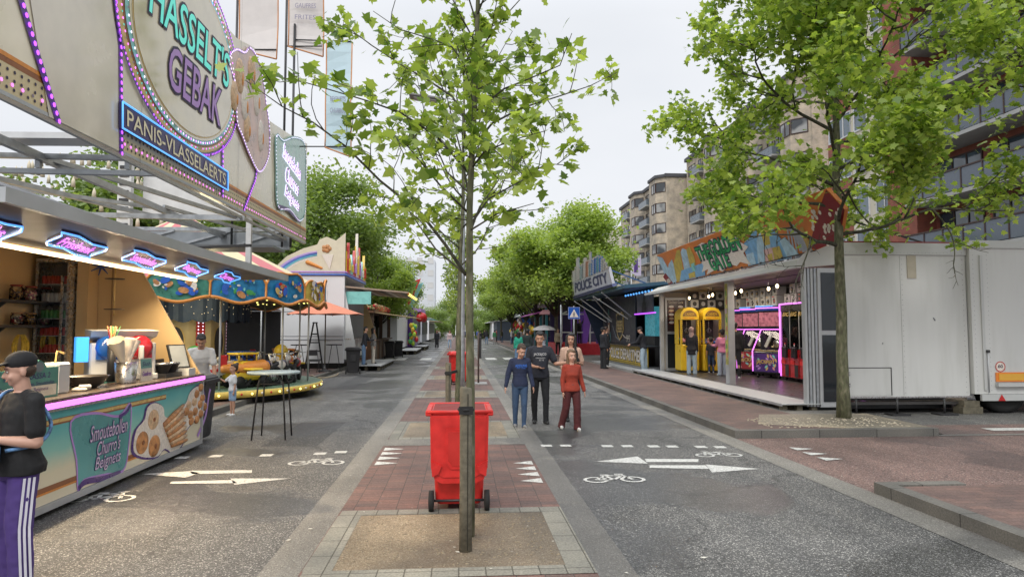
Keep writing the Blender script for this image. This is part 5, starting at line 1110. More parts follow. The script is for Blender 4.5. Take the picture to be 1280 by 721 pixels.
# centre drum with mirrors and star curtain
mb = MB(); mb.lathe((cx, cy, 0), [(1.15, .34), (1.15, 2.9)], M('drum_cream', (.55, .44, .24), .4, var=.1), 12, smooth=False)
mb.build('centre_drum', ca)
for i in range(12):
    a = 2*math.pi*(i+.5)/12; tg_ = Vector((-math.sin(a), math.cos(a), 0)); pl = Plane(Vector((cx+1.13*math.cos(a), cy+1.13*math.sin(a), 1.35)), tg_, (0, 0, 1)); mb = MB(); off_ = .02
    if i % 2: sheet(mb, pl, ellipse((0, .1), .2, .42, 24), off_, dark); band(mb, pl, ellipse((0, .1), .21, .43, 24), .03, off_+.004, gold, closed=True)
    else: sheet(mb, pl, rect((-.12, -.6), (.12, .75)), off_, tred); dots(mb, pl, [(-.06, -.55), (-.06, .7)], .02, .09, off_+.004, led_w); dots(mb, pl, [(.06, -.55), (.06, .7)], .02, .09, off_+.004, led_w)
    mb.build('mirror_panel', ca)
nv = M('star_curtain', (.012, .025, .055), .8, var=.1)
mb = MB(); ang = [2*math.pi*k/96 for k in range(97)]; vs = []
for k, a in enumerate(ang): r = 1.75+.03*math.sin(k*2.1); vs += [(cx+r*math.cos(a), cy+r*math.sin(a), 2.75), (cx+r*math.cos(a), cy+r*math.sin(a), 2.05-.08*abs(math.sin(k*math.pi/4)))]
mb.add(vs, [(2*k, 2*k+1, 2*k+3, 2*k+2) for k in range(96)], nv)
for _ in range(160): a = rng.uniform(0, 6.28); z = rng.uniform(2.15, 2.7); mb.ell((cx+1.8*math.cos(a), cy+1.8*math.sin(a), z), (.012, .012, .012), sugar, None, 5, 3)
mb.build('star_curtain', ca)
for i in range(12): a = 2*math.pi*i/12+.1; mb = MB(); rr_ = CR-.35; mb.tube([(cx+rr_*math.cos(a), cy+rr_*math.sin(a), .34), (cx+rr_*math.cos(a), cy+rr_*math.sin(a), 2.75)], .025, alu, 8); mb.build('pole', ca)
def ridepart(nm, fn, r, deg, m):
    a = R(deg); P0 = Vector((cx+r*math.cos(a), cy+r*math.sin(a), .34)); tgd = a+math.pi/2; rot = Matrix.Rotation(tgd, 3, 'Z'); mb = MB(); sub = fn(mb, m)
    mb.v = [tuple(rot @ Vector(v)+P0) for v in mb.v]; o = mb.build(nm, ca)
    for (n2, mb2) in sub: mb2.v = [tuple(rot @ Vector(v)+P0) for v in mb2.v]; mb2.build(n2, o)
def moto(mb, m):
    mb.ell((.05, 0, .52), (.26, .1, .13), m); mb.tube([(-.3, 0, .5), (-.1, 0, .55), (.15, 0, .55)], [.05, .09, .06], dark, 8); mb.tube([(.3, -.2, .8), (.32, 0, .82), (.3, .2, .8)], .02, steel, 6); mb.tube([(.5, 0, .25), (.32, 0, .82)], .03, steel, 6); mb.tube([(-.5, 0, .25), (-.2, 0, .4)], .03, steel, 6); mb.ell((.42, 0, .68), (.07, .07, .07), sugar); mb.tube([(0, .1, .3), (-.4, .12, .3)], .03, steel, 6)
    sub = []
    for x in (.5, -.5): w_ = MB(); w_.tube([(x+.22*math.cos(a), 0, .25+.22*math.sin(a)) for a in [k*math.pi/8 for k in range(17)]], .05, rubber, 7, caps=False); w_.tube([(x, -.03, .25), (x, .03, .25)], .14, steel, 10); sub.append(('wheel', w_))
    return sub
def carr(mb, m):
    mb.box((0, 0, .32), (1.1, .5, .26), m, None, .08); mb.box((-.1, 0, .56), (.5, .46, .22), m, None, .06); mb.tube([(.1, -.2, .72), (.18, 0, .74), (.1, .2, .72)], .02, dark, 6); sub = []
    for x in (-.35, .35):
        for s in (-1, 1): w_ = MB(); w_.tube([(x, s*.24-.03, .16), (x, s*.24+.03, .16)], .15, rubber, 14); sub.append(('wheel', w_))
    g_ = MB(); g_.box((-.1, 0, .85), (.6, .5, .05), m, None, .02); [g_.tube([(x, s*.2, .65), (x, s*.2, .85)], .02, m, 6) for x in (-.35, .15) for s in (-1, 1)]; sub.append(('canopy', g_)); return sub
def plane_(mb, m):
    mb.cap((-.5, 0, .5), (.55, 0, .5), .10, .2, m, 12); mb.box((.1, 0, .48), (.3, 1.1, .05), tyel, None, .02); mb.box((-.5, 0, .68), (.2, .04, .3), tred, None, .015); mb.box((0, 0, .2), (.1, .1, .35), dark); return []
def boat(mb, m):
    mb.prism([(-.7, -.3, .3), (.4, -.3, .3), (.9, 0, .42), (.4, .3, .3), (-.7, .3, .3)], (0, 0, .28), white); mb.prism([(-.72, -.31, .42), (.4, -.31, .42), (.92, 0, .5), (.4, .31, .42), (-.72, .31, .42)], (0, 0, .07), tred); mb.box((-.1, 0, .64), (.06, .4, .2), clear('jar_glass')); return []
def duck(mb, m):
    mb.ell((0, 0, .45), (.4, .28, .26), m); mb.ell((.22, 0, .85), (.2, .19, .2), m); mb.ell((.42, 0, .82), (.1, .08, .04), torange); mb.box((0, 0, .15), (.3, .2, .3), dark); return []
rides = [('ride_boat', boat, -62, white), ('ride_car', carr, -38, tyel), ('ride_motorbike', moto, -48, tred), ('ride_motorbike', moto, -26, tblue), ('ride_duck', duck, -8, tyel), ('ride_motorbike', moto, -12, purple), ('ride_plane', plane_, 14, tred), ('ride_car', carr, 40, torange), ('ride_boat', boat, -90, tblue), ('ride_motorbike', moto, -75, tgreen), ('ride_plane', plane_, 75, tblue)]
rides += [('ride_motorbike', moto, -55, tyel), ('ride_motorbike', moto, -33, tred), ('ride_car', carr, -18, tblue), ('ride_plane', plane_, -42, torange), ('ride_motorbike', moto, 2, purple), ('ride_motorbike', moto, -20, sugar), ('ride_duck', duck, -66, tgreen), ('ride_motorbike', moto, 6, tred)]
for i, (nm, fn, dg_, m) in enumerate(rides): ridepart(nm, fn, (2.95 if i % 2 else 2.75) if i < 11 else (2.0 if i % 2 else 3.1), dg_, m)
cl_ = bpy.data.lights.new('carousel_bulbs', 'POINT'); cl_.energy = 90; cl_.color = (1, .85, .5); cl_.shadow_soft_size = .6; co_ = bpy.data.objects.new('carousel_bulbs', cl_); C.objects.link(co_); co_.location = (cx+1.3, cy-2.2, 2.35)
# dark gazebo with red parasol behind the carousel
gz = thing('dark_gazebo', (-8.4, 25.5, .1), 'dark canopy tent standing between the carousel and the white trailer', 'gazebo'); mb = MB(); mb.prism([(-10, 24.5, 2.5), (-6.9, 24.5, 2.5), (-6.9, 27, 2.5), (-10, 27, 2.5)], (0, 0, .04), black); mb.add([(-10, 24.5, 2.545), (-6.9, 24.5, 2.545), (-6.9, 27, 2.545), (-10, 27, 2.545), (-8.4, 25.7, 3.2)], [(0, 1, 4), (1, 2, 4), (2, 3, 4), (3, 0, 4)], black); mb.bb(-10, -6.9, 26.96, 27, .1, 2.49, black); mb.build('canopy', gz)
for x in (-9.9, -6.95):
    mb = MB(); mb.tube([(x, 24.55, .1), (x, 24.55, 2.5)], .025, white, 6); mb.build('pole', gz)
# ------------------------------------------------------------------ white stall trailer
wt = thing('stall_trailer', (-6.6, 33, 0), 'white stall trailer with a rainbow arch top and a raised striped awning', 'food stall')
wm_ = M('trailer_white', (.66, .67, .68), .4, var=.07, scale=.7); grl = M('grey_line', (.16, .17, .2), .5, var=0)
mb = MB(); mb.bb(-9.1, -5.0, 30, 30.15, .35, 4.1, wm_); mb.bb(-9.1, -8.95, 30.152, 36, .35, 4.1, wm_); mb.bb(-9.1, -5.0, 36, 36.1, .35, 4.1, wm_); mb.bb(-9.1, -4.99, 30.001, 36.1, 4.102, 4.2, wm_)
mb.build('body', wt)
mb = MB(); mb.bb(-9.1, -5.01, 29.985, 29.998, 1.34, 1.37, grl); mb.bb(-9.1, -5.01, 29.985, 29.998, 2.55, 2.57, grl); mb.bb(-9.1, -5.01, 29.985, 29.998, 1.5, 1.515, grl); mb.build('trim', wt)
mb = MB(); mb.bb(-8.9, -5.3, 30.3, 35.9, .02, .34, dark); mb.bb(-8.94, -5.02, 30.16, 35.99, .36, .5, dark); mb.build('chassis', wt)
mb = MB(); mb.bb(-5.06, -5.0, 30.16, 35.98, .5, 1.35, white); mb.bb(-5.3, -4.7, 30.16, 35.98, 1.352, 1.4, steel); mb.build('counter', wt)
mb = MB(); mb.bb(-8.9, -8.8, 30.2, 35.9, .6, 4, M('inner_brown', (.13, .09, .06), .6)); mb.build('inner_wall', wt)
mb = MB(); mb.prism([(-5.0, 30.16, 3.62), (-2.35, 31.0, 3.42), (-2.35, 37.2, 3.42), (-5.0, 36.5, 3.62)], (0, 0, .07), M('awning_tan', (.36, .27, .2), .6)); 
for k in range(7): mb.prism([(-4.6+.32*k, 30.4+.1*k, 3.60-.025*k), (-4.42+.32*k, 30.46+.1*k, 3.585-.025*k), (-4.42+.32*k, 36.4, 3.585-.025*k), (-4.6+.32*k, 36.4, 3.60-.025*k)], (0, 0, -.02), [dark, sugar, brown][k % 3])
mb.build('awning', wt)
mb = MB()
for k in range(12): mb.ell((-2.35, 31.2+.5*k, 3.4), (.07, .12, .07), led_y if k % 2 else torange, None, 6, 4)
mb.build('light_row', wt)
mb = MB(); mb.prism([(-5.0, 30.165, 3.5), (-5.0, 30.165, .5), (-4.86+.45, 30.165, .5)], (0, .04, 0), white); mb.prism([(-5.0, 36.0, 3.5), (-5.0, 36.0, 1.4), (-4.3, 36.0, 1.4)], (0, .04, 0), M('tan_wall', (.5, .34, .15))); mb.build('side_wall', wt)
mb = MB(); mb.bb(-4.98, -3.9, 30.3, 30.34, 2.9, 3.45, tealL); mb.build('hanging_banner', wt)
# arch with rainbow
mb = MB(); pl = Plane((-9.1, 30.06, 4.2), (1, 0, 0), (0, 0, 1)); W_ = 4.1
arch = [(1.1, 0), (1.2, .35), (1.6, .75), (2.3, 1.1), (2.9, 1.28), (3.0, 1.5), (3.3, 1.62), (3.6, 1.5), (3.7, 1.45), (4.1, 1.8), (4.1, 0)]
sheet(mb, pl, arch, 0, M('arch_cream', (.66, .6, .45), .4, var=.06), .1); mb.build('arch_panel', wt)
mb = MB()
for k, m in enumerate((M('rb1', (.5, .35, .7), .4), M('rb2', (.1, .2, .6), .4), M('rb3', (.15, .5, .6), .4), sugar)):
    s = 1-.07*k; band(mb, pl, spline([(1.2+.1*k, .05), (1.4+.1*k, .32*s), (1.9+.08*k, .66*s), (2.5+.05*k, .88*s), (2.9, .95*s)]), .09, .006, m)
mb.tube([(-9.15, 29.97, 4.16), (-4.95, 29.97, 4.16), (-4.95, 36.1, 4.16)], .05, M('rb2', (.1, .2, .6)), 6); mb.tube([(-9.15, 29.97, 4.27), (-4.95, 29.97, 4.27), (-4.95, 36.1, 4.27)], .04, purpL, 6); mb.build('rainbow', wt)
mb = MB(); mb.cap(pl.p((2.5, .5), .01), pl.p((3.1, .25), .01), .09, .05, torange); [mb.ell(pl.p((3.3+.12*math.cos(a), 1.1+.1*math.sin(a)), .02), (.1, .04, .09), dough) for a in (0, 1.2, 2.5, 3.8, 5)]; mb.prism([pl.p((3.1, .85), .01), pl.p((3.6, .85), .01), pl.p((3.45, .2), .01)], (0, -.02, 0), sugar); mb.build('painted_cone', wt)
# jagged letters standing along the roof front
for k, (y, h_, m1, m2) in enumerate([(30.6, 1.35, tred, tyel), (31.4, .9, tealL, tyel), (32.3, 1.2, tred, purpL), (33.1, 2.1, sugar, tyel), (33.8, 1.5, tred, purpL), (34.7, .9, tealL, sugar), (35.5, 1.3, tyel, tred)]):
    mb = MB(); mb.prism([(-5.02, y-.3, 4.28), (-5.02, y+.3, 4.28), (-5.02, y+.32, 4.28+h_*.5), (-5.02, y+.12, 4.28+h_*.62), (-5.02, y, 4.28+h_), (-5.02, y-.14, 4.28+h_*.6), (-5.02, y-.3, 4.28+h_*.45)], (.5, -.08, 0) if 0 else (.12, 0, 0), m1)
    mb.prism([(-4.899, y-.16, 4.4), (-4.899, y+.16, 4.4), (-4.899, y+.1, 4.28+h_*.5), (-4.899, y-.12, 4.28+h_*.42)], (.06, 0, 0), m2); mb.bb(-5.0, -4.95, y-.34, y-.30, 4.28, 4.28+h_*.7, m2); mb.build('roof_letter', wt)
pfm = M('deck_plate', (.44, .45, .45), .5, .1, var=.15, scale=6)
def deck(nm, x0, x1, y0, y1, z, lab, n, cat='platform'):
    t = thing(nm, ((x0+x1)/2, (y0+y1)/2, 0), lab, cat); mb = MB(); mb.bb(x0, x1, y0, y1, z-.02, z, pfm); mb.bb(x0-.01, x0, y0, y1, z-.05, z+.003, alu); mb.bb(x1, x1+.01, y0, y1, z-.05, z+.003, alu); mb.build('deck_plate', t)
    for k in range(n):
        y = y0+.1+(y1-y0-.3)*k/(n-1); mb = MB(); mb.bb(x0+.03, x1-.03, y, y+.12, z-.05, z-.022, wood)
        for xx in (x0+.03, (x0+x1)/2-.05, x1-.15): mb.bb(xx, xx+.12, y, y+.12, 0.005, z-.052, wood)
        mb.build('pallet_block', t)
    return t
deck('plank_platform', -4.75, -3.45, 30.3, 36.6, .22, 'low white step platform on pallets in front of the white stall trailer', 8)
# umbrella, ladder, high tables and chairs at the trailer end
ux, uy = -5.4, 28.0; um = thing('parasol', (ux, uy, .1), 'faded salmon parasol opened beside the white trailer wall', 'parasol'); sal = M('salmon_cloth', (.62, .22, .13), .75, var=.1)
mb = MB(); n = 8
for i in range(n):
    a0, a1 = 2*math.pi*i/n, 2*math.pi*(i+1)/n; mb.add([(ux, uy, 2.92), (ux+1.55*math.cos(a0), uy+1.55*math.sin(a0), 2.38), (ux+1.5*math.cos((a0+a1)/2), uy+1.5*math.sin((a0+a1)/2), 2.42), (ux+1.55*math.cos(a1), uy+1.55*math.sin(a1), 2.38)], [(0, 1, 2, 3)], sal)
mb.build('canopy', um); mb = MB(); mb.tube([(ux, uy, .1), (ux, uy, 2.98)], .025, wood, 8); mb.build('pole', um); mb = MB()
for i in range(n): a = 2*math.pi*i/n; mb.tube([(ux, uy, 2.88), (ux+1.5*math.cos(a), uy+1.5*math.sin(a), 2.36)], .012, dark, 5)
mb.build('rib', um); mb = MB(); mb.lathe((ux, uy, .1), [(.001, 0), (.28, 0), (.28, .06), (.05, .1), (.05, .3)], dark, 16); mb.build('base', um)
lx_, ly_ = -6.1, 29.3; la = thing('step_ladder', (lx_, ly_, .1), 'black A-frame step ladder standing against the white trailer wall', 'ladder')
mb = MB()
for s in (-1, 1): mb.beam((lx_+s*.38, ly_, .1), (lx_+s*.06, ly_+.1, 2.05), .06, .05, black)
mb.build('rail', la)
for k in range(4): z = .5+.36*k; w_ = .38-.32*(z-.1)/1.95; mb = MB(); mb.bb(lx_-w_, lx_+w_, ly_+.02*k, ly_+.08+.02*k, z, z+.05, black); mb.build('step', la)
mb = MB(); mb.box((lx_, ly_+.12, 2.08), (.2, .16, .05), black, None, .01); mb.build('top_cap', la)
def htable(x, y, lab):
    t = thing('high_table', (x, y, .1), lab, 'table', 'black high tables by the parasol'); mb = MB(); mb.lathe((x, y, .1), [(.001, 1.05), (.32, 1.05), (.32, 1.09), (.001, 1.09)], black, 20); mb.build('table_top', t)
    for s in (-1, 1): mb = MB(); mb.tube([(x+s*.1, y, 1.14), (x+s*.24, y+.1*s, .1)], .015, dark, 6); mb.build('leg', t)
htable(-5.15, 28.6, 'black high table under the parasol'); htable(-6.5, 28.3, 'black high table left of the step ladder')
def chair(x, y, rz, lab):
    t = thing('bar_chair', (x, y, .1), lab, 'chair', 'black folding chairs by the parasol', rz); f = lambda nm, fn: (lambda m: (fn(m), m.build(nm, t, world=False)))(MB())
    f('seat', lambda m: m.box((0, 0, .46), (.42, .4, .03), black, None, .01)); f('backrest', lambda m: m.box((0, .2, .78), (.42, .03, .22), black, None, .01))
    for sx_ in (-1, 1): f('leg', lambda m: m.tube([(sx_*.19, -.2, 0), (sx_*.19, .2, .9)], .012, dark, 6)); f('leg', lambda m: m.tube([(sx_*.19, .22, 0), (sx_*.19, -.15, .46)], .012, dark, 6))
chair(-5.7, 27.3, .5, 'black folding chair left of the parasol pole'); chair(-6.6, 27.4, -.4, 'black folding chair nearest the carousel')
# cable on the kerb
cb = MB(); cb.tube(spline([Vector((-4.9, 28.2, .03)), Vector((-4.75, 26.8, .03)), Vector((-5.0, 25.6, .03)), Vector((-5.3, 25.0, .16))], 5), .025, M('cable_beige', (.4, .33, .22), .6), 6)
o = cb.build('cable', loc=(-4.9, 27, 0)); tag(o, 'beige cable looping over the kerb near the black bin', 'cable')
# ------------------------------------------------------------------ bar stall, further stalls
wd = M('bar_wood', (.17, .085, .045), .7, var=.3, scale=6); wdd = M('bar_wood_dark', (.09, .055, .035), .7, var=.3, scale=6)
bs = thing('bar_stall', (-5.4, 42, 0), 'wooden bar hut with a flower trimmed roof edge and a pale yellow awning', 'food stall')
mb = MB(); 
for k in range(12): mb.bb(-4.86+.0, -4.8, 38.2+.75*k, 38.9+.75*k, .05, 1.15, [wd, wdd, M('plank_grey', (.22, .18, .15), .8)][k % 3])
mb.bb(-7, -4.87, 38.1, 38.2, .05, 1.15, wd); mb.bb(-5.2, -4.6, 38.1, 47.3, 1.16, 1.24, wdd); mb.build('counter', bs)
for (x, y) in ((-4.85, 38.2), (-4.85, 42.5), (-4.85, 47.2), (-7, 38.2), (-7, 47.2)): mb = MB(); mb.bb(x-.1, x+.1, y-.1, y+.1, 1.25 if x > -5 else .05, 2.7, wdd); mb.build('post', bs)
mb = MB(); mb.bb(-7.2, -4.7, 37.9, 47.5, 2.71, 2.95, wd); mb.bb(-7.05, -6.95, 38.2, 47.2, .05, 2.7, wdd); mb.bb(-6.9, -5.0, 38.25, 38.28, 1.3, 2.4, M('menu_sheet', (.6, .62, .63), .5)); mb.build('roof', bs)
mb = MB()
for _ in range(150): y = rng.uniform(37.9, 47.5) if rng.random() < .7 else 37.9; x = -4.68 if y > 37.95 else rng.uniform(-7.2, -4.7); mb.ell((x, y, 2.95+rng.random()*.2), (.1, .12, .1), [M('flower_tan', (.4, .3, .15), .8), tred, M('flower_green', (.12, .16, .05), .8)][rng.integers(3)], None, 6, 4)
o_ = mb.build('flower_trim', bs); o_['kind'] = 'stuff'
mb = MB(); mb.prism([(-4.7, 38.5, 2.72), (-2.5, 39.5, 2.45), (-2.5, 44.5, 2.45), (-4.7, 44.5, 2.72)], (0, 0, .03), M('awning_yellow', (.66, .52, .28), .7)); mb.build('awning', bs)
t2 = thing('box_trailer', (-6, 52, 0), 'plain white box trailer behind the wooden bar hut', 'trailer'); mb = MB(); mb.bb(-8, -4.4, 48.5, 58, .4, 3.6, wm_); mb.bb(-8.1, -4.3, 48.4, 58.1, 3.603, 3.75, white); mb.build('body', t2); mb = MB(); mb.bb(-7.9, -4.6, 48.7, 57.8, .05, .398, dark); mb.build('chassis', t2)
deck('step_platform', -4.35, -3.1, 49, 56, .3, 'pale step platform in front of the plain white box trailer', 5)
rd = thing('purple_ride_stall', (-5, 61, 0), 'purple game stall with red lanterns and a colourful painted rooftop sign', 'game stall')
mb = MB(); mb.bb(-7.5, -4.0, 58.4, 66, .3, 3.6, purple); mb.bb(-3.98, -3.3, 58.5, 65.8, 3.3, 3.6, purpL); mb.build('body', rd)
for k, m in enumerate((tblue, tgreen, tred, tealL)): mb = MB(); mb.prism([(-5.2+.3*k-.5, 58.6+.5*k, 3.6), (-4.6+.3*k-.5, 58.6+.5*k, 3.6), (-3.3+.2*k-.5, 58.6+.5*k, 6.2-.3*(k % 2)), (-3.9+.2*k-.5, 58.6+.5*k, 6.0-.3*(k % 2))], (0, .12, 0), m); mb.build('roof_sign', rd)
for k in range(4): mb = MB(); mb.ell((-3.4+.25*(k % 2), 58.3+.4*k, 2.75+.1*(k % 3)), (.32, .32, .36), tred, None, 12, 8); mb.build('lantern', rd)
deck('ride_step', -3.9, -2.9, 58.5, 65, .35, 'grey step platform in front of the purple game stall', 5)
small('inflatable_toys', (-3.9, 57.2, .3), 'tangle of green and yellow inflatable toys beside the purple stall', 'toys', lambda m, c: [m.ell(c+Vector((rng.normal()*.2, rng.normal()*.2, .3+rng.random()*1.6)), (.16, .16, .22), [tyel, tgreen, M('lime', (.4, .6, .05), .4), tred][k % 4], None, 8, 5) for k in range(16)])
for i, (y0, y1, m, lab) in enumerate([(68, 76, wm_, 'first far pale stall beyond the purple game stall'), (80, 92, M('stall_grey', (.35, .36, .4), .6), 'second far grey stall on the left side'), (98, 118, wm_, 'farthest pale stall on the left side')]):
    t = thing('distant_stall', (-5.5, y0, 0), lab, 'stall', 'distant stalls on the left'); mb = MB(); mb.bb(-8, -4.4, y0, y1, .3, 3.3, m); mb.build('body', t); mb = MB(); mb.prism([(-4.4, y0, 3.0), (-2.9, y0+.3, 2.9), (-2.9, y1, 2.9), (-4.4, y1, 3.0)], (0, 0, .05), [white, tealL, cream_c][i]); mb.build('awning', t); mb = MB(); mb.bb(-4.39, -4.3, y0+.5, y1-.5, 1.2, 2.7, dark); mb.build('opening', t)
# ================================================================== the orange arcade trailer
ar = thing('arcade_trailer', (9.3, 19.5, 0), 'open arcade trailer with an orange painted city sign board and white end wall', 'arcade stall')
AX, AY0, AY1 = 7.62, 14.0, 25.6; AB = 10.95
aw = M('end_wall_white', (.50, .51, .50), .42, var=.07, scale=.9)
def wallm():
    m = bpy.data.materials.new('end_wall_dirty'); m.use_nodes = True; nt = m.node_tree; N = nt.nodes; L = nt.links; b = N['Principled BSDF']; tc = N.new('ShaderNodeTexCoord'); mp = N.new('ShaderNodeMapping'); mp.inputs['Scale'].default_value = (2.5, 2.5, .3); L.new(tc.outputs['Object'], mp.inputs[0])
    n = N.new('ShaderNodeTexNoise'); n.inputs['Scale'].default_value = 2; n.inputs['Detail'].default_value = 8; L.new(mp.outputs[0], n.inputs[0]); r = ramp(N, [(.3, (.53, .535, .515)), (.5, (.58, .585, .57)), (.75, (.60, .605, .59))]); L.new(n.outputs['Fac'], r.inputs[0]); L.new(r.outputs[0], b.inputs['Base Color']); b.inputs['Roughness'].default_value = .42
    n2 = N.new('ShaderNodeTexNoise'); n2.inputs['Scale'].default_value = 1.5; L.new(tc.outputs['Object'], n2.inputs[0]); bp = N.new('ShaderNodeBump'); bp.inputs['Strength'].default_value = .25; bp.inputs['Distance'].default_value = .03; L.new(n2.outputs['Fac'], bp.inputs['Height']); L.new(bp.outputs[0], b.inputs['Normal']); return m
dw = wallm()
mb = MB(); mb.bb(8.08, AB, AY0, AY0+.08, .36, 3.4, dw); mb.build('end_wall', ar)
mb = MB(); mb.bb(7.99, AB+.02, AY0-.03, AY0+.1, 3.403, 3.66, aw); mb.bb(7.99, 11.9, AY0-.02, AY0+.1, 3.663, 3.69, M('edge_red', (.25, .03, .03), .5)); mb.build('top_rail', ar)
mb = MB(); mb.bb(8.08, AB+.1, AY0-.012, AY0-.002, .34, .375, steel); mb.build('bottom_rail', ar)
mb = MB(); mb.bb(8.24, 9.18, AY0-.014, AY0-.002, .40, .98, dw); mb.bb(9.17, 9.19, AY0-.02, AY0-.015, .40, .98, dark); mb.bb(8.24, 9.19, AY0-.02, AY0-.015, .975, .99, dark); mb.build('hatch', ar)
mb = MB(); mb.bb(9.62, 9.82, AY0-.02, AY0-.002, 2.9, 3.39, M('vent_beige', (.42, .38, .3), .6)); mb.build('vent', ar)
mb = MB(); mb.tube([(10.18, AY0-.004, 2.05), (10.22, AY0-.006, 1.99)], .012, grl, 5); mb.ell((9.02, AY0-.004, 1.5), (.015, .01, .015), grl, None, 6, 4); mb.build('scratch', ar)
mb = MB()
for x_ in (8.12, 9.5, 10.88): [mb.ell((x_, AY0-.002, .45+.11*i), (.008, .005, .008), grl, None, 5, 3) for i in range(27)]
for x_ in (9.46,): mb.bb(x_-.003, x_+.003, AY0-.004, AY0-.001, .38, 3.38, M('seam', (.3, .3, .29), .6, var=0))
for i in range(34): mb.ell((8.15+.082*i, AY0-.034, 3.45), (.006, .005, .006), grl, None, 5, 3)
for z_ in (.62, .86): mb.bb(8.2, 8.26, AY0-.03, AY0-.021, z_-.04, z_+.04, steel)
mb.build('rivets', ar)
# neighbouring lorry body to the right with lamps and plate
lo = thing('box_lorry', (12.6, 14.5, 0), 'white box lorry beside the arcade, with a round 60 plate and orange reflector', 'lorry')
mb = MB(); mb.bb(AB+.03, 16, AY0-.1, AY0+2.4, .42, 3.55, dw); mb.bb(AB-.05, 16, AY0-.13, AY0+2.5, 3.553, 3.72, aw); mb.build('body', lo)
mb = MB(); 
for i in range(30): mb.ell((AB+.1, AY0-.1, .5+.1*i), (.008, .006, .008), grl, None, 5, 3); mb.ell((AB+.42, AY0-.1, .5+.1*i), (.008, .006, .008), grl, None, 5, 3)
mb.build('rivets', lo)
mb = MB(); mb.bb(AB+.24, AB+.3, AY0-.13, AY0-.101, .5, 3.4, aw); mb.tube([(AB+.33, AY0-.14, .45), (AB+.33, AY0-.14, 1.35)], .014, alu, 6); mb.bb(AB+.3, AB+.37, AY0-.16, AY0-.103, 1.3, 1.36, dark); mb.build('locking_bar', lo)
pz = Plane((0, AY0-.104, 0), (1, 0, 0), (0, 0, 1))
mb = MB(); sheet(mb, pz, ellipse((11.58, 1.0), .115, .115, 26), .002, sugar); band(mb, pz, ellipse((11.58, 1.0), .105, .105, 26), .018, .005, tred, closed=True); text(mb, pz, '60', (11.58, 1.01), .11, .075, ink, .005, offset=.02); mb.build('speed_plate', lo)
mb = MB(); mb.bb(11.46, 12.2, AY0-.125, AY0-.103, .68, .88, M('orange_reflector', (.75, .22, .03), .35, var=0)); mb.bb(11.52, 12.1, AY0-.135, AY0-.126, .71, .85, M('amber_reflector', (.7, .38, .05), .3, var=0)); mb.build('reflector', lo)
mb = MB(); mb.bb(11.45, 12.3, AY0-.2, AY0-.1, .58, .66, aw); mb.bb(11.1, 12.6, AY0-.16, AY0-.1, .28, .415, aw); sheet(mb, Plane((0, AY0-.165, 0), (1, 0, 0), (0, 0, 1)), [(11.45, .28), (11.62, .28), (11.535, .42)], .004, tred); mb.build('bumper', lo)
for x in (11.75,):
    mb = MB(); mb.tube([(x, AY0-.02, .5), (x, AY0, .5), (x, AY0+.3, .5), (x, AY0+.32, .5)], [.4, .5, .5, .4], rubber, 24); w_ = mb.build('wheel', lo); mb = MB(); mb.tube([(x, AY0-.04, .5), (x, AY0+.1, .5)], .22, galv, 16); mb.build('rim', w_)
mb = MB(); mb.bb(10.7, 11.15, AY0-.1, AY0+.2, .0, .14, wood); mb.bb(10.75, 11.1, AY0-.08, AY0+.18, .142, .27, wood); mb.build('support_blocks', lo)
# body of the arcade
inn = M('arcade_beige', (.45, .40, .33), .6, var=.06, scale=1); fl_ = M('arcade_floor', (.05, .047, .045), .35, var=.2)
mb = MB(); mb.bb(AX+.02, AB-.01, AY0+.09, AY1, .19, .25, fl_); mb.build('floor', ar)
mb = MB(); mb.bb(AX-.01, AX+.018, AY0+.3, AY1, .1, .245, alu); mb.build('floor_edge', ar)
mb = MB(); mb.bb(AB-.06, AB, AY0+.09, AY1, .26, 3.2, inn); mb.build('back_wall', ar); mb = MB(); mb.bb(AX+.02, AB-.07, AY1-.05, AY1, .26, 3.2, inn); mb.build('far_wall', ar)
mb = MB(); mb.bb(AX-.0, AB, AY0+.11, AY1, 3.21, 3.3, M('arcade_ceiling', (.14, .12, .1), .6)); mb.build('ceiling', ar)
mb = MB(); mb.prism([(AX-.02, AY0-.05, 3.16), (7.12, AY0-.05, 3.13), (7.12, AY0-.05, 3.16), (AX-.02, AY0-.05, 3.40)], (0, AY1-AY0+.2, 0), M('awning_cream', (.50, .49, .44), .45, var=.08, scale=1)); 
mb.bb(7.08, 7.13, AY0-.05, AY1+.2, 3.10, 3.18, aw); mb.build('awning', ar)
mb = MB(); mb.prism([(7.12, AY0-.055, 3.1), (8.06, AY0-.055, 3.18), (8.06, AY0-.055, 3.66), (7.5, AY0-.055, 3.60), (7.12, AY0-.055, 3.24)], (0, -.04, 0), aw); mb.build('corner_cap', ar)
for y in (AY0+5.0, ):
    mb = MB(); mb.bb(AX-.02, AX+.16, y-.13, y+.13, .25, 3.16, alu); mb.bb(AX-.03, AX-.021, y-.09, y+.09, .8, 3.1, M('poster_yellow', (.5, .46, .12), .5, var=.5, scale=9)); 
    for k in range(8): mb.bb(AX-.036, AX-.031, y-.06+.02*(k % 3), y+.0+.02*(k % 3), 1.0+.25*k, 1.14+.25*k, [pink_c, tgreen, purpL][k % 3])
    mb.build('pillar', ar)
mb = MB(); mb.bb(AX-.02, AX+.12, AY1-.12, AY1+.0, .12, 3.16, alu); mb.build('pillar', ar)
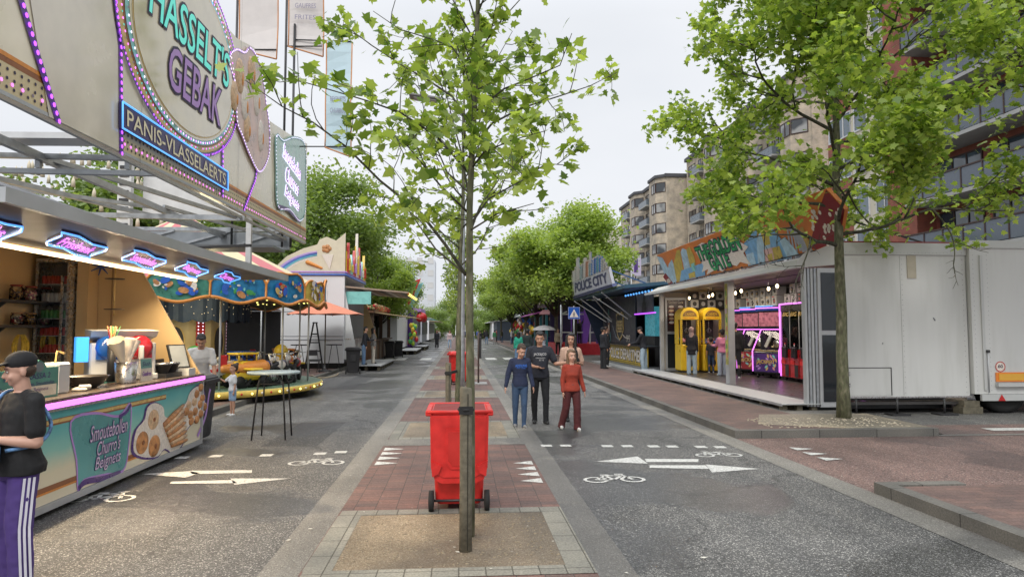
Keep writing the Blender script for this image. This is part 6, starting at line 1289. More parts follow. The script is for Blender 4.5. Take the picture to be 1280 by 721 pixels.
# far end folding door with printed menu, facing the camera
mb = MB(); mb.bb(7.8, 8.62, AY1-.14, AY1-.1, .25, 3.0, alu); mb.bb(7.86, 8.56, AY1-.16, AY1-.145, 1.72, 2.92, M('menu_dark', (.04, .02, .02), .3)); mb.bb(7.86, 8.56, AY1-.16, AY1-.145, .35, 1.62, glass('black_glass')); dr = mb.build('menu_door', ar)
pd = Plane((0, AY1-.162, 0), (1, 0, 0), (0, 0, 1)); mb = MB(); text(mb, pd, 'Golden Gate', (8.2, 2.83), .56, .1, paper, .002)
for i in range(2):
    for j in range(5): sheet(mb, pd, ellipse((8.02+.36*i, 2.66-.15*j), .10, .05, 10), .002, [sugar, doughL][j % 2]); sheet(mb, pd, rect((8.0+.36*i-.1, 2.59-.15*j), (8.0+.36*i+.14, 2.60-.15*j)), .003, tred)
mb.build('lettering', dr)
# folding door stack at near end + black glass door
for k in range(4): mb = MB(); mb.bb(7.30+.065*k, 7.35+.065*k, AY0-.02-.015*k, AY0+.12, .18, 3.10, [alu, galv][k % 2]); mb.build('folded_panel', ar)
mb = MB(); mb.bb(7.56, 8.07, AY0-.09, AY0-.03, .17, 3.1, alu); mb.build('door_frame', ar)
mb = MB(); mb.bb(7.63, 8.0, AY0-.105, AY0-.092, 1.78, 3.0, glass('black_glass')); mb.bb(7.63, 8.0, AY0-.105, AY0-.092, .28, 1.68, glass('black_glass')); mb.build('door_pane', ar)
mb = MB(); mb.bb(8.3, 10.6, AY0+.3, AY0+.36, .26, .34, dark); mb.bb(7.7, 10.9, AY0+.5, AY1-.2, .06, .18, dark); mb.build('chassis', ar)
for x in (8.3, 9.2, 10.25): mb = MB(); mb.tube([(x, AY0-.15, .02), (x, AY0-.15, .34)], .022, dark, 8); mb.bb(x-.2, x+.2, AY0-.3, AY0, 0, .03, dark); mb.build('support_leg', ar)
# painted sign board leaning outwards
sp = Plane((7.5, 0, 3.4), (0, -1, 0), (-.42, 0, 1)); SQ = lambda pts: [sp.pix(*p) for p in pts]
orangem = M('sign_orange', (.66, .20, .035), .4, var=.25, scale=2.2)
sg = SQ([(836, 355.5), (821, 319), (900, 289), (960, 263), (1033, 236), (1056, 262), (1050, 300), (1022, 312), (950, 331)])
mb = MB(); sheet(mb, sp, sg, 0, orangem, .08); sgo = mb.build('sign_board', ar)
mb = MB()
sb_ = M('sign_blue', (.20, .42, .66), .45, var=.25, scale=7); sl2 = M('sign_pale_blue', (.42, .60, .72), .45, var=.3, scale=7); sy_ = M('sign_mustard', (.55, .42, .08), .45, var=.3, scale=6); sp_ = M('sign_pink', (.66, .42, .40), .45); sg2 = M('sign_grey', (.38, .40, .46), .5); dred = M('sign_dark_red', (.22, .012, .02), .45)
def blk(pts, m, o=.004): sheet(mb, sp, SQ(pts), o, m)
blk([(833, 350), (836, 330), (840, 324), (845, 340), (850, 352)], sl2, .003); blk([(821, 320), (828, 322), (846, 354), (836, 355)], sl2, .0035); blk([(842, 330), (846, 313), (850, 312), (856, 350), (846, 352)], sy_); blk([(851, 315), (853, 310), (858, 312), (866, 348), (858, 350)], sl2, .006); blk([(858, 312), (862, 308), (868, 320), (872, 342), (866, 346)], sy_, .008)
blk([(852, 338), (880, 328), (882, 344), (850, 352)], sb_, .010); blk([(861, 342), (869, 339), (870, 346), (862, 348)], sy_, .013); blk([(864, 330), (868, 328), (870, 338), (866, 339)], tealL, .014)
blk([(928, 306), (938, 296), (940, 290), (946, 288), (950, 330), (938, 333)], sb_, .006); blk([(946, 300), (952, 285), (958, 283), (964, 305), (968, 328), (948, 331)], sl2, .008); blk([(933, 318), (942, 315), (946, 331), (936, 333)], sl2, .012)
blk([(951, 290), (955, 284), (964, 283), (969, 304), (956, 307)], sy_, .011); blk([(962, 292), (966, 285), (972, 292), (985, 310), (990, 322), (966, 328)], sb_, .0125); blk([(955, 312), (970, 308), (973, 325), (958, 329)], sp_, .015); blk([(960, 318), (966, 316), (967, 325), (962, 327)], sy_, .018)
blk([(975, 300), (982, 296), (1000, 318), (985, 322)], sl2, .016); blk([(966, 310), (975, 307), (980, 322), (969, 325)], sy_, .019)
blk([(985, 285), (992, 280), (1014, 310), (1004, 316)], sg2, .006); blk([(1000, 285), (1004, 283), (1016, 314), (1010, 315)], M('bridge_mustard', (.45, .3, .08), .5), .009)
for k in range(6): blk([(984+4*k, 287+3*k), (986+4*k, 286+3*k), (990+4*k, 316-1.0*k), (988+4*k, 317-1.0*k)], sg2, .012)
blk([(1024, 262), (1033, 237), (1056, 262), (1050, 300), (1020, 312), (1012, 308)], dred, .009)
for i in range(26): px = 1016+rng.random()*34; py = 258+rng.random()*48; sheet(mb, sp, ellipse(sp.pix(px, py), .05, .05, 8), .013, sugar)
blk([(829, 346), (836, 355), (842, 354), (832, 341)], dred, .009)
for i in range(10): px = 831+rng.random()*8; sheet(mb, sp, ellipse(sp.pix(px, 349+rng.random()*4), .07, .05, 8), .014, sugar)
mb.build('painted_skyline', sgo)
mb = MB(); burst = [(868, 310), (878, 303), (884, 304), (890, 298), (900, 300), (925, 293), (926, 302), (936, 308), (930, 316), (940, 331), (926, 327), (922, 332), (912, 330), (904, 339), (896, 336), (884, 343), (886, 336), (878, 340), (880, 332)]
blk(burst, sugar, .02); mb.build('white_burst', sgo)
mb = MB(); gr = M('letter_green', (.02, .33, .10), .45, var=.05); c = sp.pix(897, 309.5)
def along(s, pa, pb, h, ow=.06):
    a = Vector(sp.pix(*pa)); b = Vector(sp.pix(*pb)); d = b-a; text(mb, sp, s, tuple((a+b)/2), d.length, h, gr, .027, math.atan2(d.y, d.x), .12, .02, 0, ink, ow)
along('THE', (872, 318), (888, 313), .42); along('GOLDEN', (888, 311), (925, 300), .46); along('GATE', (888, 329), (912, 321), .5); mb.build('lettering', sgo)
mb = MB(); mb.tube([sp.p(sp.pix(836, 356), .05), sp.p(sp.pix(1022, 312), .05)], .012, dark, 6)
for k in range(9): q_ = sp.p(Vector(sp.pix(845, 353)).lerp(Vector(sp.pix(1012, 314)), k/8), .06); mb.ell(q_, (.03, .05, .03), dark, None, 6, 4)
mb.build('bottom_lamps', sgo)
# strut with cable through the tree
mb = MB(); mb.beam((8.0, 14.6, 4.45), (10.2, 14.3, 3.72), .035, .035, dark); mb.build('stay_rod', ar)
# string bulbs
bulb = M('bulb_warm', (1, .75, .4), .4, var=0, emit=9)
sbx = thing('bulb_string', (8.9, 18, 3.1), 'row of warm filament bulbs hanging under the arcade ceiling', 'lights')
mb = MB(); mb.tube([(8.3, AY0+.6, 3.15), (8.3, AY1-.5, 3.15)], .008, dark, 5); mb.build('cord', sbx)
for k in range(9):
    y = 15+1.15*k; mb = MB(); mb.tube([(8.3+.3*(k % 2), y, 3.2), (8.3+.3*(k % 2), y, 2.98)], .006, dark, 5); mb.ell((8.3+.3*(k % 2), y, 2.93), (.04, .04, .055), bulb, None, 8, 6); mb.build('bulb', sbx)
pal = bpy.data.lights.new('bulb_light', 'AREA'); pal.shape = 'RECTANGLE'; pal.size = .3; pal.size_y = 9; pal.energy = 170; pal.color = (1, .86, .7); po_ = bpy.data.objects.new('bulb_light', pal); C.objects.link(po_); po_.location = (8.7, 19.8, 3.1)
# step platform
deck('step_platform', 6.72, 7.56, 13.9, 26.4, .245, 'long grey step platform on pallets along the front of the orange arcade', 14)
FZ = .25
# claw machines, yellow
ym = M('machine_yellow', (.70, .46, .02), .35, var=.08); pr_ = clear('jar_glass')
def yellow_claw(x, y, lab):
    t = thing('claw_machine', (x, y, FZ), lab, 'claw machine', 'yellow claw machines'); W, D, H = .68, .7, 2.35; z = FZ
    mb = MB(); mb.bb(x-W/2, x+W/2, y-D/2, y+D/2, z+.05, z+1.0, ym, .03); mb.bb(x-W/2+.1, x+W/2-.1, y-D/2+.05, y+D/2, z, z+.049, dark); mb.build('cabinet', t)
    for sx_ in (-1, 1):
        mb = MB(); mb.bb(x+sx_*(W/2)-(.07 if sx_ > 0 else 0), x+sx_*(W/2)+(.07 if sx_ < 0 else 0), y-D/2, y-D/2+.08, z+1.003, z+1.9, ym); mb.build('corner_post', t)
    mb = MB(); mb.bb(x-W/2, x-W/2+.03, y-D/2+.3, y+D/2, z+1.003, z+1.9, ym); mb.bb(x-W/2+.06, x+W/2-.06, y+D/2-.04, y+D/2, z+1.003, z+1.9, dark); mb.build('side_panel', t)
    arc = [(x-W/2, z+1.903)]+[(x-W/2*math.cos(a), z+2.05+.3*math.sin(a)) for a in [math.pi*k/12 for k in range(13)]]+[(x+W/2, z+1.903)]
    mb = MB(); mb.prism([(a, y-D/2-.01, b) for a, b in arc], (0, D, 0), ym); mb.build('arched_top', t)
    pf = Plane((x, y-D/2-.012, z), (1, 0, 0), (0, 0, 1)); mb = MB(); sheet(mb, pf, [(.26*math.cos(a), 2.02+.22*math.sin(a)) for a in [math.pi*k/10 for k in range(11)]], .004, M('machine_brown', (.2, .1, .03), .4, var=.5, scale=20)); dots(mb, pf, [(-.29, 1.05), (-.29, 1.9)], .02, .07, .004, dark); dots(mb, pf, [(.29, 1.05), (.29, 1.9)], .02, .07, .004, dark); text(mb, pf, 'CANDY', (0, 2.1), .36, .09, ym, .008); text(mb, pf, 'FACTORY', (0, 1.95), .44, .06, tred, .006); mb.build('sign', t)
    mb = MB(); sheet(mb, pf, ellipse((0, .35), .11, .15, 20), .005, dark); sheet(mb, pf, rect((-.14, .72), (.14, .92)), .005, M('machine_brown', (.2, .1, .03))); mb.build('prize_flap', t)
    mb = MB(); mb.tube([(x+.12, y-D/2-.03, z+1.0), (x+.12, y-D/2-.03, z+1.08)], .015, tred, 6); mb.bb(x-.2, x+.2, y-D/2-.06, y-D/2-.014, z+.93, z+.99, ym); mb.build('control_panel', t)
    mb = MB(); mb.tube([(x, y, z+1.88), (x, y, z+1.6)], .012, steel, 6)
    for a in (0, 2.1, 4.2): mb.tube([(x, y, z+1.6), (x+.09*math.cos(a), y+.09*math.sin(a), z+1.52), (x+.03*math.cos(a), y+.03*math.sin(a), z+1.42)], .01, steel, 5)
    mb.build('claw', t); mb = MB()
    for _ in range(30): mb.ell((x+rng.uniform(-.25, .25), y+rng.uniform(-.25, .25), z+1.05+rng.random()*.15), (.06, .06, .05), [tred, tblue, tyel, pinkp, tgreen][rng.integers(5)], None, 6, 4)
    mb.build('prizes', t)
yellow_claw(8.32, 24.6, 'yellow arch topped claw machine nearer the printed menu door'); yellow_claw(9.12, 24.5, 'yellow arch topped claw machine farther into the arcade')
# red claw row with pink neon frames, facing the street
blackm = M('machine_black', (.012, .012, .015), .3); rm = M('machine_red', (.42, .015, .02), .25, coat=.5); toys = [M('plush_brown', (.28, .16, .08), .9), M('plush_cream', (.6, .5, .38), .9), pinkp, M('plush_grey', (.3, .3, .32), .9)]
def red_claw(y0, lab, n=3):
    x0 = 9.9; W = 1.72 if n == 3 else .62; y1 = y0+W; xb = 10.75; t = thing('claw_machine', ((x0+xb)/2, (y0+y1)/2, FZ), lab, 'claw machine', 'red claw machines'); z = FZ
    mb = MB(); mb.bb(x0, xb, y0, y1, z+.1, z+.98, blackm); mb.bb(x0, xb, y0, y1, z+2.1, z+2.3, blackm); mb.bb(xb-.03, xb, y0, y1, z+.981, z+2.1, M('machine_back', (.14, .13, .12), .4)); mb.build('cabinet', t)
    for k in range(n):
        yy = y0+W*(k+.5)/n; mb = MB(); mb.bb(x0-.012, x0-.002, yy-.26, yy+.26, z+.12, z+.95, rm); mb.bb(x0-.10, x0-.015, yy-.2, yy+.06, z+.7, z+1.02, blackm, .015); mb.bb(x0-.03, x0-.014, yy-.22, yy-.02, z+.15, z+.5, dark); mb.bb(x0-.03, x0-.014, yy+.0, yy+.24, z+.5, z+.62, M('red_bright', (.6, .03, .03), .3)); mb.build('front_panel', t)
        mb = MB(); mb.tube([(x0-.06, yy-.1, z+1.02), (x0-.06, yy-.1, z+1.1)], .012, steel, 6); mb.ell((x0-.06, yy-.1, z+1.12), (.02, .02, .02), tred, None, 6, 4); mb.build('joystick', t)
        mb = MB(); mb.tube([(10.3, yy, z+2.09), (10.3, yy, z+1.75)], .015, gold, 6); [mb.tube([(10.3, yy, z+1.75), (10.3+.1*math.cos(a), yy+.1*math.sin(a), z+1.68), (10.3+.04*math.cos(a), yy+.04*math.sin(a), z+1.55)], .012, gold, 5) for a in (0, 2.1, 4.2)]; mb.build('claw', t)
        mb = MB()
        for _ in range(26): mb.ell((x0+.1+rng.random()*.6, yy+rng.uniform(-.24, .24), z+1.03+rng.random()*.22), (.08, .08, .07), toys[rng.integers(4)], None, 7, 5)
        mb.build('plush_prizes', t)
    mb = MB()
    for k in range(n+1): yy = y0+.01+(W-.02)*k/n; mb.bb(x0, x0+.03, yy-.012, yy+.012, z+.985, z+2.1, alu)
    mb.bb(x0+.002, x0+.008, y0+.03, y1-.03, z+.99, z+2.09, pr_); mb.bb(x0+.03, xb-.03, y0+.002, y0+.008, z+.99, z+2.09, pr_); mb.build('glass_box', t)
    mb = MB(); 
    for (a, b) in (((x0-.02, y0, z+.12), (x0-.02, y0, z+2.32)), ((x0-.02, y1, z+.12), (x0-.02, y1, z+2.32)), ((x0-.02, y0, z+2.32), (x0-.02, y1, z+2.32))): mb.tube([a, b], .022, led_m, 6)
    mb.build('neon_frame', t); mb = MB(); pf = Plane((x0-.005, y1, z), (0, -1, 0), (0, 0, 1)); text(mb, pf, 'BIG BIG BIG' if n == 3 else 'BIG', (W/2, 2.0), W*.8, .12, gold, .01, shear=.3); mb.build('lettering', t)
    mb = MB(); [mb.tube([(xx, yy-.02, z+.05), (xx, yy+.02, z+.05)], .05, dark, 10) for xx in (x0+.1, xb-.1) for yy in (y0+.1, y1-.1)]; mb.build('castor', t)
red_claw(18.75, 'wide red and black triple claw machine framed in pink neon'); red_claw(17.95, 'single red claw machine next to the triple one, nearest the folded doors', 1)
red_claw(16.2, 'triple red claw machine hidden mostly behind the folded doors')
# coin pushers
def pusher(x, y, lab, rz, m2=purple):
    t = thing('coin_pusher', (x, y, FZ), lab, 'coin pusher', 'coin pushers', rz); B = lambda nm, mb: mb.build(nm, t, world=False)
    mb = MB(); mb.bb(-.5, .5, -.4, .45, .12, .85, blackm, .04); mb.bb(-.5, .5, .0, .45, .852, 1.6, blackm); B('cabinet', mb)
    mb = MB(); pf = Plane((0, -.402, 0), (1, 0, 0), (0, 0, 1)); sheet(mb, pf, rect((-.46, .2), (.46, .78)), .003, m2)
    for k in range(22): sheet(mb, pf, ellipse((rng.uniform(-.38, .38), rng.uniform(.26, .72)), .07, .035, 8, rng.random()*3), .004+.0005*k, [purpL, gold, pinkp, tealL][k % 4])
    text(mb, pf, 'JACKPOT', (0, .5), .7, .16, gold, .02, offset=.02, outline=ink, ow=.05); B('front_print', mb)
    mb = MB(); mb.add([(-.44, -.38, .87), (.44, -.38, .87), (.4, -.02, 1.5), (-.4, -.02, 1.5)], [(0, 1, 2, 3)], pr_); B('glass', mb)
    mb = MB(); mb.bb(-.42, .42, -.36, -.01, .86, .875, gold); [mb.ell((rng.uniform(-.38, .38), rng.uniform(-.34, -.05), .88), (.03, .03, .008), steel, None, 6, 3) for _ in range(50)]; mb.tube([(.2, -.05, 1.1), (.2, -.12, 1.1)], .13, steel, 16); mb.box((-.1, -.1, 1.2), (.1, .05, .5), white, Matrix.Rotation(.5, 3, 'Y')); B('coin_table', mb)
    mb = MB(); mb.tube([(-.5, -.41, .2), (-.5, -.41, .85), (-.42, -.05, 1.55), (.42, -.05, 1.55), (.5, -.41, .85), (.5, -.41, .2)], .02, led_m, 6); B('neon_frame', mb)
    mb = MB(); mb.bb(-.5, .5, -.1, .45, 1.603, 2.15, blackm); pf = Plane((0, -.102, 0), (1, 0, 0), (0, 0, 1)); sheet(mb, pf, rect((-.46, 1.65), (.46, 2.1)), .004, M('pusher_screen', (.35, .12, .16), .3, var=.6, scale=9, emit=.3)); mb.bb(-.54, .54, -.16, .45, 2.153, 2.32, M('machine_blue', (.02, .05, .25), .3)); mb.tube([(-.54, -.17, 2.24), (.54, -.17, 2.24)], .018, led_m, 6); mb.tube([(-.54, -.17, 2.3), (.54, -.17, 2.3)], .014, led_b, 6); B('top_box', mb)
    mb = MB(); [mb.tube([(x_, y_, .06), (x_+.04, y_, .06)], .06, dark, 10) for x_ in (-.4, .4) for y_ in (-.3, .35)]; B('castor', mb); return t
pusher(10.1, 21.4, 'purple coin pusher with a blue topped screen beside the triple claw machine', R(-62)); pusher(10.2, 22.9, 'dark red coin pusher behind the child in pink', R(-60), M('pusher_red', (.3, .03, .04), .35)); pusher(10.3, 24.4, 'coin pusher deepest in the arcade corner, by the yellow machines', R(-50), M('pusher_red2', (.35, .1, .03), .35))
# prize boxes stacked above the machines
bxm = [M('box_white', (.5, .5, .48), .6), M('box_black', (.05, .05, .05), .5), M('box_grey', (.3, .3, .3), .6)]
ib = 0
for row, (zb, hh) in enumerate([(2.56, .34), (2.905, .28)]):
    for k in range(22):
        y = 16.3+.41*k
        if y > 25: continue
        if rng.random() < .12: continue
        w_ = .34; d_ = .3; mm = bxm[0 if rng.random() < .7 else rng.integers(3)]; mb = MB(); x = 10.05+rng.random()*.05; z0 = zb; mb.bb(x, x+d_, y-w_/2, y+w_/2, z0, z0+hh*.97, mm)
        pf = Plane((x, y+w_/2, z0), (0, -1, 0), (0, 0, 1)); k2 = rng.integers(3)
        sheet(mb, pf, [(w_*(.5+.34*math.cos(t)*rng.uniform(.5, 1)), hh*(.42+.34*math.sin(t)*rng.uniform(.4, 1))) for t in [q_*.7 for q_ in range(9)]], .003, dark); sheet(mb, pf, rect((w_*.1, hh*.78), (w_*.55, hh*.88)), .003, [dark, tred, gold][k2]); sheet(mb, pf, ellipse((w_*rng.uniform(.35, .6), hh*rng.uniform(.3, .55)), w_*rng.uniform(.05, .16), hh*.09, 7, rng.random()*3), .005, [steel, tred, gold][k2])
        o = mb.build('prize_box', loc=(x+d_/2, y, z0)); tag(o, 'small printed prize box, one of the rows stacked above the arcade machines', 'box', 'prize boxes above the arcade machines')
mb = MB(); mb.bb(10.0, 10.8, 16.1, 25.2, 2.525, 2.555, dark); mb.build('prize_shelf', ar)
# row of prize boxes on the far wall
for k in range(6):
    x = 8.85+.33*k; 
    for r_ in range(2):
        mb = MB(); z0 = 2.62+.3*r_; mb.bb(x-.15, x+.15, AY1-.4, AY1-.1, z0, z0+.29, bxm[(k+r_) % 2]); sheet(mb, Plane((x, AY1-.402, z0), (1, 0, 0), (0, 0, 1)), ellipse((0, .14), .08, .09, 8), .003, bxm[(k+r_+1) % 2]); o = mb.build('prize_box', loc=(x, AY1-.25, z0)); tag(o, 'black or white prize box on the shelf over the yellow claw machines', 'box', 'prize boxes on the far wall')
mb = MB(); mb.bb(8.66, 10.7, AY1-.42, AY1-.06, 2.59, 2.617, dark); mb.build('prize_shelf', ar)
# ================================================================== police themed stall
ps = thing('police_game_stall', (9.5, 33, 0), 'dark blue game stall with a yellow POLICE DEPARTMENT board and a gold badge', 'game stall')
db = M('stall_navy', (.02, .035, .07), .4, var=.3, scale=2); tb_ = M('stall_teal', (.02, .12, .14), .4)
PX_ = 8.15; mb = MB(); mb.bb(PX_+2.6, PX_+2.7, 27.2, 39, .2, 3.6, db); mb.bb(PX_, PX_+2.6, 38.9, 39, .2, 3.6, db); mb.bb(PX_, PX_+2.6, 27.1, 27.2, .2, 3.6, db); mb.build('wall', ps)
mb = MB(); mb.prism([(6.6, 27.0, 3.45), (11, 27.0, 3.85), (11, 39.2, 3.85), (6.6, 39.2, 3.45)], (0, 0, .14), M('roof_teal_blue', (.03, .08, .13), .4)); mb.build('roof', ps)
mb = MB(); mb.bb(7.75, 7.82, 28, 35.4, .22, 1.05, M('board_yellow', (.62, .44, .04), .4, var=.12, scale=6)); mb.bb(7.6, 8.3, 27.9, 35.5, 1.053, 1.1, dark); bo = mb.build('yellow_board', ps)
pf = Plane((7.75, 35.4, 0), (0, -1, 0), (0, 0, 1)); mb = MB(); text(mb, pf, 'POLICE DEPARTMENT', (3.75, .64), 6.9, .52, sugar, .006, offset=.03, outline=dark, ow=.05)
for z_ in (.28, .98): [sheet(mb, pf, [(.1+.24*k, z_-.03), (.22+.24*k, z_-.03), (.28+.24*k, z_+.03), (.16+.24*k, z_+.03)], .004, dark) for k in range(29)]
mb.build('lettering', bo)
mb = MB(); mb.bb(7.5, 8.4, 27.8, 35.8, .03, .2, M('stall_base', (.18, .19, .2), .5)); mb.build('base', ps)
mb = MB(); mb.bb(8.2, 8.25, 31.5, 38.8, 1.1, 3.5, M('mural_dark', (.05, .05, .07), .4, var=.5, scale=3)); mb.build('mural', ps)
pf = Plane((8.19, 38.8, 1.1), (0, -1, 0), (0, 0, 1)); mb = MB(); bd_ = [(4.3, 1.45), (4.7, 1.6), (5.1, 1.5), (5.5, 1.6), (5.9, 1.45), (5.8, 1.0), (5.9, .7), (5.5, .3), (5.1, .12), (4.7, .3), (4.3, .7), (4.4, 1.0)]
bd_ = [(a-.8, b) for a, b in bd_]; sheet(mb, pf, bd_, .03, gold, .03); cb_ = Vector((4.3, .85)); sheet(mb, pf, [cb_+(Vector(p)-cb_)*.85 for p in bd_], .034, dark); sheet(mb, pf, rect((3.75, .55), (4.85, 1.15)), .038, gold)
for k in range(3): sheet(mb, pf, rect((3.75, .65+.17*k), (4.85, .68+.17*k)), .042, dark)
for k in range(4): sheet(mb, pf, rect((3.85+.28*k, .55), (3.89+.28*k, 1.15)), .045, dark)
text(mb, pf, 'POLICE', (4.3, 1.3), .9, .14, dark, .04); mb.build('badge', ps)
mb = MB(); sheet(mb, pf, ellipse((1.7, .8), .3, .4, 16), .02, M('mural_skin', (.35, .2, .15), .5)); sheet(mb, pf, ellipse((1.7, 1.25), .35, .2, 16), .025, M('mural_grey', (.3, .34, .38), .5)); sheet(mb, pf, [(1.55, 1.35), (1.85, 1.35), (1.75, 1.8), (1.65, 1.8)], .022, tealL); sheet(mb, pf, ellipse((1.7, .3), .5, .35, 16), .015, M('mural_teal', (.1, .22, .25), .5)); sheet(mb, pf, ellipse((1.7, .75), .16, .2, 12), .03, sugar)
text(mb, pf, '99', (6.0, .25), .8, .35, sugar, .02); band(mb, pf, [(2.6, .9), (3.4, .3), (4.2, .15)], .06, .02, M('mural_grey', (.3, .34, .38))); band(mb, pf, [(4.4, .6), (5.4, .3), (6.2, .25)], .06, .03, sugar); mb.build('painted_figure', ps)
mb = MB(); mb.bb(8.5, 9.6, 27.6, 28.5, .2, 1.6, dark); mb.bb(8.55, 9.5, 27.7, 28.4, 1.603, 2.9, M('glow_screen', (.05, .25, .3), .3, var=.8, scale=5, emit=.6)); mb.bb(8.45, 9.7, 29.2, 31.0, .2, 1.5, dark); mb.bb(8.5, 9.6, 29.3, 30.9, 1.503, 2.8, M('glow_screen', (.05, .25, .3))); mb.build('game_cabinet', ps)
mb = MB(); mb.bb(8.2, 8.26, 28.6, 31.2, 2.45, 3.4, M('mural_grey2', (.16, .17, .19), .5, var=.5, scale=4)); sheet(mb, Plane((8.19, 31.2, 2.45), (0, -1, 0), (0, 0, 1)), [(.9, .05), (1.7, .05), (1.6, .5), (1.45, .62), (1.5, .75), (1.3, .9), (1.1, .75), (1.15, .62), (1.0, .5)], .01, dark); mb.tube([(8.15, 28.0, 2.5), (8.15, 31.4, 2.5)], .03, led_p, 6)
[mb.ell((7.9, 27.6+.5*k, 3.4), (.05, .05, .05), led_b, None, 6, 4) for k in range(10)]; mb.build('upper_mural', ps)
mb = MB(); mb.prism([(8.1, 38.9, 3.4), (7.3, 38.9, 3.4), (8.1, 38.9, 1.6)], (0, -.06, 0), M('drape_lilac', (.45, .35, .6), .7)); mb.prism([(8.16, 38.6, 3.45), (6.9, 38.6, 3.45), (8.16, 38.6, .3)], (0, -.05, 0), db); mb.build('side_wing', ps)
# skyline sign on the flap edge
sk_ = Plane((6.5, 0, 3.6), (0, -1, 0), (-.28, 0, 1)); K = lambda pts: [sk_.pix(*p) for p in pts]
mb = MB(); sheet(mb, sk_, K([(718, 372), (716, 351), (760, 334), (766, 357)]), 0, M('sign_white', (.62, .63, .68), .4), .12); so2 = mb.build('sign_board', ps)
mb = MB(); sheet(mb, sk_, K([(717, 373.5), (718, 369.5), (766, 354.5), (768, 358)]), .06, M('sign_navy', (.03, .04, .12), .4), .2); mb.build('light_bar', ps)
mb = MB(); tw = [(716, 720, 338), (719, 723, 333), (722, 726, 336), (725, 728, 331), (721, 724, 322), (727, 731, 329), (730, 733, 322), (732, 737, 325), (736, 741, 327), (739, 743, 323), (742, 746, 321), (746, 749, 319), (737, 739, 315), (749, 753, 320), (752, 756, 323), (755, 758, 328), (757, 761, 333)]
twm = [M('tower_white', (.62, .63, .62), .5), M('tower_grey', (.36, .4, .4), .5, var=.3), M('tower_teal', (.1, .35, .42), .4), M('tower_blue', (.05, .2, .55), .4), M('tower_rust', (.45, .2, .12), .5)]
for i, (a, b, t_) in enumerate(tw):
    base = 352-(a-716)*.40; sheet(mb, sk_, K([(a, base+1), (b, base-.8), (b, t_), (a, t_+1.5)]), .01+.004*(i % 5), twm[[0, 1, 1, 2, 0, 1, 0, 4, 2, 3, 3, 2, 0, 3, 1, 1, 0][i]], .05)
    dots(mb, sk_, K([(a, base), (a, t_+1.5), (b, t_), (b, base-1)]), .055, .17, .034, sugar)
dots(mb, sk_, K([(717, 372), (715, 345)]), .07, .2, .02, sugar); dots(mb, sk_, K([(766, 357), (759, 333)]), .07, .2, .02, sugar); mb.build('skyline', so2)
mb = MB(); U = [Vector(p) for p in K([(718, 368), (764, 354), (760, 337), (717, 352)])]; v0, f0 = text_data('POLICE CITY', 0, .04, 0, .9); xs = [v[0] for v in v0]; ys = [v[1] for v in v0]
mb.add([sk_.p(U[0].lerp(U[1], .04+.92*(v[0]-min(xs))/(max(xs)-min(xs))).lerp(U[3].lerp(U[2], .04+.92*(v[0]-min(xs))/(max(xs)-min(xs))), .12+.76*(v[1]-min(ys))/(max(ys)-min(ys))), .014) for v in v0], f0, M('letter_navy', (.07, .08, .16), .5)); mb.build('lettering', so2)
for (a, b) in (((6.6, 37, 3.45), (8.1, 36, 2.2)), ((6.6, 33.5, 3.45), (8.1, 32.5, 2.3)), ((6.6, 33.5, 3.4), (8.1, 36, 2.3)), ((6.5, 38.5, 3.4), (8.1, 37.4, 2.2)), ((6.5, 31, 3.5), (8.1, 31.8, 2.4))): mb = MB(); mb.beam(a, b, .045, .045, white); mb.build('strut', ps)
for (a, b) in (((6.4, 32, 4.9), (8.9, 31.5, 3.9)), ((6.3, 36, 5.2), (8.9, 35, 3.9))): mb = MB(); mb.beam(a, b, .06, .06, M('strut_blue', (.03, .08, .2), .4)); mb.build('stay', ps)
deck('walkway', 7.0, 7.58, 27.6, 36, .14, 'narrow pale walkway in front of the police themed stall', 6)
# ================================================================== ride with red base
rs = thing('ride_platform', (8.4, 47, 0), 'purple and navy ride front with white beams on a red base', 'ride')
mb = MB(); mb.bb(6.6, 10.4, 44.6, 51, .12, .85, M('base_red', (.5, .02, .03), .4)); mb.build('base', rs); mb = MB(); mb.bb(6.7, 10.4, 50.6, 50.7, .86, 4.2, M('ride_navy', (.02, .015, .07), .4)); mb.bb(9.0, 10.4, 44.7, 44.8, .86, 3.6, purple); mb.bb(7.6, 8.7, 46.5, 46.6, .86, 3.0, M('ride_purple', (.13, .05, .35), .4)); mb.build('panel', rs)
for (a, b) in (((6.7, 44.8, 2.8), (10.4, 44.8, 2.8)), ((6.7, 44.8, 3.7), (10.4, 44.8, 3.7)), ((6.7, 44.8, .85), (6.7, 44.8, 3.7)), ((8.6, 44.82, .85), (8.6, 44.82, 3.7)), ((6.7, 44.84, 2.8), (8.6, 44.84, 3.7)), ((10.3, 44.8, .85), (10.3, 44.8, 3.7)), ((6.7, 45.0, 1.6), (10.4, 45.0, 1.6))): mb = MB(); mb.beam(a, b, .09, .09, white); mb.build('beam', rs)
mb = MB(); mb.prism([(8.05, 44.5, .9), (8.35, 44.5, .9), (8.75, 44.5, 3.2), (8.15, 44.5, 3.3)], (0, -.03, 0), M('flag_purple', (.25, .08, .5), .6)); 
o = mb.build('beach_flag', loc=(8.2, 44.5, .9)); tag(o, 'tall purple feather flag standing before the red based ride', 'flag')
